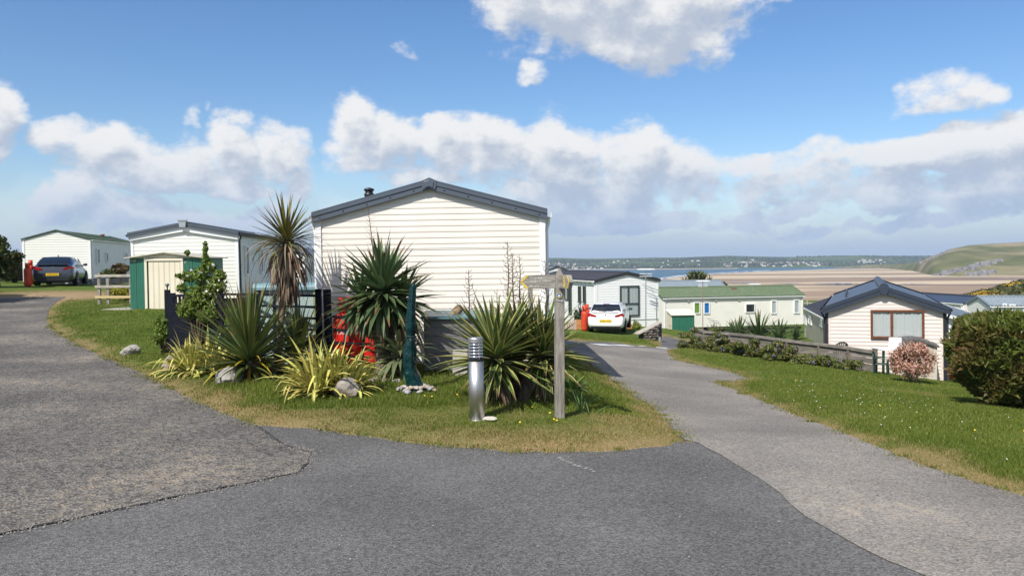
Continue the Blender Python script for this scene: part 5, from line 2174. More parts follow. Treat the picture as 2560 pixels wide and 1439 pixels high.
nz.inputs['Detail'].default_value = 4
t.links.new(mpn.outputs[0], nz.inputs['Vector'])
t.links.new(smooth(t, nz.outputs[0], .3, .7, .40, .52), b.inputs['Roughness'])
chrome = mat('polished_louvre', (.75, .76, .78), .12, metal=1.0)


def zb_(py):
    return (1061 - py) / 206.0 * hb_


mb = MB()
mb.smooth = True
mb.lathe([(rad_ * 1.16, -.01), (rad_ * 1.16, .008), (rad_ * 1.0, .010)], 32)
mb.build('base_plate', steel, r_)
mb = MB()
mb.smooth = True
mb.lathe([(rad_, .008), (rad_, zb_(913))], 48)
mb.build('column', steel, r_)
mb = MB()
mb.lathe([(rad_ * 1.03, zb_(913)), (rad_ * 1.03, zb_(907))], 40)
mb.build('collar', black_m, r_)
for k in range(5):
    z0 = zb_(903 - k * 7.6)
    mb = MB()
    mb.smooth = True
    mb.lathe([(rad_ * .55, z0), (rad_ * .98, z0 - .004), (rad_ * 1.0, z0 + .003), (rad_ * .9, z0 + .016), (rad_ * .55, z0 + .026)], 40)
    mb.build('louvre_ring', chrome, r_)
mb = MB()
mb.lathe([(rad_ * .5, zb_(907)), (rad_ * .5, zb_(866))], 24)
mb.build('lamp_tube', mat('frosted_lamp', (.6, .62, .62), .5), r_)
for k in range(4):
    a = k * math.pi / 2 + .5
    mb = MB()
    mb.tube([(math.cos(a) * rad_ * .99, math.sin(a) * rad_ * .99, zb_(907)), (math.cos(a) * rad_ * .99, math.sin(a) * rad_ * .99, zb_(866))], .004, 6)
    mb.build('rod', steel, r_)
mb = MB()
mb.smooth = False
mb.lathe([(rad_ * 1.02, zb_(867)), (rad_ * 1.02, zb_(857)), (rad_ * .97, zb_(855)), (rad_ * .2, zb_(854))], 48)
mb.build('cap', steel, r_)

# ------------------------------------------------------------------ wooden signpost
ps = GP(1399, 1056)
YS = ps.y
ks = YS / FPX
r_ = empty('signpost', ps, label='weathered wooden footpath signpost with two pointing arms', cat='signpost')
wood = mat('weathered_grey_wood', (.30, .275, .235), .9, (.17, .15, .125), 9, 7, stretch=(3, 3, .35), bump=.7, bscale=26, col3=(.36, .345, .31), scale3=3, amt3=.6)
wood_h = mat('weathered_grey_board', (.31, .29, .25), .9, (.19, .17, .145), 9, 7, stretch=(.35, 3, 3), bump=.7, bscale=26, col3=(.38, .37, .34), scale3=3, amt3=.7)
pw = .098
hp = (1056 - 704) * ks
mb = MB()
mb.box((0, 0, hp / 2 - .05), (pw, pw, hp + .1))
mb.add([(-pw / 2, -pw / 2, hp), (pw / 2, -pw / 2, hp), (pw / 2, pw / 2, hp), (-pw / 2, pw / 2, hp), (0, 0, hp + .115)], [(0, 1, 4), (1, 2, 4), (2, 3, 4), (3, 0, 4)])
po = mb.build('post', wood, r_, bevel=.006, weld=True)
po.rotation_euler = (0, RAD(.25), RAD(9))
zc = (1056 - 714) * ks
fl, fh, ft = .405, .150, .040
yellow_p = mat('yellow_sign_paint', (.72, .52, .06), .7, (.55, .38, .06), 18)
white_l = mat('white_lettering', (.72, .71, .68), .8, (.42, .40, .37), 40, lo=.5, hi=.62)
mb = MB()
mb.prism([(-pw / 2 + .01, -fh / 2), (-pw / 2 + .01, fh / 2), (-fl + .035, fh / 2), (-fl - .03, 0), (-fl + .035, -fh / 2)], 'y', -ft / 2, ft / 2)
arm = mb.build('sign_arm', wood_h, r_, (0, -.02, zc), (0, RAD(-.6), RAD(4)), bevel=.003)
for s_ in (-1, 1):
    mb = MB()
    mb.bar((-fl + .062, -ft / 2 - .0035, s_ * (fh / 2 - .008)), (-fl + .002, -ft / 2 - .0035, s_ * .010), .003, .022, (0, -1, 0))
    mb.v = [(x, -ft / 2 - .0035 + (y + ft / 2 + .0035), z) for x, y, z in mb.v]
    mb2 = MB()
    xa, za, xb, zb2_ = -fl + .066, s_ * (fh / 2 - .006), -fl + .000, s_ * .004
    mb2.prism([(xa, za), (xb, zb2_), (xb - .026, zb2_), (xa - .030, za)], 'y', -ft / 2 - .004, -ft / 2 + .001)
    mb2.build('arrow_mark', yellow_p, arm)
for (txt, z_, sz) in [('Coast Path', .040, .032), ('Llwybr yr Arfordir', .006, .032), ('Rhossili', -.048, .032)]:
    me = text_mesh('lettering', txt, sz, white_l, .0012, 'LEFT')
    link('lettering', me, arm, (-.325, -ft / 2 - .0016, z_), (math.pi / 2, 0, 0))
a2 = MB()
a2.prism([(.0, -fh / 2), (.0, fh / 2), (fl - .06, fh / 2), (fl, 0), (fl - .06, -fh / 2)], 'y', -ft / 2, ft / 2)
arm2 = a2.build('sign_arm', wood_h, r_, (.012, -pw / 2 + .01, zc), (0, 0, RAD(-76)), bevel=.003)
for s_ in (-1, 1):
    mb2 = MB()
    mb2.prism([(fl - .072, s_ * (fh / 2 - .006)), (fl - .012, s_ * .002), (fl - .042, s_ * .002), (fl - .108, s_ * (fh / 2 - .006))], 'y', -ft / 2 - .004, -ft / 2 + .001)
    mb2.build('arrow_mark', yellow_p, arm2)
mb2 = MB()
yq = -ft / 2 - .0025
for (a, c, w) in [((.225, -.055), (.215, -.005), .018), ((.195, -.055), (.21, -.005), .018), ((.212, -.01), (.207, .035), .026), ((.207, .028), (.232, .002), .011), ((.205, .028), (.186, .006), .011), ((.234, .012), (.240, -.055), .006)]:
    mb2.bar((a[0], yq, a[1]), (c[0], yq, c[1]), .004, w, (1, 0, 0))
mb2.v = [(x, max(-ft / 2 - .006, min(-ft / 2 + .001, y)), z) for x, y, z in mb2.v]
mb2.lathe([(.013, -.002), (.013, .002)], 12)
nb_ = 12 * 2
mb2.v[-nb_:] = [(x + .205, yq + z, y + .050) for x, y, z in mb2.v[-nb_:]]
mb2.build('walker_mark', yellow_p, arm2)
# coast path disc
zd = (1056 - 748) * ks
disc = empty('waymark', (0, 0, 0))
bpy.data.objects.remove(disc)
for (rd_, yy, mm, nm) in [(.037, .0, mat('disc_rim_blue', (.03, .12, .28), .4), 'waymark_rim'), (.034, -.002, mat('disc_yellow', (.62, .42, .03), .4), 'waymark_ring'), (.0245, -.004, mat('disc_blue', (.01, .14, .42), .4), 'waymark_disc')]:
    mb2 = MB()
    mb2.lathe([(rd_, 0), (rd_, .006)], 28)
    o = mb2.build(nm, mm, r_, (0, -pw / 2 - .004 + yy, zd), (math.pi / 2, 0, RAD(9)))
mb2 = MB()
drop = [(0, .019), (-.006, .008), (-.012, -.002), (-.011, -.012), (-.004, -.018), (.005, -.018), (.012, -.010), (.011, 0), (.004, .004), (.0, .0), (.003, -.008), (-.002, -.010), (-.005, -.004), (-.002, .006)]
mb2.prism([(x, z) for x, z in drop], 'y', -.002, .002)
mb2.build('waymark_emblem', mat('emblem_white', (.78, .80, .82), .5), r_, (0, -pw / 2 - .0135, zd), (0, 0, RAD(9)))
mb2 = MB()
mb2.box((0, 0, 0), (.085, .004, .016), Euler((0, RAD(12), 0)).to_matrix())
mb2.build('metal_tag', mat('zinc_tag', (.55, .55, .54), .4, metal=.5), r_, (.004, -pw / 2 - .006, (1056 - 762) * ks), (0, 0, RAD(9)))

# short weathered stake behind the sign arm
pk = P(1330, 900, YV + 1.3)
zk = G(pk.x, YV + 1.3)
kk = (YV + 1.3) / FPX
r_ = empty('wooden_stake', (pk.x, YV + 1.3, zk), label='short weathered stake standing behind the left sign arm', cat='stake')
top_ = zat(1325, 694, YV + 1.3) - zk
mb = MB()
mb.box((0, 0, top_ / 2 - .03), (.065, .065, top_ + .06), Euler((0, RAD(-1.5), .2)).to_matrix(), .85)
mb.build('stake', wood, r_, bevel=.004)
mb = MB()
mb.box((.02, 0, top_ + .005), (.09, .075, .025))
mb.build('cap', wood, r_)

# ------------------------------------------------------------------ storage box with teal lid and what lies by it
Yb = 11.95
xl, xr = P(1060, 900, Yb).x, P(1238, 900, Yb).x
zg = G((xl + xr) / 2, Yb)
r_ = empty('storage_box', ((xl + xr) / 2, Yb, zg), label='garden storage box with teal lid standing against the cream caravan', cat='storage box')
wb = xr - xl
zt_ = zat(1140, 797, Yb) - zg
boxm = mat('taupe_plastic', (.17, .165, .16), .6, (.14, .137, .133), 5)
nl = 6
for k in range(nl):
    m2 = MB()
    z0 = .04 + (zt_ - .04) * k / nl
    m2.box((0, .02, z0 + (zt_ - .04) / nl / 2), (wb, .03, (zt_ - .04) / nl - .006))
    m2.build('panel', boxm, r_)
m2 = MB()
m2.box((0, .36, zt_ / 2 + .01), (wb - .01, .64, zt_ - .06))
m2.build('body', boxm, r_)
m2 = MB()
m2.prism([(-.06, zt_), (.74, zt_ + .02), (.74, zt_ + .09), (.60, zt_ + .10), (-.04, zt_ + .045), (-.06, zt_ + .03)], 'x', -wb / 2 - .04, wb / 2 + .04)
m2.build('lid', mat('teal_plastic', (.10, .19, .21), .4, (.08, .16, .18), 4), r_, bevel=.006)
o = link('driftwood', rock_mesh(9.2, (.13, .075, .085), mat('driftwood_brown', (.30, .21, .13), .9, (.16, .11, .07), 12, 6, bump=.9, bscale=30), rough=.45, name='driftwood'), None, P(1143, 775, Yb + .2) + Vector((0, 0, -.015)), (0, RAD(-25), .5))
tag(o, 'lump of brown driftwood lying on the teal box lid', 'driftwood')
pq = GP(1150, 950)
o = MB().box((0, 0, .185), (.225, .05, .40), Euler((RAD(-5), RAD(1), 0)).to_matrix()).build('stone_slab', mat('concrete_slab', (.44, .41, .36), .9, (.34, .32, .28), 10, bump=.5), None, Vector((pq.x, pq.y + .1, pq.z)), bevel=.008)
tag(o, 'upright concrete slab leaning on the storage box behind the bollard', 'slab')


# ------------------------------------------------------------------ gas bottles
def gas_bottle(loc, rad, hgt, m, label, group=None, text=None, rot=0.0, shroud=True):
    r_ = empty('gas_bottle', loc, (0, 0, rot), label, 'gas bottle', group)
    mb = MB()
    mb.smooth = True
    hs_ = hgt * .80
    mb.lathe([(rad * .82, .0), (rad * .82, .05), (rad * .97, .07), (rad, .11), (rad, hs_ - rad * .75), (rad * .97, hs_ - rad * .5), (rad * .85, hs_ - rad * .25), (rad * .62, hs_ - rad * .08), (rad * .3, hs_), (.01, hs_ + .005)], 28)
    mb.build('cylinder', m, r_)
    mb = MB()
    mb.smooth = True
    n = 20
    if shroud:
        rows = []
        for z_ in (hs_ - rad * .12, hgt):
            rows.append([(rad * .62 * math.cos(a), rad * .62 * math.sin(a), z_) for a in np.linspace(-math.pi * .98, math.pi * .62, n)])
        mb.grid(rows)
        o = mb.build('collar', m, r_)
        so = o.modifiers.new('solid', 'SOLIDIFY')
        so.thickness = .008
    mb = MB()
    mb.tube([(0, 0, hs_ - .01), (0, 0, hs_ + .07)], .02, 8)
    mb.tube([(-.03, 0, hs_ + .05), (.04, 0, hs_ + .05)], .012, 8)
    mb.tube([(0, 0, hs_ + .07), (0, 0, hs_ + .085)], .03, 8)
    mb.build('valve', steel_dull, r_)
    if text:
        me = text_mesh('lettering', text, .085, white_l, .001)
        for v in me.vertices:
            a = v.co.x / rad
            v.co = Vector((math.sin(a) * (rad + .002 + v.co.z), -math.cos(a) * (rad + .002 + v.co.z), v.co.y))
        link('lettering', me, r_, (0, 0, hgt * .52))
    return r_


red_p = mat('red_gas_paint', (.58, .018, .012), .38, (.50, .016, .012), 6)
orange_p = mat('orange_red_gas_paint', (.62, .055, .018), .45, (.5, .045, .016), 6)
Yg = 12.62
xg = P(868, 800, Yg).x
gas_bottle((xg, Yg, G(xg, Yg)), .225, 1.16, red_p, 'big red gas bottle behind the leaning black trellis', 'red gas bottles by the cream caravan', 'CALOR GAS', RAD(25))
xg2 = P(928, 800, Yg + .1).x
gas_bottle((xg2, Yg + .1, G(xg2, Yg + .1)), .17, .98, red_p, 'second red gas bottle mostly hidden behind the large yucca', 'red gas bottles by the cream caravan', None, .3)

# ------------------------------------------------------------------ black garden fence and trellis
black_w = mat('black_stained_wood', (.007, .009, .015), .9, (.014, .016, .024), 14, spec=.15, stretch=(4, 4, .5), bump=.4, bscale=30)
fa = Vector((P(431, 800, 14.35).x, 14.35, 0))
fb = Vector((P(797, 800, 12.72).x, 12.72, 0))
base_ = Vector((fa.x, fa.y, G(fa.x, fa.y)))
fr_ = empty('trellis_fence', base_, label='black stained garden fence with solid boards and open trellis left of the caravan', cat='fence')


def fpt(u, z, oy=0.0):
    q = fa.lerp(fb, u)
    return Vector((q.x, q.y + oy, G(q.x, q.y) + z)) - base_


topz = lambda u: (zat(431, 735, 14.35) + (zat(797, 722, 12.72) - zat(431, 735, 14.35)) * u)


def zloc(u):
    q = fa.lerp(fb, u)
    return topz(u) - G(q.x, q.y)


for (u, w, dz) in [(0.0, .10, 0.02), (.36, .08, -.03), (1.0, .09, .0)]:
    m2 = MB()
    m2.box(fpt(u, (zloc(u) + dz) / 2 - .03), (w, w, zloc(u) + dz + .06))
    m2.build('post', black_w, fr_, bevel=.004)
nbd = 13
for k in range(nbd):
    u = .02 + .33 * (k + .5) / nbd
    m2 = MB()
    hh = zloc(u) - .22
    m2.box(fpt(u, .03 + hh / 2, random.uniform(-.004, .004)), (.098, .02, hh))
    m2.build('board', black_w, fr_)
for (z_, h_) in ((-.18, .05), (-.03, .045)):
    m2 = MB()
    m2.bar(fpt(.01, zloc(.01) + z_, -.02), fpt(.355, zloc(.355) + z_, -.02), .035, h_)
    m2.build('rail', black_w, fr_)
for k in range(12):
    u = .03 + .32 * k / 11
    m2 = MB()
    m2.bar(fpt(u, zloc(u) - .17), fpt(u, zloc(u) - .04), .03, .035, (1, 0, 0))
    m2.build('batten', black_w, fr_)
for k in range(6):
    z_ = zloc(.5) - .07 - k * .185
    m2 = MB()
    m2.bar(fpt(.365, z_ + .02), fpt(.995, z_ + .02 + (zloc(1) - zloc(.36)) * .0), .022, .04)
    m2.build('rail', black_w, fr_)
for u in (.48, .60, .72, .86):
    m2 = MB()
    m2.bar(fpt(u, .02, .022), fpt(u, zloc(u) - .06, .022), .022, .045, (1, 0, 0))
    m2.build('batten', black_w, fr_)
# second section in front of the gas bottle, leaning
ga, gb = Vector((P(812, 800, 12.5).x, 12.5)), Vector((P(918, 800, 12.2).x, 12.2))
bs2 = Vector((ga.x, ga.y, G(ga.x, ga.y)))
tr2 = empty('garden_trellis', bs2, (0, RAD(5), 0), label='leaning black trellis panel in front of the red gas bottle', cat='trellis')
dg = Vector((gb.x - ga.x, gb.y - ga.y, 0))
m2 = MB()
m2.box((0.0, 0, .62), (.11, .07, 1.36), Euler((0, RAD(-6), 0)).to_matrix())
m2.build('post', black_w, tr2)
for k in range(5):
    m2 = MB()
    z_ = 1.08 - k * .205
    m2.bar(Vector((0.02, -.03, z_)), dg + Vector((0.02, -.03, z_ + .05)), .02, .030)
    m2.build('rail', black_w, tr2)
for u in (.42, .86):
    m2 = MB()
    m2.bar(dg * u + Vector((0, -.055, .05)), dg * u + Vector((0, -.055, 1.18)), .02, .032, (1, 0, 0))
    m2.build('batten', black_w, tr2)
# thin posts behind with solar light
for (px, Yq, tp, w, lab) in [(420, 14.95, 724, .085, 'slim black fence post with a solar light on top')]:
    xq = P(px, 800, Yq).x
    zq = G(xq, Yq)
    hq = zat(px, tp, Yq) - zq
    q = empty('fence_post', (xq, Yq, zq), label=lab, cat='post')
    MB().box((0, 0, hq / 2 - .03), (w, w, hq + .06)).build('post', black_w, q, bevel=.004)
    m2 = MB()
    m2.smooth = True
    m2.lathe([(.012, hq), (.012, hq + .05), (.022, hq + .055), (.022, hq + .075), (.038, hq + .085), (.040, hq + .10), (.028, hq + .118), (.004, hq + .125)], 16)
    m2.build('solar_lamp', mat('smoky_glass', (.14, .17, .17), .15), q)

# pale teal garden cabinet behind the trellis
Yk = 13.45
x0, x1 = P(640, 800, Yk).x, P(794, 800, Yk).x
zg = G((x0 + x1) / 2, Yk)
r_ = empty('garden_cabinet', ((x0 + x1) / 2, Yk, zg), label='pale teal garden cabinet behind the black trellis', cat='cabinet')
hk = zat(720, 722, Yk) - zg
wk = x1 - x0
teal = mat('pale_teal_plastic', (.33, .42, .40), .5, (.29, .38, .36), 4)
olive_t = mat('olive_trim', (.22, .24, .12), .6)
MB().box((0, .4, hk / 2), (wk - .02, .76, hk)).build('body', teal, r_)
for k in range(3):
    MB().box((-wk / 2 + wk * (k + .5) / 3, .01, hk * .49), (wk / 3 - .012, .03, hk * .9)).build('panel', teal, r_)
for s_ in (-1, 1):
    MB().box((s_ * (wk / 2 - .03), -.01, hk / 2), (.06, .05, hk)).build('corner', olive_t, r_)
m2 = MB()
m2.prism([(-.07, hk - .02), (-.07, hk + .04), (-.02, hk + .09), (.84, hk + .09), (.84, hk - .02)], 'x', -wk / 2 - .05, wk / 2 + .05)
m2.build('lid', mat('blue_teal_lid', (.19, .31, .34), .4, (.16, .27, .30), 5), r_, bevel=.01)

# ------------------------------------------------------------------ green metal shed on the left
Ys = 24.5
xs0, xs1 = P(326, 700, Ys).x, P(503, 700, Ys).x
ws = xs1 - xs0
zs = G(xs0 + ws / 2, Ys) - .02
r_ = empty('metal_shed', (xs0, Ys, zs), (0, 0, RAD(1.5)), 'green metal shed with cream door panels and low gable roof', 'shed')
hs_ = zat(326, 645, Ys) - zs
rs_ = zat(414, 632, Ys) - zs - hs_
shed_g = mat('shed_green', (.022, .125, .082), .45, (.026, .14, .092), 3)
shed_c = mat('shed_cream', (.74, .67, .53), .5, (.70, .63, .49), 2)


def fx(px):
    return P(px, 700, Ys).x - xs0


MB().box((ws / 2, 1.0, hs_ / 2), (ws - .02, 1.96, hs_)).build('body', shed_g, r_)
for (a, c_) in [(326, 341.5), (342.5, 362), (459, 480.5), (481.5, 502.5)]:
    m2 = MB()
    a, c_ = fx(a), fx(c_)
    m2.box(((a + c_) / 2, -.012, hs_ / 2), (c_ - a, .02, hs_ - .01))
    for k in range(3):
        m2.box((a + (c_ - a) * (k + .8) / 4, -.024, hs_ / 2), (.012, .006, hs_ - .03))
    m2.build('wall_panel', shed_g, r_)
for (a, c_) in [(362.5, 368.5), (452, 458.5)]:
    a, c_ = fx(a), fx(c_)
    MB().box(((a + c_) / 2, -.026, hs_ / 2), (c_ - a, .04, hs_ - .004)).build('door_frame', shed_c, r_)
MB().box(((fx(362.5) + fx(458.5)) / 2, -.036, hs_ - .055), (fx(458.5) - fx(362.5), .055, .075)).build('door_head', shed_c, r_)
dx = [fx(372 + k * 13.2) for k in range(7)]
for k in range(6):
    m2 = MB()
    m2.box(((dx[k] + dx[k + 1]) / 2, -.018, hs_ / 2 - .05), (dx[k + 1] - dx[k] - .008, .02, hs_ - .11))
    m2.box((dx[k] + (dx[k + 1] - dx[k]) * .78, -.03, hs_ / 2 - .05), (.018, .006, hs_ - .14))
    m2.build('door_panel', shed_c, r_)
m2 = MB()
m2.prism([(-.02, hs_), (ws + .02, hs_), (ws / 2, hs_ + rs_ - .01)], 'y', -.02, 2.0)
m2.build('gable', shed_c, r_)
for s_ in (0, 1):
    m2 = MB()
    xo = -.12 if s_ == 0 else ws + .12
    zo = hs_ - .12 * rs_ / (ws / 2)
    m2.prism([(xo, zo), (ws / 2, hs_ + rs_), (ws / 2, hs_ + rs_ + .03), (xo, zo + .03)], 'y', -.16, 2.12)
    m2.build('roof', mat('shed_roof_cream', (.55, .50, .40), .5, (.45, .41, .33), 5), r_)
me = text_mesh('lettering', '1105', .105, mat('cream_number', (.55, .50, .33), .6), .001)
link('lettering', me, r_, (fx(334), -.030, hs_ - .09), (math.pi / 2, 0, 0))
o = MB().box((fx(300), 1.0, .01), (.9, 2.6, .06)).build('shed_base', mat('concrete_slab', (.4, .38, .34), .9), None, (xs0, Ys, zs))
tag(o, 'concrete slab edge showing left of the green shed', 'slab')

# ------------------------------------------------------------------ rail fence left of the shed
Yr = 27.2
xa, xb = P(243, 700, Yr).x, P(327, 700, Yr).x
zr_ = G(xa, Yr)
rf = empty('rail_fence', (xa, Yr, zr_), label='pale wooden post and rail fence between dark car and green shed', cat='fence')
pale_w = mat('bleached_rail_wood', (.46, .42, .36), .85, (.30, .27, .23), 9, stretch=(.4, 3, 3), bump=.4)
for k, (px, t_) in enumerate([(246, 682), (268, 690), (325, 684)]):
    x = P(px, 700, Yr).x - xa
    h_ = zat(px, t_, Yr) - zr_
    MB().box((x, .05, h_ / 2 - .03), (.09, .09, h_ + .06)).build('post', wood, rf)
for (py, mm) in [(689, pale_w), (716, pale_w), (742, mat('new_rail_wood', (.52, .40, .20), .8))]:
    z_ = zat(280, py, Yr) - zr_
    MB().box(((xb - xa) / 2, -.015, z_), (xb - xa + .15, .035, .085)).build('rail', mm, rf)


# ------------------------------------------------------------------ cars
def wheel(root, x, y, r, w=.21, s=1):
    wr_ = empty('wheel', (x, y, r), (0, 0, 0))
    bpy.data.objects.remove(wr_)
    mb = MB()
    mb.smooth = True
    mb.lathe([(r * .66, -w / 2), (r * .93, -w / 2), (r, -w / 2 + .03), (r, w / 2 - .03), (r * .93, w / 2), (r * .66, w / 2)], 28)
    ty = mb.build('wheel', mat('tyre_rubber', (.012, .012, .013), .85), root, (x, y, r), (0, math.pi / 2, 0))
    mb = MB()
    mb.lathe([(r * .67, -.02), (r * .62, .0)], 24)
    for k in range(7):
        a = k * 2 * math.pi / 7
        mb.bar((math.cos(a) * r * .1, math.sin(a) * r * .1, s * w * .42), (math.cos(a) * r * .66, math.sin(a) * r * .66, s * w * .46), .05, .03)
    mb.lathe([(r * .14, s * w * .40), (r * .14, s * w * .49)] if s > 0 else [(r * .14, s * w * .49), (r * .14, s * w * .40)], 14)
    mb.build('rim', mat('alloy_rim', (.42, .43, .44), .35, metal=.8), ty)
    return ty


def car(label, loc, yaw, paint, L, W, Hh, tail, plate, spec):
    """local: x right, y forward (rear at 0), z up"""
    r_ = empty('parked_car', loc, (0, 0, yaw), label, 'car')
    hw = W / 2
    zb = tail['belt']
    st = [(0.0, .40, .62, .80), (.03, .33, .72, .88), (.09, .27, tail['lip'] - .08, .945), (.18, .23, tail['lip'] - .01, .975), (.35, .20, zb, .99), (.8, .19, zb, 1.0), (1.6, .19, zb - .01, 1.0), (2.5, .19, zb - .04, 1.0), (L - 1.1, .19, zb - .08, .99), (L - .7, .2, zb - .14, .97), (L - .3, .22, zb - .24, .9), (L - .08, .28, zb - .34, .78), (L, .36, zb - .42, .62)]
    mb = MB()
    mb.smooth = True
    rows = []
    for (y, z0, z1, k) in st:
        w = hw * k
        hh = z1 - z0
        half = [(0, z0), (w * .80, z0), (w * .93, z0 + .05), (w * .985, z0 + hh * .25), (w, z0 + hh * .52), (w * .985, z0 + hh * .74), (w * .95, z1 - .035), (w * .88, z1), (w * .5, z1 + .012), (0, z1 + .018)]
        full = [(x, y, z) for x, z in half] + [(-x, y, z) for x, z in half[-2:0:-1]]
        rows.append(full)
    mb.grid(rows, closed=True)
    n = len(rows[0])
    mb.add(rows[0], [tuple(range(n))])
    mb.add(rows[-1], [tuple(range(n - 1, -1, -1))])
    body = mb.build('body', paint, r_, weld=True)
    sm_ = body.modifiers.new('sub', 'SUBSURF')
    sm_.levels = 1
    sm_.render_levels = 2
    # cabin
    mb = MB()
    mb.smooth = True
    rows = []
    for (y, zt, wt_) in tail['cabin']:
        wb_ = hw * tail.get('cab_w', .90)
        half = [(wb_, zb - .06), (wb_ * .985, zb + (zt - zb) * .4), (wt_ + .05, zt - .07), (wt_, zt - .015), (wt_ * .6, zt + .012), (0, zt + .02)]
        rows.append([(x, y, z) for x, z in half] + [(-x, y, z) for x, z in half[-2::-1]])
    mb.grid(rows)
    cab = mb.build('cabin', paint, r_)
    cab.modifiers.new('sub', 'SUBSURF').render_levels = 2
    car_glass = mat('car_glass', (.012, .016, .022), .06, spec=.8)
    # rear window: patch that follows the sloping back of the cabin
    (y0, z0), (y1, z1), wl, wu = tail['rw']
    mb = MB()
    mb.smooth = True
    rows = []
    for k in range(7):
        u = k / 6
        yy, zz = y0 + (y1 - y0) * u, z0 + (z1 - z0) * u + .03 * math.sin(math.pi * u)
        w = wl + (wu - wl) * u
        rows.append([(w * math.sin(a), yy + .07 * (1 - math.cos(a)) * 1.6 - .022, zz - .02 * (1 - math.cos(a)) + .012) for a in np.linspace(-1.1, 1.1, 11) / 1.0])
    sc = 1 / math.sin(1.1)
    rows = [[(x * sc, y, z) for x, y, z in r] for r in rows]
    mb.grid(rows)
    rwin = mb.build('rear_window', car_glass, r_)
    if tail.get('wiper'):
        m2 = MB()
        m2.tube([(0, y0 - .06, z0 + .01), (-.16, y0 - .045, z0 + .04), (-.30, y0 - .03, z0 + .05)], .009, 6)
        m2.build('wiper', black_m, rwin)
    for s_ in (-1, 1):
        for (ya, yb, za, zc) in tail['side']:
            m2 = MB()
            wb_ = hw * tail.get('cab_w', .90) + .004
            (t0, t1) = (zc, zc)
            m2.add([(s_ * (wb_ + .004), ya, zb + .0), (s_ * (wb_ + .004), yb, zb - .02), (s_ * (wb_ - .13), yb - za, zc), (s_ * (wb_ - .13), ya + za * .8, zc)], [(0, 1, 2, 3)])
            m2.build('side_window', car_glass, r_)
        # lamps
        lm = MB()
        lm.smooth = False
        xi, xo, zl, zh, yi, yo = tail['lamp']
        poly = [(xi, zl + (zh - zl) * .25), (xi + .03, zl), (xo * .8 + xi * .2, zl - .02), (xo, zl + .01), (xo, zh - .02), (xo * .75 + xi * .25, zh), (xi + .06, zl + (zh - zl) * .62)]
        front = [(s_ * x, yi + (yo - yi) * ((x - xi) / (xo - xi)) ** 2, z) for x, z in poly]
        back = [(s_ * x, yi + (yo - yi) * ((x - xi) / (xo - xi)) ** 2 + .16, z) for x, z in poly]
        nn = len(poly)
        lm.add(front + back, [tuple(range(nn)), tuple(range(2 * nn - 1, nn - 1, -1))] + [(i, i + nn, (i + 1) % nn + nn, (i + 1) % nn) for i in range(nn)])
        tl = lm.build('tail_light', mat('red_lens', (.42, .008, .01), .18, (.22, .004, .006), 12, spec=.7), r_)
        m2 = MB()
        m2.box((s_ * hw * .62, .028, .50), (.26, .03, .03))
        m2.build('reflector', mat('dark_red_reflector', (.18, .02, .02), .3), r_)
        # mirror
        m2 = MB()
        m2.smooth = True
        my = tail['mirror']
        m2.lathe([(.02, -.10), (.07, -.085), (.085, 0), (.07, .085), (.02, .10)], 10)
        m2.v = [(s_ * (hw + .10) + z * .95, my + y * .55, zb + .07 + x * .85) for x, y, z in m2.v]
        m2.bar((s_ * (hw * .92), my, zb + .02), (s_ * (hw + .05), my, zb + .05), .05, .04)
        m2.build('wing_mirror', tail.get('mirror_m', paint), r_)
        for yw in (tail['wheel'][0], tail['wheel'][1]):
            m2 = MB()
            m2.lathe([(tail['wheel'][2] * 1.14, 0), (tail['wheel'][2] * 1.14, .02)], 28)
            ao = m2.build('wheel_arch', black_m, r_, (s_ * hw * .985 - (.0 if s_ > 0 else .02), yw, tail['wheel'][2] + .02), (0, math.pi / 2, 0))
            wheel(r_, s_ * (hw - .085), yw, tail['wheel'][2], .22, s_)
    # plate
    pz = tail['plate']
    po_ = MB().box((0, .005, pz), (.56, .04, .125)).build('number_plate', mat('yellow_plate', (.80, .52, .02), .5), r_)
    me = text_mesh('lettering', plate, .105, mat('plate_black', (.02, .018, .01), .5), .001, spacing=.98)
    link('lettering', me, po_, (0, -.017, pz - .003), (math.pi / 2, 0, 0))
    # lower bumper, exhaust, badge, lights
    MB().box((0, .10, .30), (W * .78, .16, .13)).build('diffuser', black_m, r_, bevel=.02)
    MB().box((0, .055, .375), (W * .62, .05, .014)).build('chrome_strip', steel_dull, r_)
    m2 = MB()
    m2.tube([(-hw * .62, .04, .29), (-hw * .62, .3, .29)], .04, 12)
    m2.build('exhaust', mat('dark_exhaust', (.05, .05, .05), .4, metal=.8), r_)
    m2 = MB()
    m2.lathe([(.043, 0), (.043, .012), (.036, .016)], 20)
    m2.build('badge', tail['badge_m'], r_, (0, tail['badge'][0], tail['badge'][1]), (math.pi / 2 + .2, 0, 0))
    MB().box((0, tail['brake'][0], tail['brake'][1]), (.32, .03, .022)).build('brake_light', mat('red_lens', (.42, .008, .01)), r_)
    MB().box((0, L / 2, .24), (W * .7, L * .86, .12)).build('underbody', black_m, r_)
    if tail.get('spoiler'):
        y, z = tail['spoiler']
        m2 = MB()
        m2.prism([(y - .06, z), (y + .16, z + .03), (y + .16, z - .02), (y - .05, z - .02)], 'x', -hw * .72, hw * .72)
        m2.build('spoiler', paint, r_)
    if tail.get('aerial'):
        m2 = MB()
        y, z = tail['aerial']
        m2.prism([(y - .05, z), (y + .12, z), (y + .02, z + .06)], 'x', -.02, .02)
        m2.build('aerial', paint, r_)
    return r_


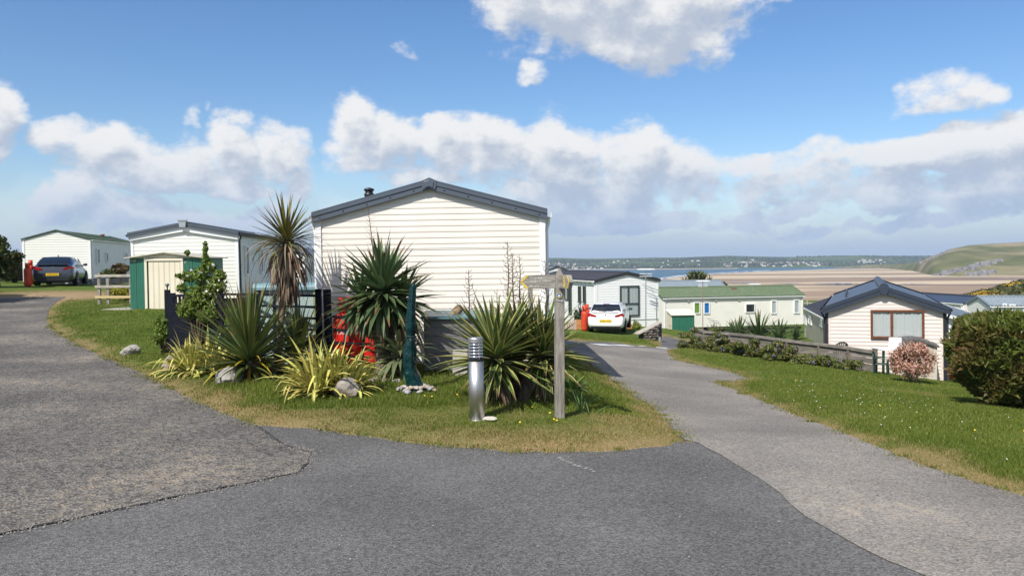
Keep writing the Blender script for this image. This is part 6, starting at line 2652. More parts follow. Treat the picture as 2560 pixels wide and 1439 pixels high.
white_car = mat('white_car_paint', (.80, .80, .79), .22, coat=.8)
grey_car = mat('dark_blue_grey_paint', (.045, .055, .078), .24, coat=.9, metal=.35)
Yw = 37.0
pw0 = P(1467, 835, Yw)
yaww = RAD(-13)
cx = pw0.x + .885 * math.cos(yaww)
cy = Yw + .885 * math.sin(yaww)
zc_ = min(G(cx, cy), zat(1500, 836, Yw)) if False else G(cx, cy)
car('white hatchback car parked on the grass in front of the white caravan', (cx, cy, zc_), yaww, white_car, 4.32, 1.77, 1.42,
    dict(belt=.97, lip=.99, cabin=[(.10, .99, .66), (.30, 1.20, .62), (.52, 1.36, .59), (.85, 1.415, .58), (1.6, 1.43, .58), (2.1, 1.40, .58), (2.6, 1.22, .60), (3.2, .95, .66)],
         rw=((.15, 1.03), (.47, 1.345), .71, .60), side=[(1.0, 1.75, .12, 1.33), (1.82, 2.75, .35, 1.33)], lamp=(.42, .855, .79, .93, .015, .10), wheel=(.82, 3.45, .315), plate=.60, badge=(.075, .87), brake=(.50, 1.375), mirror=2.35, wiper=True,
         mirror_m=mat('dark_mirror_cap', (.05, .07, .10), .2), badge_m=mat('badge_blue', (.05, .12, .30), .3)), 'LO66 WXK', None)
Yd = 38.0
pd0 = P(77, 712, Yd)
yawd = RAD(20)
cx = pd0.x + .93 * math.cos(yawd)
cy = Yd + .93 * math.sin(yawd)
car('dark blue grey saloon car parked beside the white caravan on the left', (cx, cy, G(cx, cy)), yawd, grey_car, 4.83, 1.86, 1.50,
    dict(belt=.98, lip=1.03, cabin=[(.14, 1.01, .70), (.5, 1.15, .66), (.95, 1.34, .61), (1.35, 1.44, .59), (1.9, 1.485, .58), (2.5, 1.46, .58), (3.0, 1.28, .62), (3.7, .94, .70)],
         rw=((.30, 1.08), (1.10, 1.42), .74, .60), side=[(1.3, 2.05, .30, 1.38), (2.12, 3.1, .42, 1.38)], lamp=(.44, .905, .80, .96, .015, .12), wheel=(.98, 3.72, .335), plate=.575, badge=(.085, .90), brake=(.40, 1.07), mirror=2.75, spoiler=(.10, 1.055), aerial=(1.55, 1.48),
         badge_m=mat('badge_chrome', (.65, .66, .68), .2, metal=1.0)), 'YH59 KMC', None)
# orange gas bottle by the dark car
xq = P(72, 700, 37.6).x
gas_bottle((xq - .05, 37.6, G(xq, 37.6)), .17, 1.12, orange_p, 'orange red gas bottle left of the dark parked car', 'gas bottles by the parked cars', None, .4)
xq = P(83, 700, 40.3).x
gas_bottle((xq - .12, 40.3, G(xq, 40.3)), .17, 1.25, orange_p, 'gas bottle between the dark car and the left caravan corner', 'gas bottles by the parked cars', None, .9)
for (px, Yq, h_, lab) in [(1461.5, 38.2, 1.22, 'nearer orange gas bottle beside the white car'), (1467.0, 39.0, 1.30, 'orange gas bottle with tall collar beside the white car')]:
    xq = P(px, 800, Yq).x
    gas_bottle((xq, Yq, G(xq, Yq)), .165, h_, orange_p, lab, 'gas bottles by the white car', None, 1.2)
xq = P(2378, 900, 24.0).x
gas_bottle((xq, 24.0, G(xq, 24.0) - .02), .17, 1.1, mat('orange_gas_paint', (.62, .12, .015), .5), 'orange gas bottle between beige caravan and clipped hedge', None, None, 1.2)

# ------------------------------------------------------------------ around the white caravan
pine = mat('new_pine', (.50, .24, .08), .7, (.40, .18, .06), 7, stretch=(.4, 3, 3))
for (x0, x1, y0, y1, Yq, lab) in [(1436, 1458, 800, 825, 39.4, 'orange pine planter box left of the gas bottles'), (1566, 1580, 814, 826, 41.5, 'low orange pine planter right of the white car')]:
    a, c_ = P(x0, y1, Yq), P(x1, y0, Yq)
    zg = G(a.x, Yq)
    h_ = c_.z - a.z
    r_ = empty('planter_box', ((a.x + c_.x) / 2, Yq, zg), label=lab, cat='planter')
    for k in range(3):
        MB().box((0, 0, h_ * (k + .5) / 3), (c_.x - a.x, .03, h_ / 3 - .01)).build('board', pine, r_)
    for s_ in (-1, 1):
        MB().box((s_ * (c_.x - a.x) / 2 - s_ * .015, .3, h_ / 2), (.03, .57, h_)).build('side', pine, r_)
    MB().box((0, .3, h_ - .06), (c_.x - a.x - .04, .5, .03)).build('soil', mat('dark_soil', (.04, .03, .02), .95), r_)
# plants in and by the planters
for (px, py, Yq, n, sz, mm, lab) in [(1446, 806, 39.7, 700, .30, foliage_mat('rosemary_leaf', (.025, .06, .03), (.07, .12, .06)), 'rounded dark green bush in the pine planter'), (1591, 829, 41.2, 300, .26, foliage_mat('lime_leaf', (.12, .17, .02), (.30, .32, .06)), 'lime green leafy plant at the foot of the white caravan')]:
    q = P(px, py, Yq)
    q.z = G(q.x, Yq) + (.42 if n > 500 else 0)
    r_ = empty('garden_plant', q, label=lab, cat='plant')
    foliage('foliage', r_, mm, [((0, 0, .2), (sz, sz * .8, .24), 2), ((sz * .5, 0, .14), (sz * .6, sz * .5, .18), 1), ((-sz * .4, 0, .3), (sz * .4, sz * .4, .3), 1)], n, .06, n, shell=.3)
    twigs(r_, [(0, 0, .3), (.1, 0, .3)], mat('shrub_twig', (.1, .07, .045)), seed=2)
xq = P(1452, 800, 40.2).x
r_ = empty('purple_cordyline', (xq, 40.2, G(xq, 40.2)), label='dark purple spiky cordyline behind the pine planter', cat='plant')
head(r_, (0, 0, .62), 46, .75, leaf_mat('purple_leaf', (.05, .025, .02), (.09, .04, .03)), w=.06, el=(86, 0), droop=(.05, .4), seed=70)
trunk(r_, [(0, 0, -.05), (0, 0, .6)], (.05, .05), bark)
# white garden rail and low pink fence left of the planter
xa, xb = P(1410, 800, 38.8).x, P(1434, 800, 38.8).x
zr_ = G(xa, 38.8)
r_ = empty('garden_rail', (xa, 38.8, zr_), label='white metal hand rail beside the caravan steps', cat='railing')
ht = zat(1420, 790, 38.8) - zr_
m2 = MB()
m2.smooth = True
m2.tube([(-.02, 0, 0), (-.02, 0, ht - .12), (.06, 0, ht), (xb - xa, 0, ht), (xb - xa, 0, .0)], .025, 8)
m2.build('frame', white_plastic, r_)
for k in range(3):
    m2 = MB()
    m2.tube([(.10 + k * .12, 0, 0), (.10 + k * .12, 0, ht - .01)], .014, 6)
    m2.build('bar', white_plastic, r_)
pinkw = mat('pinkish_picket', (.52, .40, .34), .8, (.42, .33, .28), 8)
r_ = empty('picket_fence', (xa, 38.4, G(xa, 38.4)), label='low pinkish picket fence beside the pine planter', cat='fence')
for k in range(7):
    x = .02 + k * (xb - xa + .05) / 6
    m2 = MB()
    m2.prism([(x - .03, 0), (x + .03, 0), (x + .03, .42), (x, .48), (x - .03, .42)], 'y', 0, .02)
    m2.build('picket', pinkw, r_)
for z_ in (.12, .32):
    MB().box(((xb - xa) / 2 + .03, .03, z_), (xb - xa + .1, .02, .05)).build('rail', pinkw, r_)
# aerial mast against the white caravan


def aerial_mast(px, py0, py1, Yq, lab, m=steel_dull, rungs=True, base=None):
    x = P(px, 700, Yq).x
    z1, z0 = zat(px, py0, Yq), (zat(px, py1, Yq) if base is None else base)
    r_ = empty('aerial_mast', (x, Yq, z0), label=lab, cat='aerial')
    m2 = MB()
    m2.tube([(0, 0, 0), (0, 0, z1 - z0)], .03, 8)
    m2.build('pole', m, r_)
    h_ = z1 - z0
    m2 = MB()
    m2.tube([(-.02, -.5, h_ - .08), (-.02, .5, h_ - .08)], .012, 6)
    bo = m2.build('boom', white_plastic, r_)
    for k in range(7):
        m2 = MB()
        m2.tube([(-.42, -.45 + k * .15, h_ - .08 + (k % 2) * .04), (.42, -.45 + k * .15, h_ - .08 + (k % 2) * .04)], .014, 6)
        m2.build('element', white_plastic, r_)
    m2 = MB()
    for z_ in (.32, .46):
        m2.bar((-.35, 0, h_ - z_), (.35, 0, h_ - z_), .02, .03)
    m2.bar((0, .02, h_ - .30), (0, .02, h_ - .48), .02, .03)
    m2.build('reflector', white_plastic, r_)
    return r_


aerial_mast(1614.5, 670, 828, 44.2, 'tall grey aerial mast against the white caravan wall', base=G(P(1614.5, 700, 44.2).x, 44.2))
aerial_mast(1757, 700, 815, 58.0, 'thin aerial mast in front of the long green roofed caravan', mat('rusty_mast', (.24, .17, .14), .7), base=G(P(1757, 700, 58.0).x, 58.0))
# aerial on the roof behind
q = P(1886, 720, 66.0)
r_ = aerial_mast(1886, 708, 722, 66.0, 'small white aerial above the green roof ridge', base=-2.2)
# retaining stone wall with concrete top
pa, pb_ = P(1612, 862, 33.2), P(1646, 866, 34.2)
ra = empty('stone_wall', (pa.x, 33.2, G(pa.x, 33.2) - .05), (0, 0, RAD(20)), 'rough dark stone retaining wall with concrete top beside the lane', 'wall')
rs_w = random.Random(6)
lw = .78
ht0, ht1 = .36, .72
sms = [rock_mesh(40 + i, (.075, .07, .06), mat('wall_stone_%s' % 'abc'[i % 3], [(.13, .11, .10), (.22, .17, .14), (.09, .085, .085)][i % 3], .95, [(.2, .17, .15), (.12, .1, .09), (.16, .14, .13)][i % 3], 14, bump=.6), 2, rough=.25, name='stone') for i in range(9)]
for row in range(7):
    for k in range(9):
        x = (k + .5 * (row % 2)) * .092
        hx = ht0 + (ht1 - ht0) * x / lw
        z = .05 + row * .105
        if x > lw or z > hx:
            continue
        link('stone', sms[(row * 3 + k * 2) % 9], ra, (x, -.02 + rs_w.uniform(-.02, .02), z), (rs_w.uniform(-.4, .4), rs_w.uniform(-.4, .4), rs_w.uniform(0, 6)), rs_w.uniform(.8, 1.1))
m2 = MB()
m2.prism([(-.02, 0), (lw + .06, 0), (lw + .06, ht1 - .02), (-.02, ht0 - .04)], 'y', .02, .5)
m2.build('core', mat('earth_core', (.05, .045, .04), .95), ra)
m2 = MB()
m2.prism([(-.28, ht0 - .10), (lw + .04, ht1 - .02), (lw + .04, ht1 + .02), (-.28, ht0 - .06)], 'y', -.02, .42)
m2.build('coping', mat('pale_concrete', (.44, .40, .34), .9, (.34, .30, .26), 8, bump=.4), ra)
# black marker post
xq = P(1650, 866, 33.0).x
zq = G(xq, 33.0)
r_ = empty('marker_post', (xq, 33.0, zq), label='black marker post with pale foot beside the stone wall', cat='post')
hq = zat(1651, 816, 33.0) - zq
m2 = MB()
m2.lathe([(.058, .22), (.058, hq - .07), (.07, hq - .06), (.07, hq - .01), (.05, hq)], 14)
m2.build('post', black_m, r_)
m2 = MB()
m2.lathe([(.062, -.02), (.062, .22)], 14)
m2.build('sleeve', mat('grey_sleeve', (.22, .24, .25), .6), r_)
m2 = MB()
m2.bar((0, 0, hq * .55), (-.28, .05, hq * .72), .05, .07)
m2.build('bracket', black_m, r_)
# green pent shed by the long caravan
Yp = 57.0
x0, x1, x2 = P(1669, 800, Yp + .6).x, P(1680, 800, Yp).x, P(1737, 800, Yp).x
zg = G(x1, Yp) - .1
r_ = empty('pent_shed', (x1, Yp, zg), (0, 0, RAD(4)), 'green garden shed with cream side and sloping cream roof', 'shed')
hf = zat(1700, 788, Yp) - zg
wsd = x2 - x1
for k in range(6):
    MB().box((wsd * (k + .5) / 6, 0, hf / 2), (wsd / 6 - .01, .03, hf)).build('wall_panel', shed_g, r_)
for k in range(4):
    m2 = MB()
    m2.prism([(.03 + k * .34, 0), (.03 + (k + 1) * .34 - .012, 0), (.03 + (k + 1) * .34 - .012, hf + .28 * (k + 1) / 4), (.03 + k * .34, hf + .28 * k / 4)], 'x', -.02, .01)
    m2.build('side_panel', shed_c, r_)
MB().box((wsd / 2, .75, hf / 2), (wsd - .03, 1.36, hf)).build('body', shed_g, r_)
m2 = MB()
m2.prism([(-.12, hf + .0), (1.5, hf + .32), (1.5, hf + .36), (-.12, hf + .045)], 'x', -.1, wsd + .1)
m2.build('roof', mat('shed_roof_pale', (.72, .68, .58), .5, (.66, .62, .52), 3), r_)
m2 = MB()
m2.tube([(-.04, .25, hf * .45), (-.07, .25, hf * .45), (-.07, .45, hf * .45)], .02, 6)
m2.build('handle', pine, r_)

# ------------------------------------------------------------------ palm, yuccas and fence in the middle distance
Yq = 84.0
xq = P(1742, 700, Yq).x
zq = H(xq, Yq)
r_ = empty('palm_tree', (xq, Yq, zq), label='bushy green palm tree standing above the grey caravan roof', cat='palm')
pr = random.Random(4)
palm_l = leaf_mat('palm_green', (.07, .095, .022), (.14, .15, .04), tip=(.16, .13, .05))
for k, (px, py) in enumerate([(1742, 693), (1724, 698), (1760, 697), (1710, 708), (1774, 708), (1740, 704), (1730, 690), (1752, 690)]):
    c = P(px, py, Yq + pr.uniform(-.5, .5)) - Vector((xq, Yq, zq))
    trunk(r_, [(pr.gauss(0, .15), 0, -.2), c * .5, c], (.14, .1), bark)
    head(r_, c, 36, .95, palm_l, w=.17, el=(88, -45), droop=(.1, .8), stem=.3, seed=80 + k, jit=8, power=.8)
xq = P(1806, 712, 82.0).x
r_ = empty('shrub', (xq, 82.0, H(xq, 82.0)), label='small leafy shrub right of the bushy palm tree', cat='shrub')
zz = zat(1806, 712, 82.0) - H(xq, 82.0)
foliage('foliage', r_, leaf_mid, [((0, 0, zz), (.5, .4, .35), 1), ((.3, 0, zz - .3), (.6, .4, .4), 1)], 500, .12, 5, shell=.3)
twigs(r_, [(0, 0, zz), (.3, 0, zz - .2)], bark, r0=.05, seed=3)
for k, (px, Yq, L, n, lab) in enumerate([(1786, 31.5, .60, 60, 'leftmost low yucca behind the wooden fence'), (1848, 30.5, .85, 70, 'dark upright yucca second from the left behind the fence'), (1898, 28.5, 1.0, 80, 'largest spiky yucca behind the wooden fence'), (1830, 32.0, .7, 50, 'small yucca half hidden behind the dark upright one'), (1948, 27.5, .7, 60, 'low yucca right of the largest one behind the fence'), (1990, 26.5, .5, 40, 'smallest yucca tuft at the right end behind the fence')]):
    xq = P(px, 830, Yq).x
    r_ = empty('yucca', (xq, Yq, H(xq, Yq)), label=lab, cat='yucca', group='yuccas behind the wooden fence')
    hz_ = max(.34, zat(px, 842, Yq) - H(xq, Yq))
    trunk(r_, [(0, 0, -.05), (0, 0, hz_)], (.07, .06), bark)
    head(r_, (0, 0, hz_), n, L, yucca_g, w=.085, el=(88, -12), droop=(.02, .35), stem=.15, seed=90 + k, jit=6, fold=.4)

# weathered board fence on the right lawn
FP = [(1738, 821, 29.2), (1760, 829, 28.4), (1824, 834, 27.0), (1889, 840, 25.6), (1966, 851, 24.2), (2046, 860, 22.9), (2120, 869, 21.7), (2186, 880, 20.7)]
fw = [P(a, c_, e) for a, c_, e in FP]
b0 = Vector((fw[0].x, fw[0].y, H(fw[0].x, fw[0].y)))
r_ = empty('board_fence', b0, label='weathered grey board fence running down the right lawn', cat='fence')
silver = mat('silvered_fence_wood', (.25, .225, .19), .9, (.15, .13, .11), 7, 6, stretch=(.4, .4, 3), bump=.5, col3=(.27, .25, .225), scale3=2.5, amt3=.5, objrand=.3)
brownp = mat('fence_post_brown', (.20, .165, .125), .9, (.13, .105, .08), 9, stretch=(3, 3, .4), bump=.5, objrand=.2)
for i in range(len(fw)):
    p = fw[i]
    zg = H(p.x, p.y)
    hh = p.z - zg + (.10 if i == len(fw) - 1 else -.04)
    MB().box(Vector((p.x, p.y - .05, zg - .1)) - b0 + Vector((0, 0, hh / 2)), (.09, .09, hh + .2)).build('post', brownp, r_)
    if i == len(fw) - 1:
        break
    q = fw[i + 1]
    d = Vector((q.x - p.x, q.y - p.y, 0)).normalized()
    for k in range(5):
        m2 = MB()
        a = Vector((p.x, p.y, p.z - .10 - k * .155)) - b0
        c_ = Vector((q.x, q.y, q.z - .10 - k * .155)) - b0
        j = random.uniform(-.012, .012)
        m2.bar(a + Vector((0, 0, j)), c_ + Vector((0, 0, -j)), .022, .142)
        m2.build('board', silver, r_)
    m2 = MB()
    m2.bar(p - b0 + Vector((0, -.03, .0)), q - b0 + Vector((0, -.03, 0)), .11, .075)
    m2.build('top_rail', silver, r_)

# overgrown border in front of it
border_l = foliage_mat('border_leaf', (.05, .078, .016), (.155, .185, .045), (.30, .24, .10))
violet = mat('bluebell_violet', (.20, .17, .52), .6)
bell = MB()
bell.smooth = True
bell.lathe([(.006, .0), (.012, -.008), (.013, -.02), (.018, -.028)], 6)
bellm = bell.mesh('bluebell', violet)
labs = ['leafy border shrub at the upper end of the fence by the lane', 'bramble like border shrub under the second fence bay', 'low border shrub with bluebells under the middle fence bay', 'dense border shrub against the fifth fence post', 'spreading border shrub under the lower fence bays', 'sparse border shrub near the lower fence end']
bpx = [(1742, 868, 60, 46), (1806, 870, 46, 46), (1868, 880, 44, 38), (1944, 888, 48, 44), (2035, 905, 52, 36), (2110, 920, 46, 26)]
rbb = random.Random(11)
for k, (px, py, wx, hy) in enumerate(bpx):
    Yq = float(np.interp(px, [a for a, c_, e in FP], [e for a, c_, e in FP])) - .75
    q = P(px, py, Yq)
    q.z = G(q.x, Yq)
    kk = Yq / FPX
    r_ = empty('border_shrub', q, label=labs[k], cat='shrub', group='border plants along the board fence')
    bl_ = []
    for j in range(16):
        u = rbb.uniform(-1, 1)
        zz = abs(rbb.gauss(0, .34)) * hy * kk * (1.25 if k < 4 else .85) + .05
        bl_.append((Vector((u * wx * kk * .8, rbb.uniform(-.25, .5), min(zz, hy * kk))), (.19, .2, .13), 1))
    foliage('foliage', r_, border_l, bl_, 3600, .046, 100 + k, shell=.2, third=.2, aspect=.4)
    for j in range(rbb.randint(9, 16)):
        c = rbb.choice(bl_)[0] + Vector((rbb.uniform(-.2, .2), -.22, rbb.uniform(0, .12)))
        link('bluebell', bellm, r_, c, (rbb.gauss(0, .4), rbb.gauss(0, .4), 0), rbb.uniform(.8, 1.4))

# ------------------------------------------------------------------ by the beige caravan
# curved roof store
Yc = 20.6
xl_, xr_ = P(2266, 900, Yc).x, P(2369, 900, Yc).x
wv = xr_ - xl_
zg = G(xl_ + wv / 2, Yc) - .06
yawv = RAD(-22.5)
r_ = empty('garden_store', (xl_, Yc + .55, zg), (0, 0, yawv), 'beige garden store with curved dark roof against the beige caravan', 'storage box')
wv = solveW(2266, Yc + .55, yawv, 2369)
he_ = zat(2369, 868, Yc - .1) - zg
rise_ = .17


def arc(x):
    t_ = x / wv
    return he_ + rise_ * math.sin(math.pi * (.16 + .84 * t_)) - .03


storem = mat('store_beige', (.54, .475, .40), .6, (.50, .44, .37), 3)
nb_ = 8
for k in range(nb_):
    z0, z1 = he_ * k / nb_, he_ * (k + 1) / nb_ - .008
    MB().box((wv / 2, 0, (z0 + z1) / 2), (wv - .12, .03, z1 - z0)).build('panel', storem, r_)
m2 = MB()
m2.prism([(0.02, 0)] + [(wv - .02, 0)] + [(x, arc(x)) for x in np.linspace(wv - .02, .02, 14)], 'y', .02, .80)
m2.build('body', storem, r_)
for x in (.04, wv - .04):
    MB().box((x, -.004, he_ / 2), (.08, .045, he_)).build('corner', storem, r_)
for k in range(9):
    xa_, xb_ = -.05 + (wv + .1) * k / 9, -.05 + (wv + .1) * (k + 1) / 9 - .008
    m2 = MB()
    za_, zb_2 = arc(max(0, xa_)), arc(min(wv, xb_))
    m2.add([(xa_, -.10, za_), (xb_, -.10, zb_2), (xb_, .85, zb_2), (xa_, .85, za_), (xa_, -.10, za_ + .05), (xb_, -.10, zb_2 + .05), (xb_, .85, zb_2 + .05), (xa_, .85, za_ + .05)],
           [(3, 2, 1, 0), (4, 5, 6, 7), (0, 1, 5, 4), (1, 2, 6, 5), (2, 3, 7, 6), (3, 0, 4, 7)])
    m2.build('roof_slat', mat('store_roof_brown', (.085, .075, .075), .5, (.12, .11, .11), 6), r_)
# pink leaved bush
pq = GP(2282, 962)
kk = pq.y / FPX
r_ = empty('pink_bush', pq, label='round bush with pale pink leaf tips in front of the curved store', cat='bush')


def pinkfn(p, d, rad, r):
    return np.where((rad > .7) & (r.random(len(rad)) < .93), r.uniform(.55, 1, len(rad)), 0)


bl_ = [((0, 0, 44 * kk), (44 * kk, .42, 42 * kk), 5)]
for k in range(34):
    a, e = rbb.uniform(0, 6.28), rbb.uniform(-.3, 1.4)
    bl_.append((Vector((math.cos(a) * math.cos(e) * 44 * kk, math.sin(a) * math.cos(e) * .38, 44 * kk + math.sin(e) * 44 * kk)), (rbb.uniform(.08, .2), .15, rbb.uniform(.09, .2)), .5))
foliage('foliage', r_, foliage_mat('pink_leaf', (.13, .08, .04), (.24, .16, .08), (.74, .42, .34), trans=.25), bl_, 7500, .034, 55, shell=.45, kindfn=pinkfn, aspect=.35)
twigs(r_, [(0, 0, .5), (.2, 0, .4), (-.2, .1, .4)], bark, r0=.02, seed=8)


# plastic garden chairs and table
def garden_chair(loc, rot, m, label, sx=1.0):
    r_ = empty('garden_chair', loc, (0, 0, rot), label, 'chair')
    MB().box((0, 0, .42), (.46, .44, .03)).build('seat', m, r_, bevel=.01)
    for (x, y) in ((-.21, -.19), (.21, -.19), (-.21, .19), (.21, .19)):
        m2 = MB()
        m2.bar((x * 1.12, y * 1.15, 0), (x, y, .42), .045, .05)
        m2.build('leg', m, r_)
    for s_ in (-1, 1):
        m2 = MB()
        m2.tube([(s_ * .25, -.2, .42), (s_ * .27, -.2, .64), (s_ * .26, .05, .66), (s_ * .22, .2, .66)], .022, 8)
        m2.build('arm_rest', m, r_)
    m2 = MB()
    m2.smooth = True
    m2.tube([(-.22, .2, .42), (-.235, .25, .70), (-.19, .28, .83), (-.08, .30, .885), (.08, .30, .885), (.19, .28, .83), (.235, .25, .70), (.22, .2, .42)], .025, 8)
    m2.build('back_frame', m, r_)
    for k in range(5):
        x = -.14 + k * .07
        m2 = MB()
        m2.bar((x, .22, .45), (x * 1.05, .29, .86), .028, .015, (0, 1, 0))
        m2.build('back_slat', m, r_)
    m2 = MB()
    m2.bar((-.22, .262, .70), (.22, .262, .70), .02, .03)
    m2.build('back_rail', m, r_)
    return r_


green_pl = mat('dark_green_plastic', (.010, .045, .035), .4)
xq = P(2101, 860, 21.7).x
ch_ = garden_chair((xq + .25, 22.7, G(xq + .25, 22.7)), RAD(200), green_pl, 'dark green plastic chair back showing above the board fence')
ch_.scale = (1, 1, min(1.0, (zat(2101, 852, 22.7) - G(xq + .25, 22.7)) / .905))
xq = P(2206, 930, 20.3).x
garden_chair((xq, 20.35, G(xq, 20.35)), RAD(60), green_pl, 'dark green plastic chair beside the lower fence end').scale = (.72, .72, .66)
xq = P(2226, 890, 21.0).x
zg = G(xq, 21.0)
r_ = empty('garden_table', (xq, 21.0, zg), label='white topped garden table between the fence end and the pink bush', cat='table')
MB().box((0, 0, .70), (.75, .7, .03)).build('table_top', white_plastic, r_, bevel=.01)
for (x, y) in ((-.32, -.28), (.32, -.28), (-.32, .28), (.32, .28)):
    MB().box((x, y, .34), (.05, .05, .69)).build('leg', green_pl, r_)
o = MB().box((0, 0, .14), (.26, .2, .28)).build('white_crate', white_plastic, None, (xq + .15, 21.05, zg + .716), (0, 0, .3), bevel=.01)
tag(o, 'white plastic crate standing on the garden table', 'crate')
# clipped hedge on the right
Yh = 11.9
lx, ly = 3.8, 1.7
yawh = RAD(-25)
pc = P(2418, 900, Yh)
cxh = pc.x + math.cos(yawh) * lx / 2 - math.sin(yawh) * ly / 2
cyh = Yh + math.sin(yawh) * lx / 2 + math.cos(yawh) * ly / 2
zg = H(cxh - 1.2, cyh)
hr0 = empty('clipped_hedge', (cxh, cyh, zg), (0, 0, yawh), 'tall clipped hedge with reddish shoots at the right edge', 'hedge')
top_h = zat(2470, 812, Yh) - zg
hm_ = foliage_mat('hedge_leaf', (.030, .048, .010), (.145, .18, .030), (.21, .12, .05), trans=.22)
N = 46000
rh = np.random.default_rng(9)
# shell of a block with soft corners, undercut at its foot
u = rh.uniform(-1, 1, (N, 3))
face = rh.integers(0, 6, N)
s1 = 1 - np.abs(rh.normal(size=N)) * .10
u[:, 0] = np.where(face <= 1, -s1, u[:, 0])
u[:, 1] = np.where((face == 2) | (face == 3), -s1, u[:, 1])
u[:, 2] = np.where(face >= 4, s1, u[:, 2])
lenp = (np.abs(u) ** 14).sum(1) ** (1 / 14.0)
pn = u / np.maximum(lenp, .9)[:, None]
zz = pn[:, 2] * .5 + .5
ins = np.clip((.36 - zz) / .36, 0, 1) ** 1.1 * .55
px_ = pn[:, 0] * (lx / 2) + np.where(pn[:, 0] < 0, ins * .8, 0)
py_ = pn[:, 1] * (ly / 2) + np.where(pn[:, 1] < 0, ins * .8, -ins * .5)
pz_ = .10 + zz * (top_h - .10)
pos = np.stack([px_, py_, pz_], 1)
lump = fnoise(px_ * 1.0 + py_ * .8, pz_ + py_ * .6, 61, 4, 2.6)
dirn = np.stack([np.sign(px_) * np.abs(pn[:, 0]) ** 4, np.sign(py_) * np.abs(pn[:, 1]) ** 4, np.abs(pn[:, 2]) ** 4 * np.sign(pn[:, 2])], 1)
dirn /= np.linalg.norm(dirn, axis=1)[:, None] + 1e-6
pos += dirn * (lump * .25)[:, None]
grow = dirn * .6 + np.array([0, 0, .55]) + rh.normal(size=(N, 3)) * .55
grow /= np.linalg.norm(grow, axis=1)[:, None]
t2 = np.cross(grow, rh.normal(size=(N, 3)))
t2 /= np.linalg.norm(t2, axis=1)[:, None]
sz = (.044 * rh.uniform(.6, 1.6, N) * np.where(rh.random(N) < .03, 2.2, 1.0))[:, None]
v = np.stack([pos - grow * sz * .6, pos + t2 * sz * .34, pos + grow * sz * 1.3, pos - t2 * sz * .34], 1).reshape(-1, 3)
clump = fnoise(px_ * 1.3, pz_ * 1.3 + py_, 62, 3, 2.4)
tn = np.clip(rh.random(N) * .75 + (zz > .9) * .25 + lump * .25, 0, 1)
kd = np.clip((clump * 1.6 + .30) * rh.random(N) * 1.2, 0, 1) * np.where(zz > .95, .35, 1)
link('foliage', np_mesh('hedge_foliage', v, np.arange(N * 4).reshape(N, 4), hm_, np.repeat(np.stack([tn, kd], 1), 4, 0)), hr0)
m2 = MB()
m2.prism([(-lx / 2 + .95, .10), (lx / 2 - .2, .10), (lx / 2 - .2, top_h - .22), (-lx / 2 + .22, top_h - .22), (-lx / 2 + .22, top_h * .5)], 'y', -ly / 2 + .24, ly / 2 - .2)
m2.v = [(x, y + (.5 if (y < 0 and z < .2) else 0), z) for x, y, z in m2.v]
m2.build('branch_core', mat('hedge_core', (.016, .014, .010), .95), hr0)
for k in range(7):
    m2 = MB()
    x = -lx / 2 + 1.0 + k * .38
    m2.tube([(x, .05, -.3), (x + .05, 0, .2), (x - .05, .05, .5)], [.05, .04, .03], 8)
    m2.build('stem', bark, hr0)

# ------------------------------------------------------------------ dark hedge and tree at the far left
Yl = 40.0
for (px, py0, py1, wx, Yq, n, lab, nm) in [(-8, 592, 705, 46, 36.0, 5200, 'dark leafy tree at the left edge of the site', 'tree'), (36, 640, 704, 26, 43.5, 2600, 'dense dark hedge between the tree and the left caravan', 'hedge')]:
    xq = P(px, 700, Yq).x
    zq = G(xq, Yq)
    r_ = empty('dark_' + nm, (xq, Yq, zq), label=lab, cat=nm)
    kk = Yq / FPX
    ht = zat(px, py0, Yq) - zq
    bl_ = []
    for k in range(26):
        bl_.append((Vector((rbb.uniform(-1, 1) * wx * kk * .8, rbb.uniform(-.9, .9), rbb.uniform(.15, .93) * ht)), (.42, .4, .3), 1))
    foliage('crown', r_, foliage_mat('evergreen_leaf', (.018, .035, .008), (.075, .105, .02), (.13, .07, .02)), bl_, n, .085, n, shell=.25, third=.12)
    trunk(r_, [(0, 0, -.1), (.05, 0, ht * .5), (0, 0, ht * .8)], (.14, .06), bark)
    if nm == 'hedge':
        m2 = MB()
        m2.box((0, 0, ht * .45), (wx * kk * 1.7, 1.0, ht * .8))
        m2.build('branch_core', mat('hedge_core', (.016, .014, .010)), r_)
# tree standing left of the frame: its shade falls on the lane
r_ = empty('dark_tree', (-20.6, 27.5, G(-20.6, 27.5)), label='leafy tree just outside the left edge shading the lane', cat='tree')
bl_ = [(Vector((rbb.uniform(-2.0, .55), rbb.uniform(-1.8, 1.3), rbb.uniform(.5, 3.9))), (.7, .7, .6), 1) for k in range(44)]
foliage('crown', r_, foliage_mat('evergreen_leaf', (.018, .035, .008), (.075, .105, .02)), bl_, 11000, .11, 77, shell=.3)
trunk(r_, [(0, 0, -.1), (.05, 0, 1.5), (0, 0, 2.8)], (.16, .06), bark)

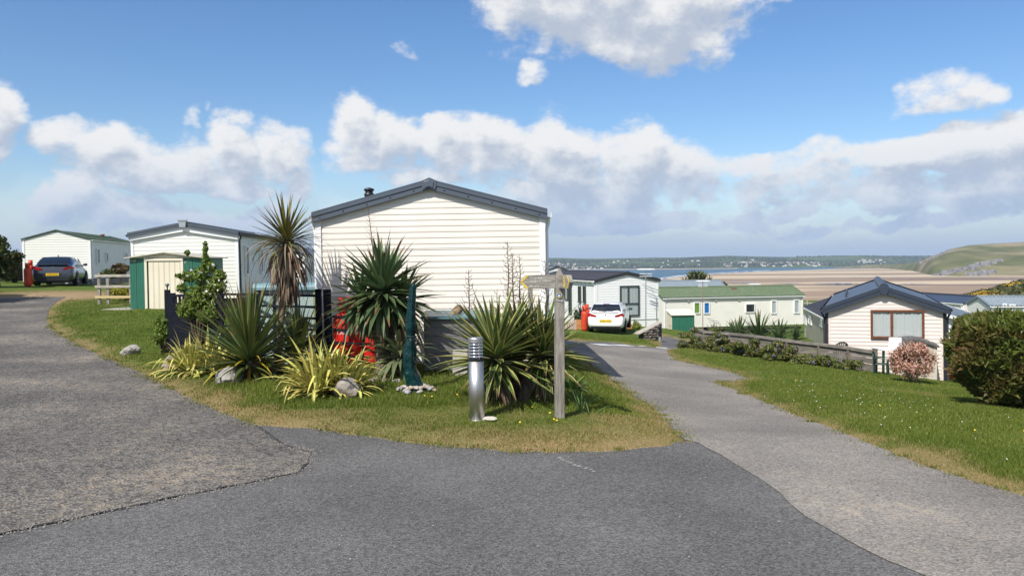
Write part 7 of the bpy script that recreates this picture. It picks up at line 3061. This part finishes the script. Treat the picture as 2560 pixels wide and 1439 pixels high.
# ------------------------------------------------------------------ gorse bank and field fence beyond
vv, at_ = [], []
gr = np.random.default_rng(14)
cl = []
while len(cl) < 620:
    x = gr.uniform(78, 128)
    y = gr.uniform(128, 176)
    cl.append((x, y))
cl = np.array(cl)
cz = h0(cl[:, 0], cl[:, 1])
bloom = fnoise(cl[:, 0], cl[:, 1], 71, 3, .14)
V, T = [], []
for (x, y), z, bm__ in zip(cl, cz, bloom):
    n = 46
    s_ = gr.uniform(.8, 1.7)
    d = gr.normal(size=(n, 3))
    d /= np.linalg.norm(d, axis=1)[:, None]
    d[:, 2] = np.abs(d[:, 2])
    p = np.array([x, y, z]) + d * np.array([s_, s_, s_ * .62])
    q = gr.normal(size=(n, 3))
    t1 = np.cross(d, q)
    t1 /= np.linalg.norm(t1, axis=1)[:, None]
    t2 = np.cross(d, t1)
    k = gr.uniform(.16, .36, n)[:, None]
    V.append(np.stack([p - t1 * k, p + t2 * k * .6, p + t1 * k, p - t2 * k * .6], 1).reshape(-1, 3))
    kd = ((bm__ > .18) & (d[:, 2] > .25)) * gr.uniform(.4, 1, n) * (gr.random(n) < .72)
    T.append(np.repeat(np.stack([gr.random(n), kd], 1), 4, 0))
V = np.concatenate(V)
T = np.concatenate(T)
o = link('gorse', np_mesh('gorse', V, np.arange(len(V)).reshape(-1, 4), foliage_mat('gorse_leaf', (.045, .055, .016), (.12, .115, .035), (.62, .36, .01), trans=.1), T))
tag(o, 'gorse covered bank in yellow flower beyond the caravans', kind='stuff')
Yq = 108.0
xa, xb = P(2018, 745, Yq).x, P(2100, 745, Yq).x
z0 = H(xa, Yq)
r_ = empty('field_fence', (xa, Yq, z0), label='distant post and rail field fence above the beach', cat='fence')
for k in range(4):
    x = (xb - xa) * k / 3
    zz = H(xa + x, Yq) - z0
    MB().box((x, 0, zz + .65), (.16, .16, 1.5)).build('post', pale_w, r_)
for hh in (.55, 1.1):
    m2 = MB()
    m2.bar((-.5, 0, hh), (xb - xa + .5, 0, H(xb, Yq) - z0 + hh), .06, .13)
    m2.build('rail', pale_w, r_)

# ------------------------------------------------------------------ grass blades, flowers
NB = 1000000
yy = np.exp(rng.uniform(math.log(6.3), math.log(34), NB))
xx = rng.uniform(-.74, .92, NB) * yy
ok = ~inside(ROAD, xx, yy)
xx, yy = xx[ok], yy[ok]
dd = edge_dist(road_w, xx, yy)
ok = (dd > .015)
# nothing grows under the caravan, the store or the hedge
ok &= ~((xx > -3.2) & (xx < .55) & (yy > 13.0) & (yy < 24))
xx, yy, dd = xx[ok], yy[ok], dd[ok]
dry, worn = dryness(xx, yy, dd)
keep = rng.random(len(xx)) > worn * .85
keep &= rng.random(len(xx)) > (dry > .8) * .35
xx, yy, dd, dry = xx[keep], yy[keep], dd[keep], dry[keep]
zz = h0(xx, yy) + ss(-.02, .5, dd) * LAWN_UP + np.where(dd > .3, fnoise(xx, yy, 5, 4, .6) * .02, 0) - .006
nb = len(xx)
tuft = fnoise(xx, yy, 81, 3, 1.7)
hgt = rng.uniform(.022, .05, nb) * (1 + .5 * tuft) * (1 - dry * .45)
# longer grass round the plants on the island
lush = (yy > 9.2) & (yy < 12.8) & (xx > -4.5) & (xx < 1.2)
hgt = np.where(lush, hgt * 1.5, hgt)
wid = .0022 + yy * .00030
ang = rng.uniform(0, 2 * math.pi, nb)
lean = rng.uniform(0, .8, nb)
la = rng.uniform(0, 2 * math.pi, nb)
bx, by_ = np.cos(ang) * wid, np.sin(ang) * wid
tipx, tipy = xx + np.cos(la) * lean * hgt, yy + np.sin(la) * lean * hgt
v = np.stack([np.stack([xx - bx, yy - by_, zz], 1), np.stack([xx + bx, yy + by_, zz], 1), np.stack([tipx, tipy, zz + hgt], 1)], 1).reshape(-1, 3)
patch = fnoise(xx, yy, 82, 4, .8)
tn = np.clip(rng.random(nb) * .7 + patch * .35 + .15, 0, 1)
kd = np.clip(dry * 1.05 * (rng.random(nb) < .15 + dry * .75) + (rng.random(nb) < .06) * .7, 0, 1)
o = link('grass', np_mesh('grass', v, np.arange(nb * 3).reshape(nb, 3), foliage_mat('grass_blade', (.074, .124, .012), (.195, .235, .036), (.40, .285, .135), trans=.32), np.repeat(np.stack([tn, kd], 1), 3, 0)))
tag(o, 'short mown grass of the lawns with straw coloured edges', kind='stuff')
# loose grit along the road edges and in the old surface
rg = np.random.default_rng(77)
ed = np.array(ROAD)
ed = ed[(ed[:, 1] > 4) & (ed[:, 1] < 22) & (np.abs(ed[:, 0]) < 12)]
ng = 5200
e = ed[rg.integers(0, len(ed), ng)] + rg.normal(size=(ng, 2)) * .11
e2 = np.stack([rg.uniform(-7, 5, 1800), rg.uniform(4.3, 12, 1800)], 1)
sw = np.array([p_ for p_ in seam_w if p_[1] < 12])
k_ = rg.integers(0, len(sw) - 1, 1400)
e3 = sw[k_] + (sw[k_ + 1] - sw[k_]) * rg.random((1400, 1)) + rg.normal(size=(1400, 2)) * .05
e = np.concatenate([e, e2, e3])
e = e[inside(ROAD, e[:, 0], e[:, 1])]
ng = len(e)
gzz = h0(e[:, 0], e[:, 1]) + .009
sg = rg.uniform(.003, .010, ng)
tet = np.array([[1, 0, 0], [-.5, .8, 0], [-.5, -.8, 0], [0, 0, .9]])
ro = rg.uniform(0, 6.28, ng)
cr, sr = np.cos(ro), np.sin(ro)
vx = tet[None, :, 0] * cr[:, None] - tet[None, :, 1] * sr[:, None]
vy = tet[None, :, 0] * sr[:, None] + tet[None, :, 1] * cr[:, None]
v = np.stack([e[:, 0, None] + vx * sg[:, None], e[:, 1, None] + vy * sg[:, None], gzz[:, None] + tet[None, :, 2] * sg[:, None]], 2).reshape(-1, 3)
f = (np.array([[0, 1, 3], [1, 2, 3], [2, 0, 3]])[None] + (np.arange(ng) * 4)[:, None, None]).reshape(-1, 3)
o = link('loose_grit', np_mesh('loose_grit', v, f, foliage_mat('grit_stone', (.09, .085, .08), (.34, .31, .27), trans=0.0), np.repeat(np.stack([rg.random(ng), np.zeros(ng)], 1), 4, 0)))
tag(o, 'loose grit lying along the edges of the tarmac', kind='stuff')
# creeping turf clumps that spill over the edge of the tarmac
nt = 620
e = ed[rg.integers(0, len(ed), nt)]
V, T = [], []
for (x, y) in e:
    if rg.random() < .45:
        continue
    n = int(rg.integers(14, 40))
    s_ = rg.uniform(.03, .12)
    p = np.stack([x + rg.normal(size=n) * s_, y + rg.normal(size=n) * s_ * .6], 1)
    z = h0(p[:, 0], p[:, 1]) + .004
    hh = rg.uniform(.02, .055, n)
    w = .0022 + y * .0003
    a = rg.uniform(0, 6.28, n)
    l_ = rg.normal(size=(n, 2)) * .6
    V.append(np.stack([np.stack([p[:, 0] - np.cos(a) * w, p[:, 1] - np.sin(a) * w, z], 1), np.stack([p[:, 0] + np.cos(a) * w, p[:, 1] + np.sin(a) * w, z], 1), np.stack([p[:, 0] + l_[:, 0] * hh, p[:, 1] + l_[:, 1] * hh, z + hh], 1)], 1).reshape(-1, 3))
    T.append(np.repeat(np.stack([rg.random(n), (rg.random(n) < .5) * rg.uniform(.4, 1)], 1), 3, 0))
V = np.concatenate(V)
o = link('turf_edge', np_mesh('turf_edge', V, np.arange(len(V)).reshape(-1, 3), MATS['grass_blade'], np.concatenate(T)))
tag(o, 'ragged grass tufts creeping over the tarmac edge', kind='stuff')
# daisies and dandelions
mb = MB()
fr2 = random.Random(31)
for k in range(110):
    if fr2.random() < .8:
        px, py = fr2.gauss(2120, 170), fr2.gauss(985, 42)
        if not (1830 < px < 2540 and 950 < py < 1180):
            continue
    else:
        px, py = fr2.uniform(1950, 2540), fr2.uniform(960, 1180)
    x, y = gnd(px, py)
    if inside(ROAD, np.array([x]), np.array([y]))[0]:
        continue
    z = G(x, y) + .045
    s_ = fr2.uniform(.003, .0075)
    mb.m = 0
    a0 = fr2.uniform(0, 6)
    mb.add([(x + math.cos(a0 + j) * s_, y + math.sin(a0 + j) * s_, z + math.sin(a0 + j) * s_ * .5) for j in (0, 1.05, 2.1, 3.14, 4.2, 5.2)], [(0, 1, 2, 3, 4, 5)])
for (px, py) in [(1143, 1007), (1080, 1012), (1375, 1055), (1392, 1075), (1385, 1072), (1330, 1040), (1300, 1080), (383, 943), (1062, 1010), (1205, 1030), (2200, 1032), (2437, 1098), (1990, 962), (2560, 1100)]:
    x, y = gnd(px, py)
    z = G(x, y) + .05
    mb.m = 1
    mb.add([(x + math.cos(j) * .011, y + math.sin(j) * .011, z + math.sin(j) * .006) for j in (0, 1.05, 2.1, 3.14, 4.2, 5.2)], [(0, 1, 2, 3, 4, 5)])
o = mb.build('lawn_flowers', [mat('daisy_white', (.78, .78, .74), .7), mat('dandelion_yellow', (.75, .50, .02), .7)])
tag(o, 'tiny daisies and dandelions scattered over the lawns', kind='stuff')
# leafy odds and ends by the signpost
for (px, py, n, L, mm, lab, el_) in [(1455, 1035, 14, .34, leaf_mat('daffodil_leaf', (.09, .16, .05), (.12, .19, .06)), 'tuft of daffodil leaves right of the signpost foot', (85, 45)), (1478, 1048, 6, .26, leaf_mat('daffodil_leaf', (.09, .16, .05)), 'small drooping daffodil tuft near the lane edge', (60, 30)), (1430, 985, 26, .30, leaf_mat('bergenia_leaf', (.08, .15, .03), (.12, .20, .05)), 'broad leaved plant behind the signpost beside the variegated yucca', (75, 10))]:
    q = GP(px, py)
    r_ = empty('leaf_tuft', q, label=lab, cat='plant')
    head(r_, (0, 0, 0), n, L, mm, w=.018 if n < 20 else .10, el=el_, droop=(.1, .9), stem=0.0, seed=int(px), spread=.05, fold=.2)

# ------------------------------------------------------------------ haze over the bay
hz = bpy.data.materials.new('sea_haze')
hz.use_nodes = True
t = hz.node_tree
t.nodes.clear()
pv = nd(t, 'ShaderNodeVolumePrincipled')
pv.inputs['Color'].default_value = (.66, .80, 1.0, 1)
pv.inputs['Density'].default_value = 0.000115
pv.inputs['Anisotropy'].default_value = 0.0
om = nd(t, 'ShaderNodeOutputMaterial')
t.links.new(pv.outputs[0], om.inputs['Volume'])
m2 = MB()
m2.box((0, 4000, 40), (24000, 10800, 160))
o = m2.build('haze', hz)
tag(o, 'thin sea haze over the bay', kind='stuff')
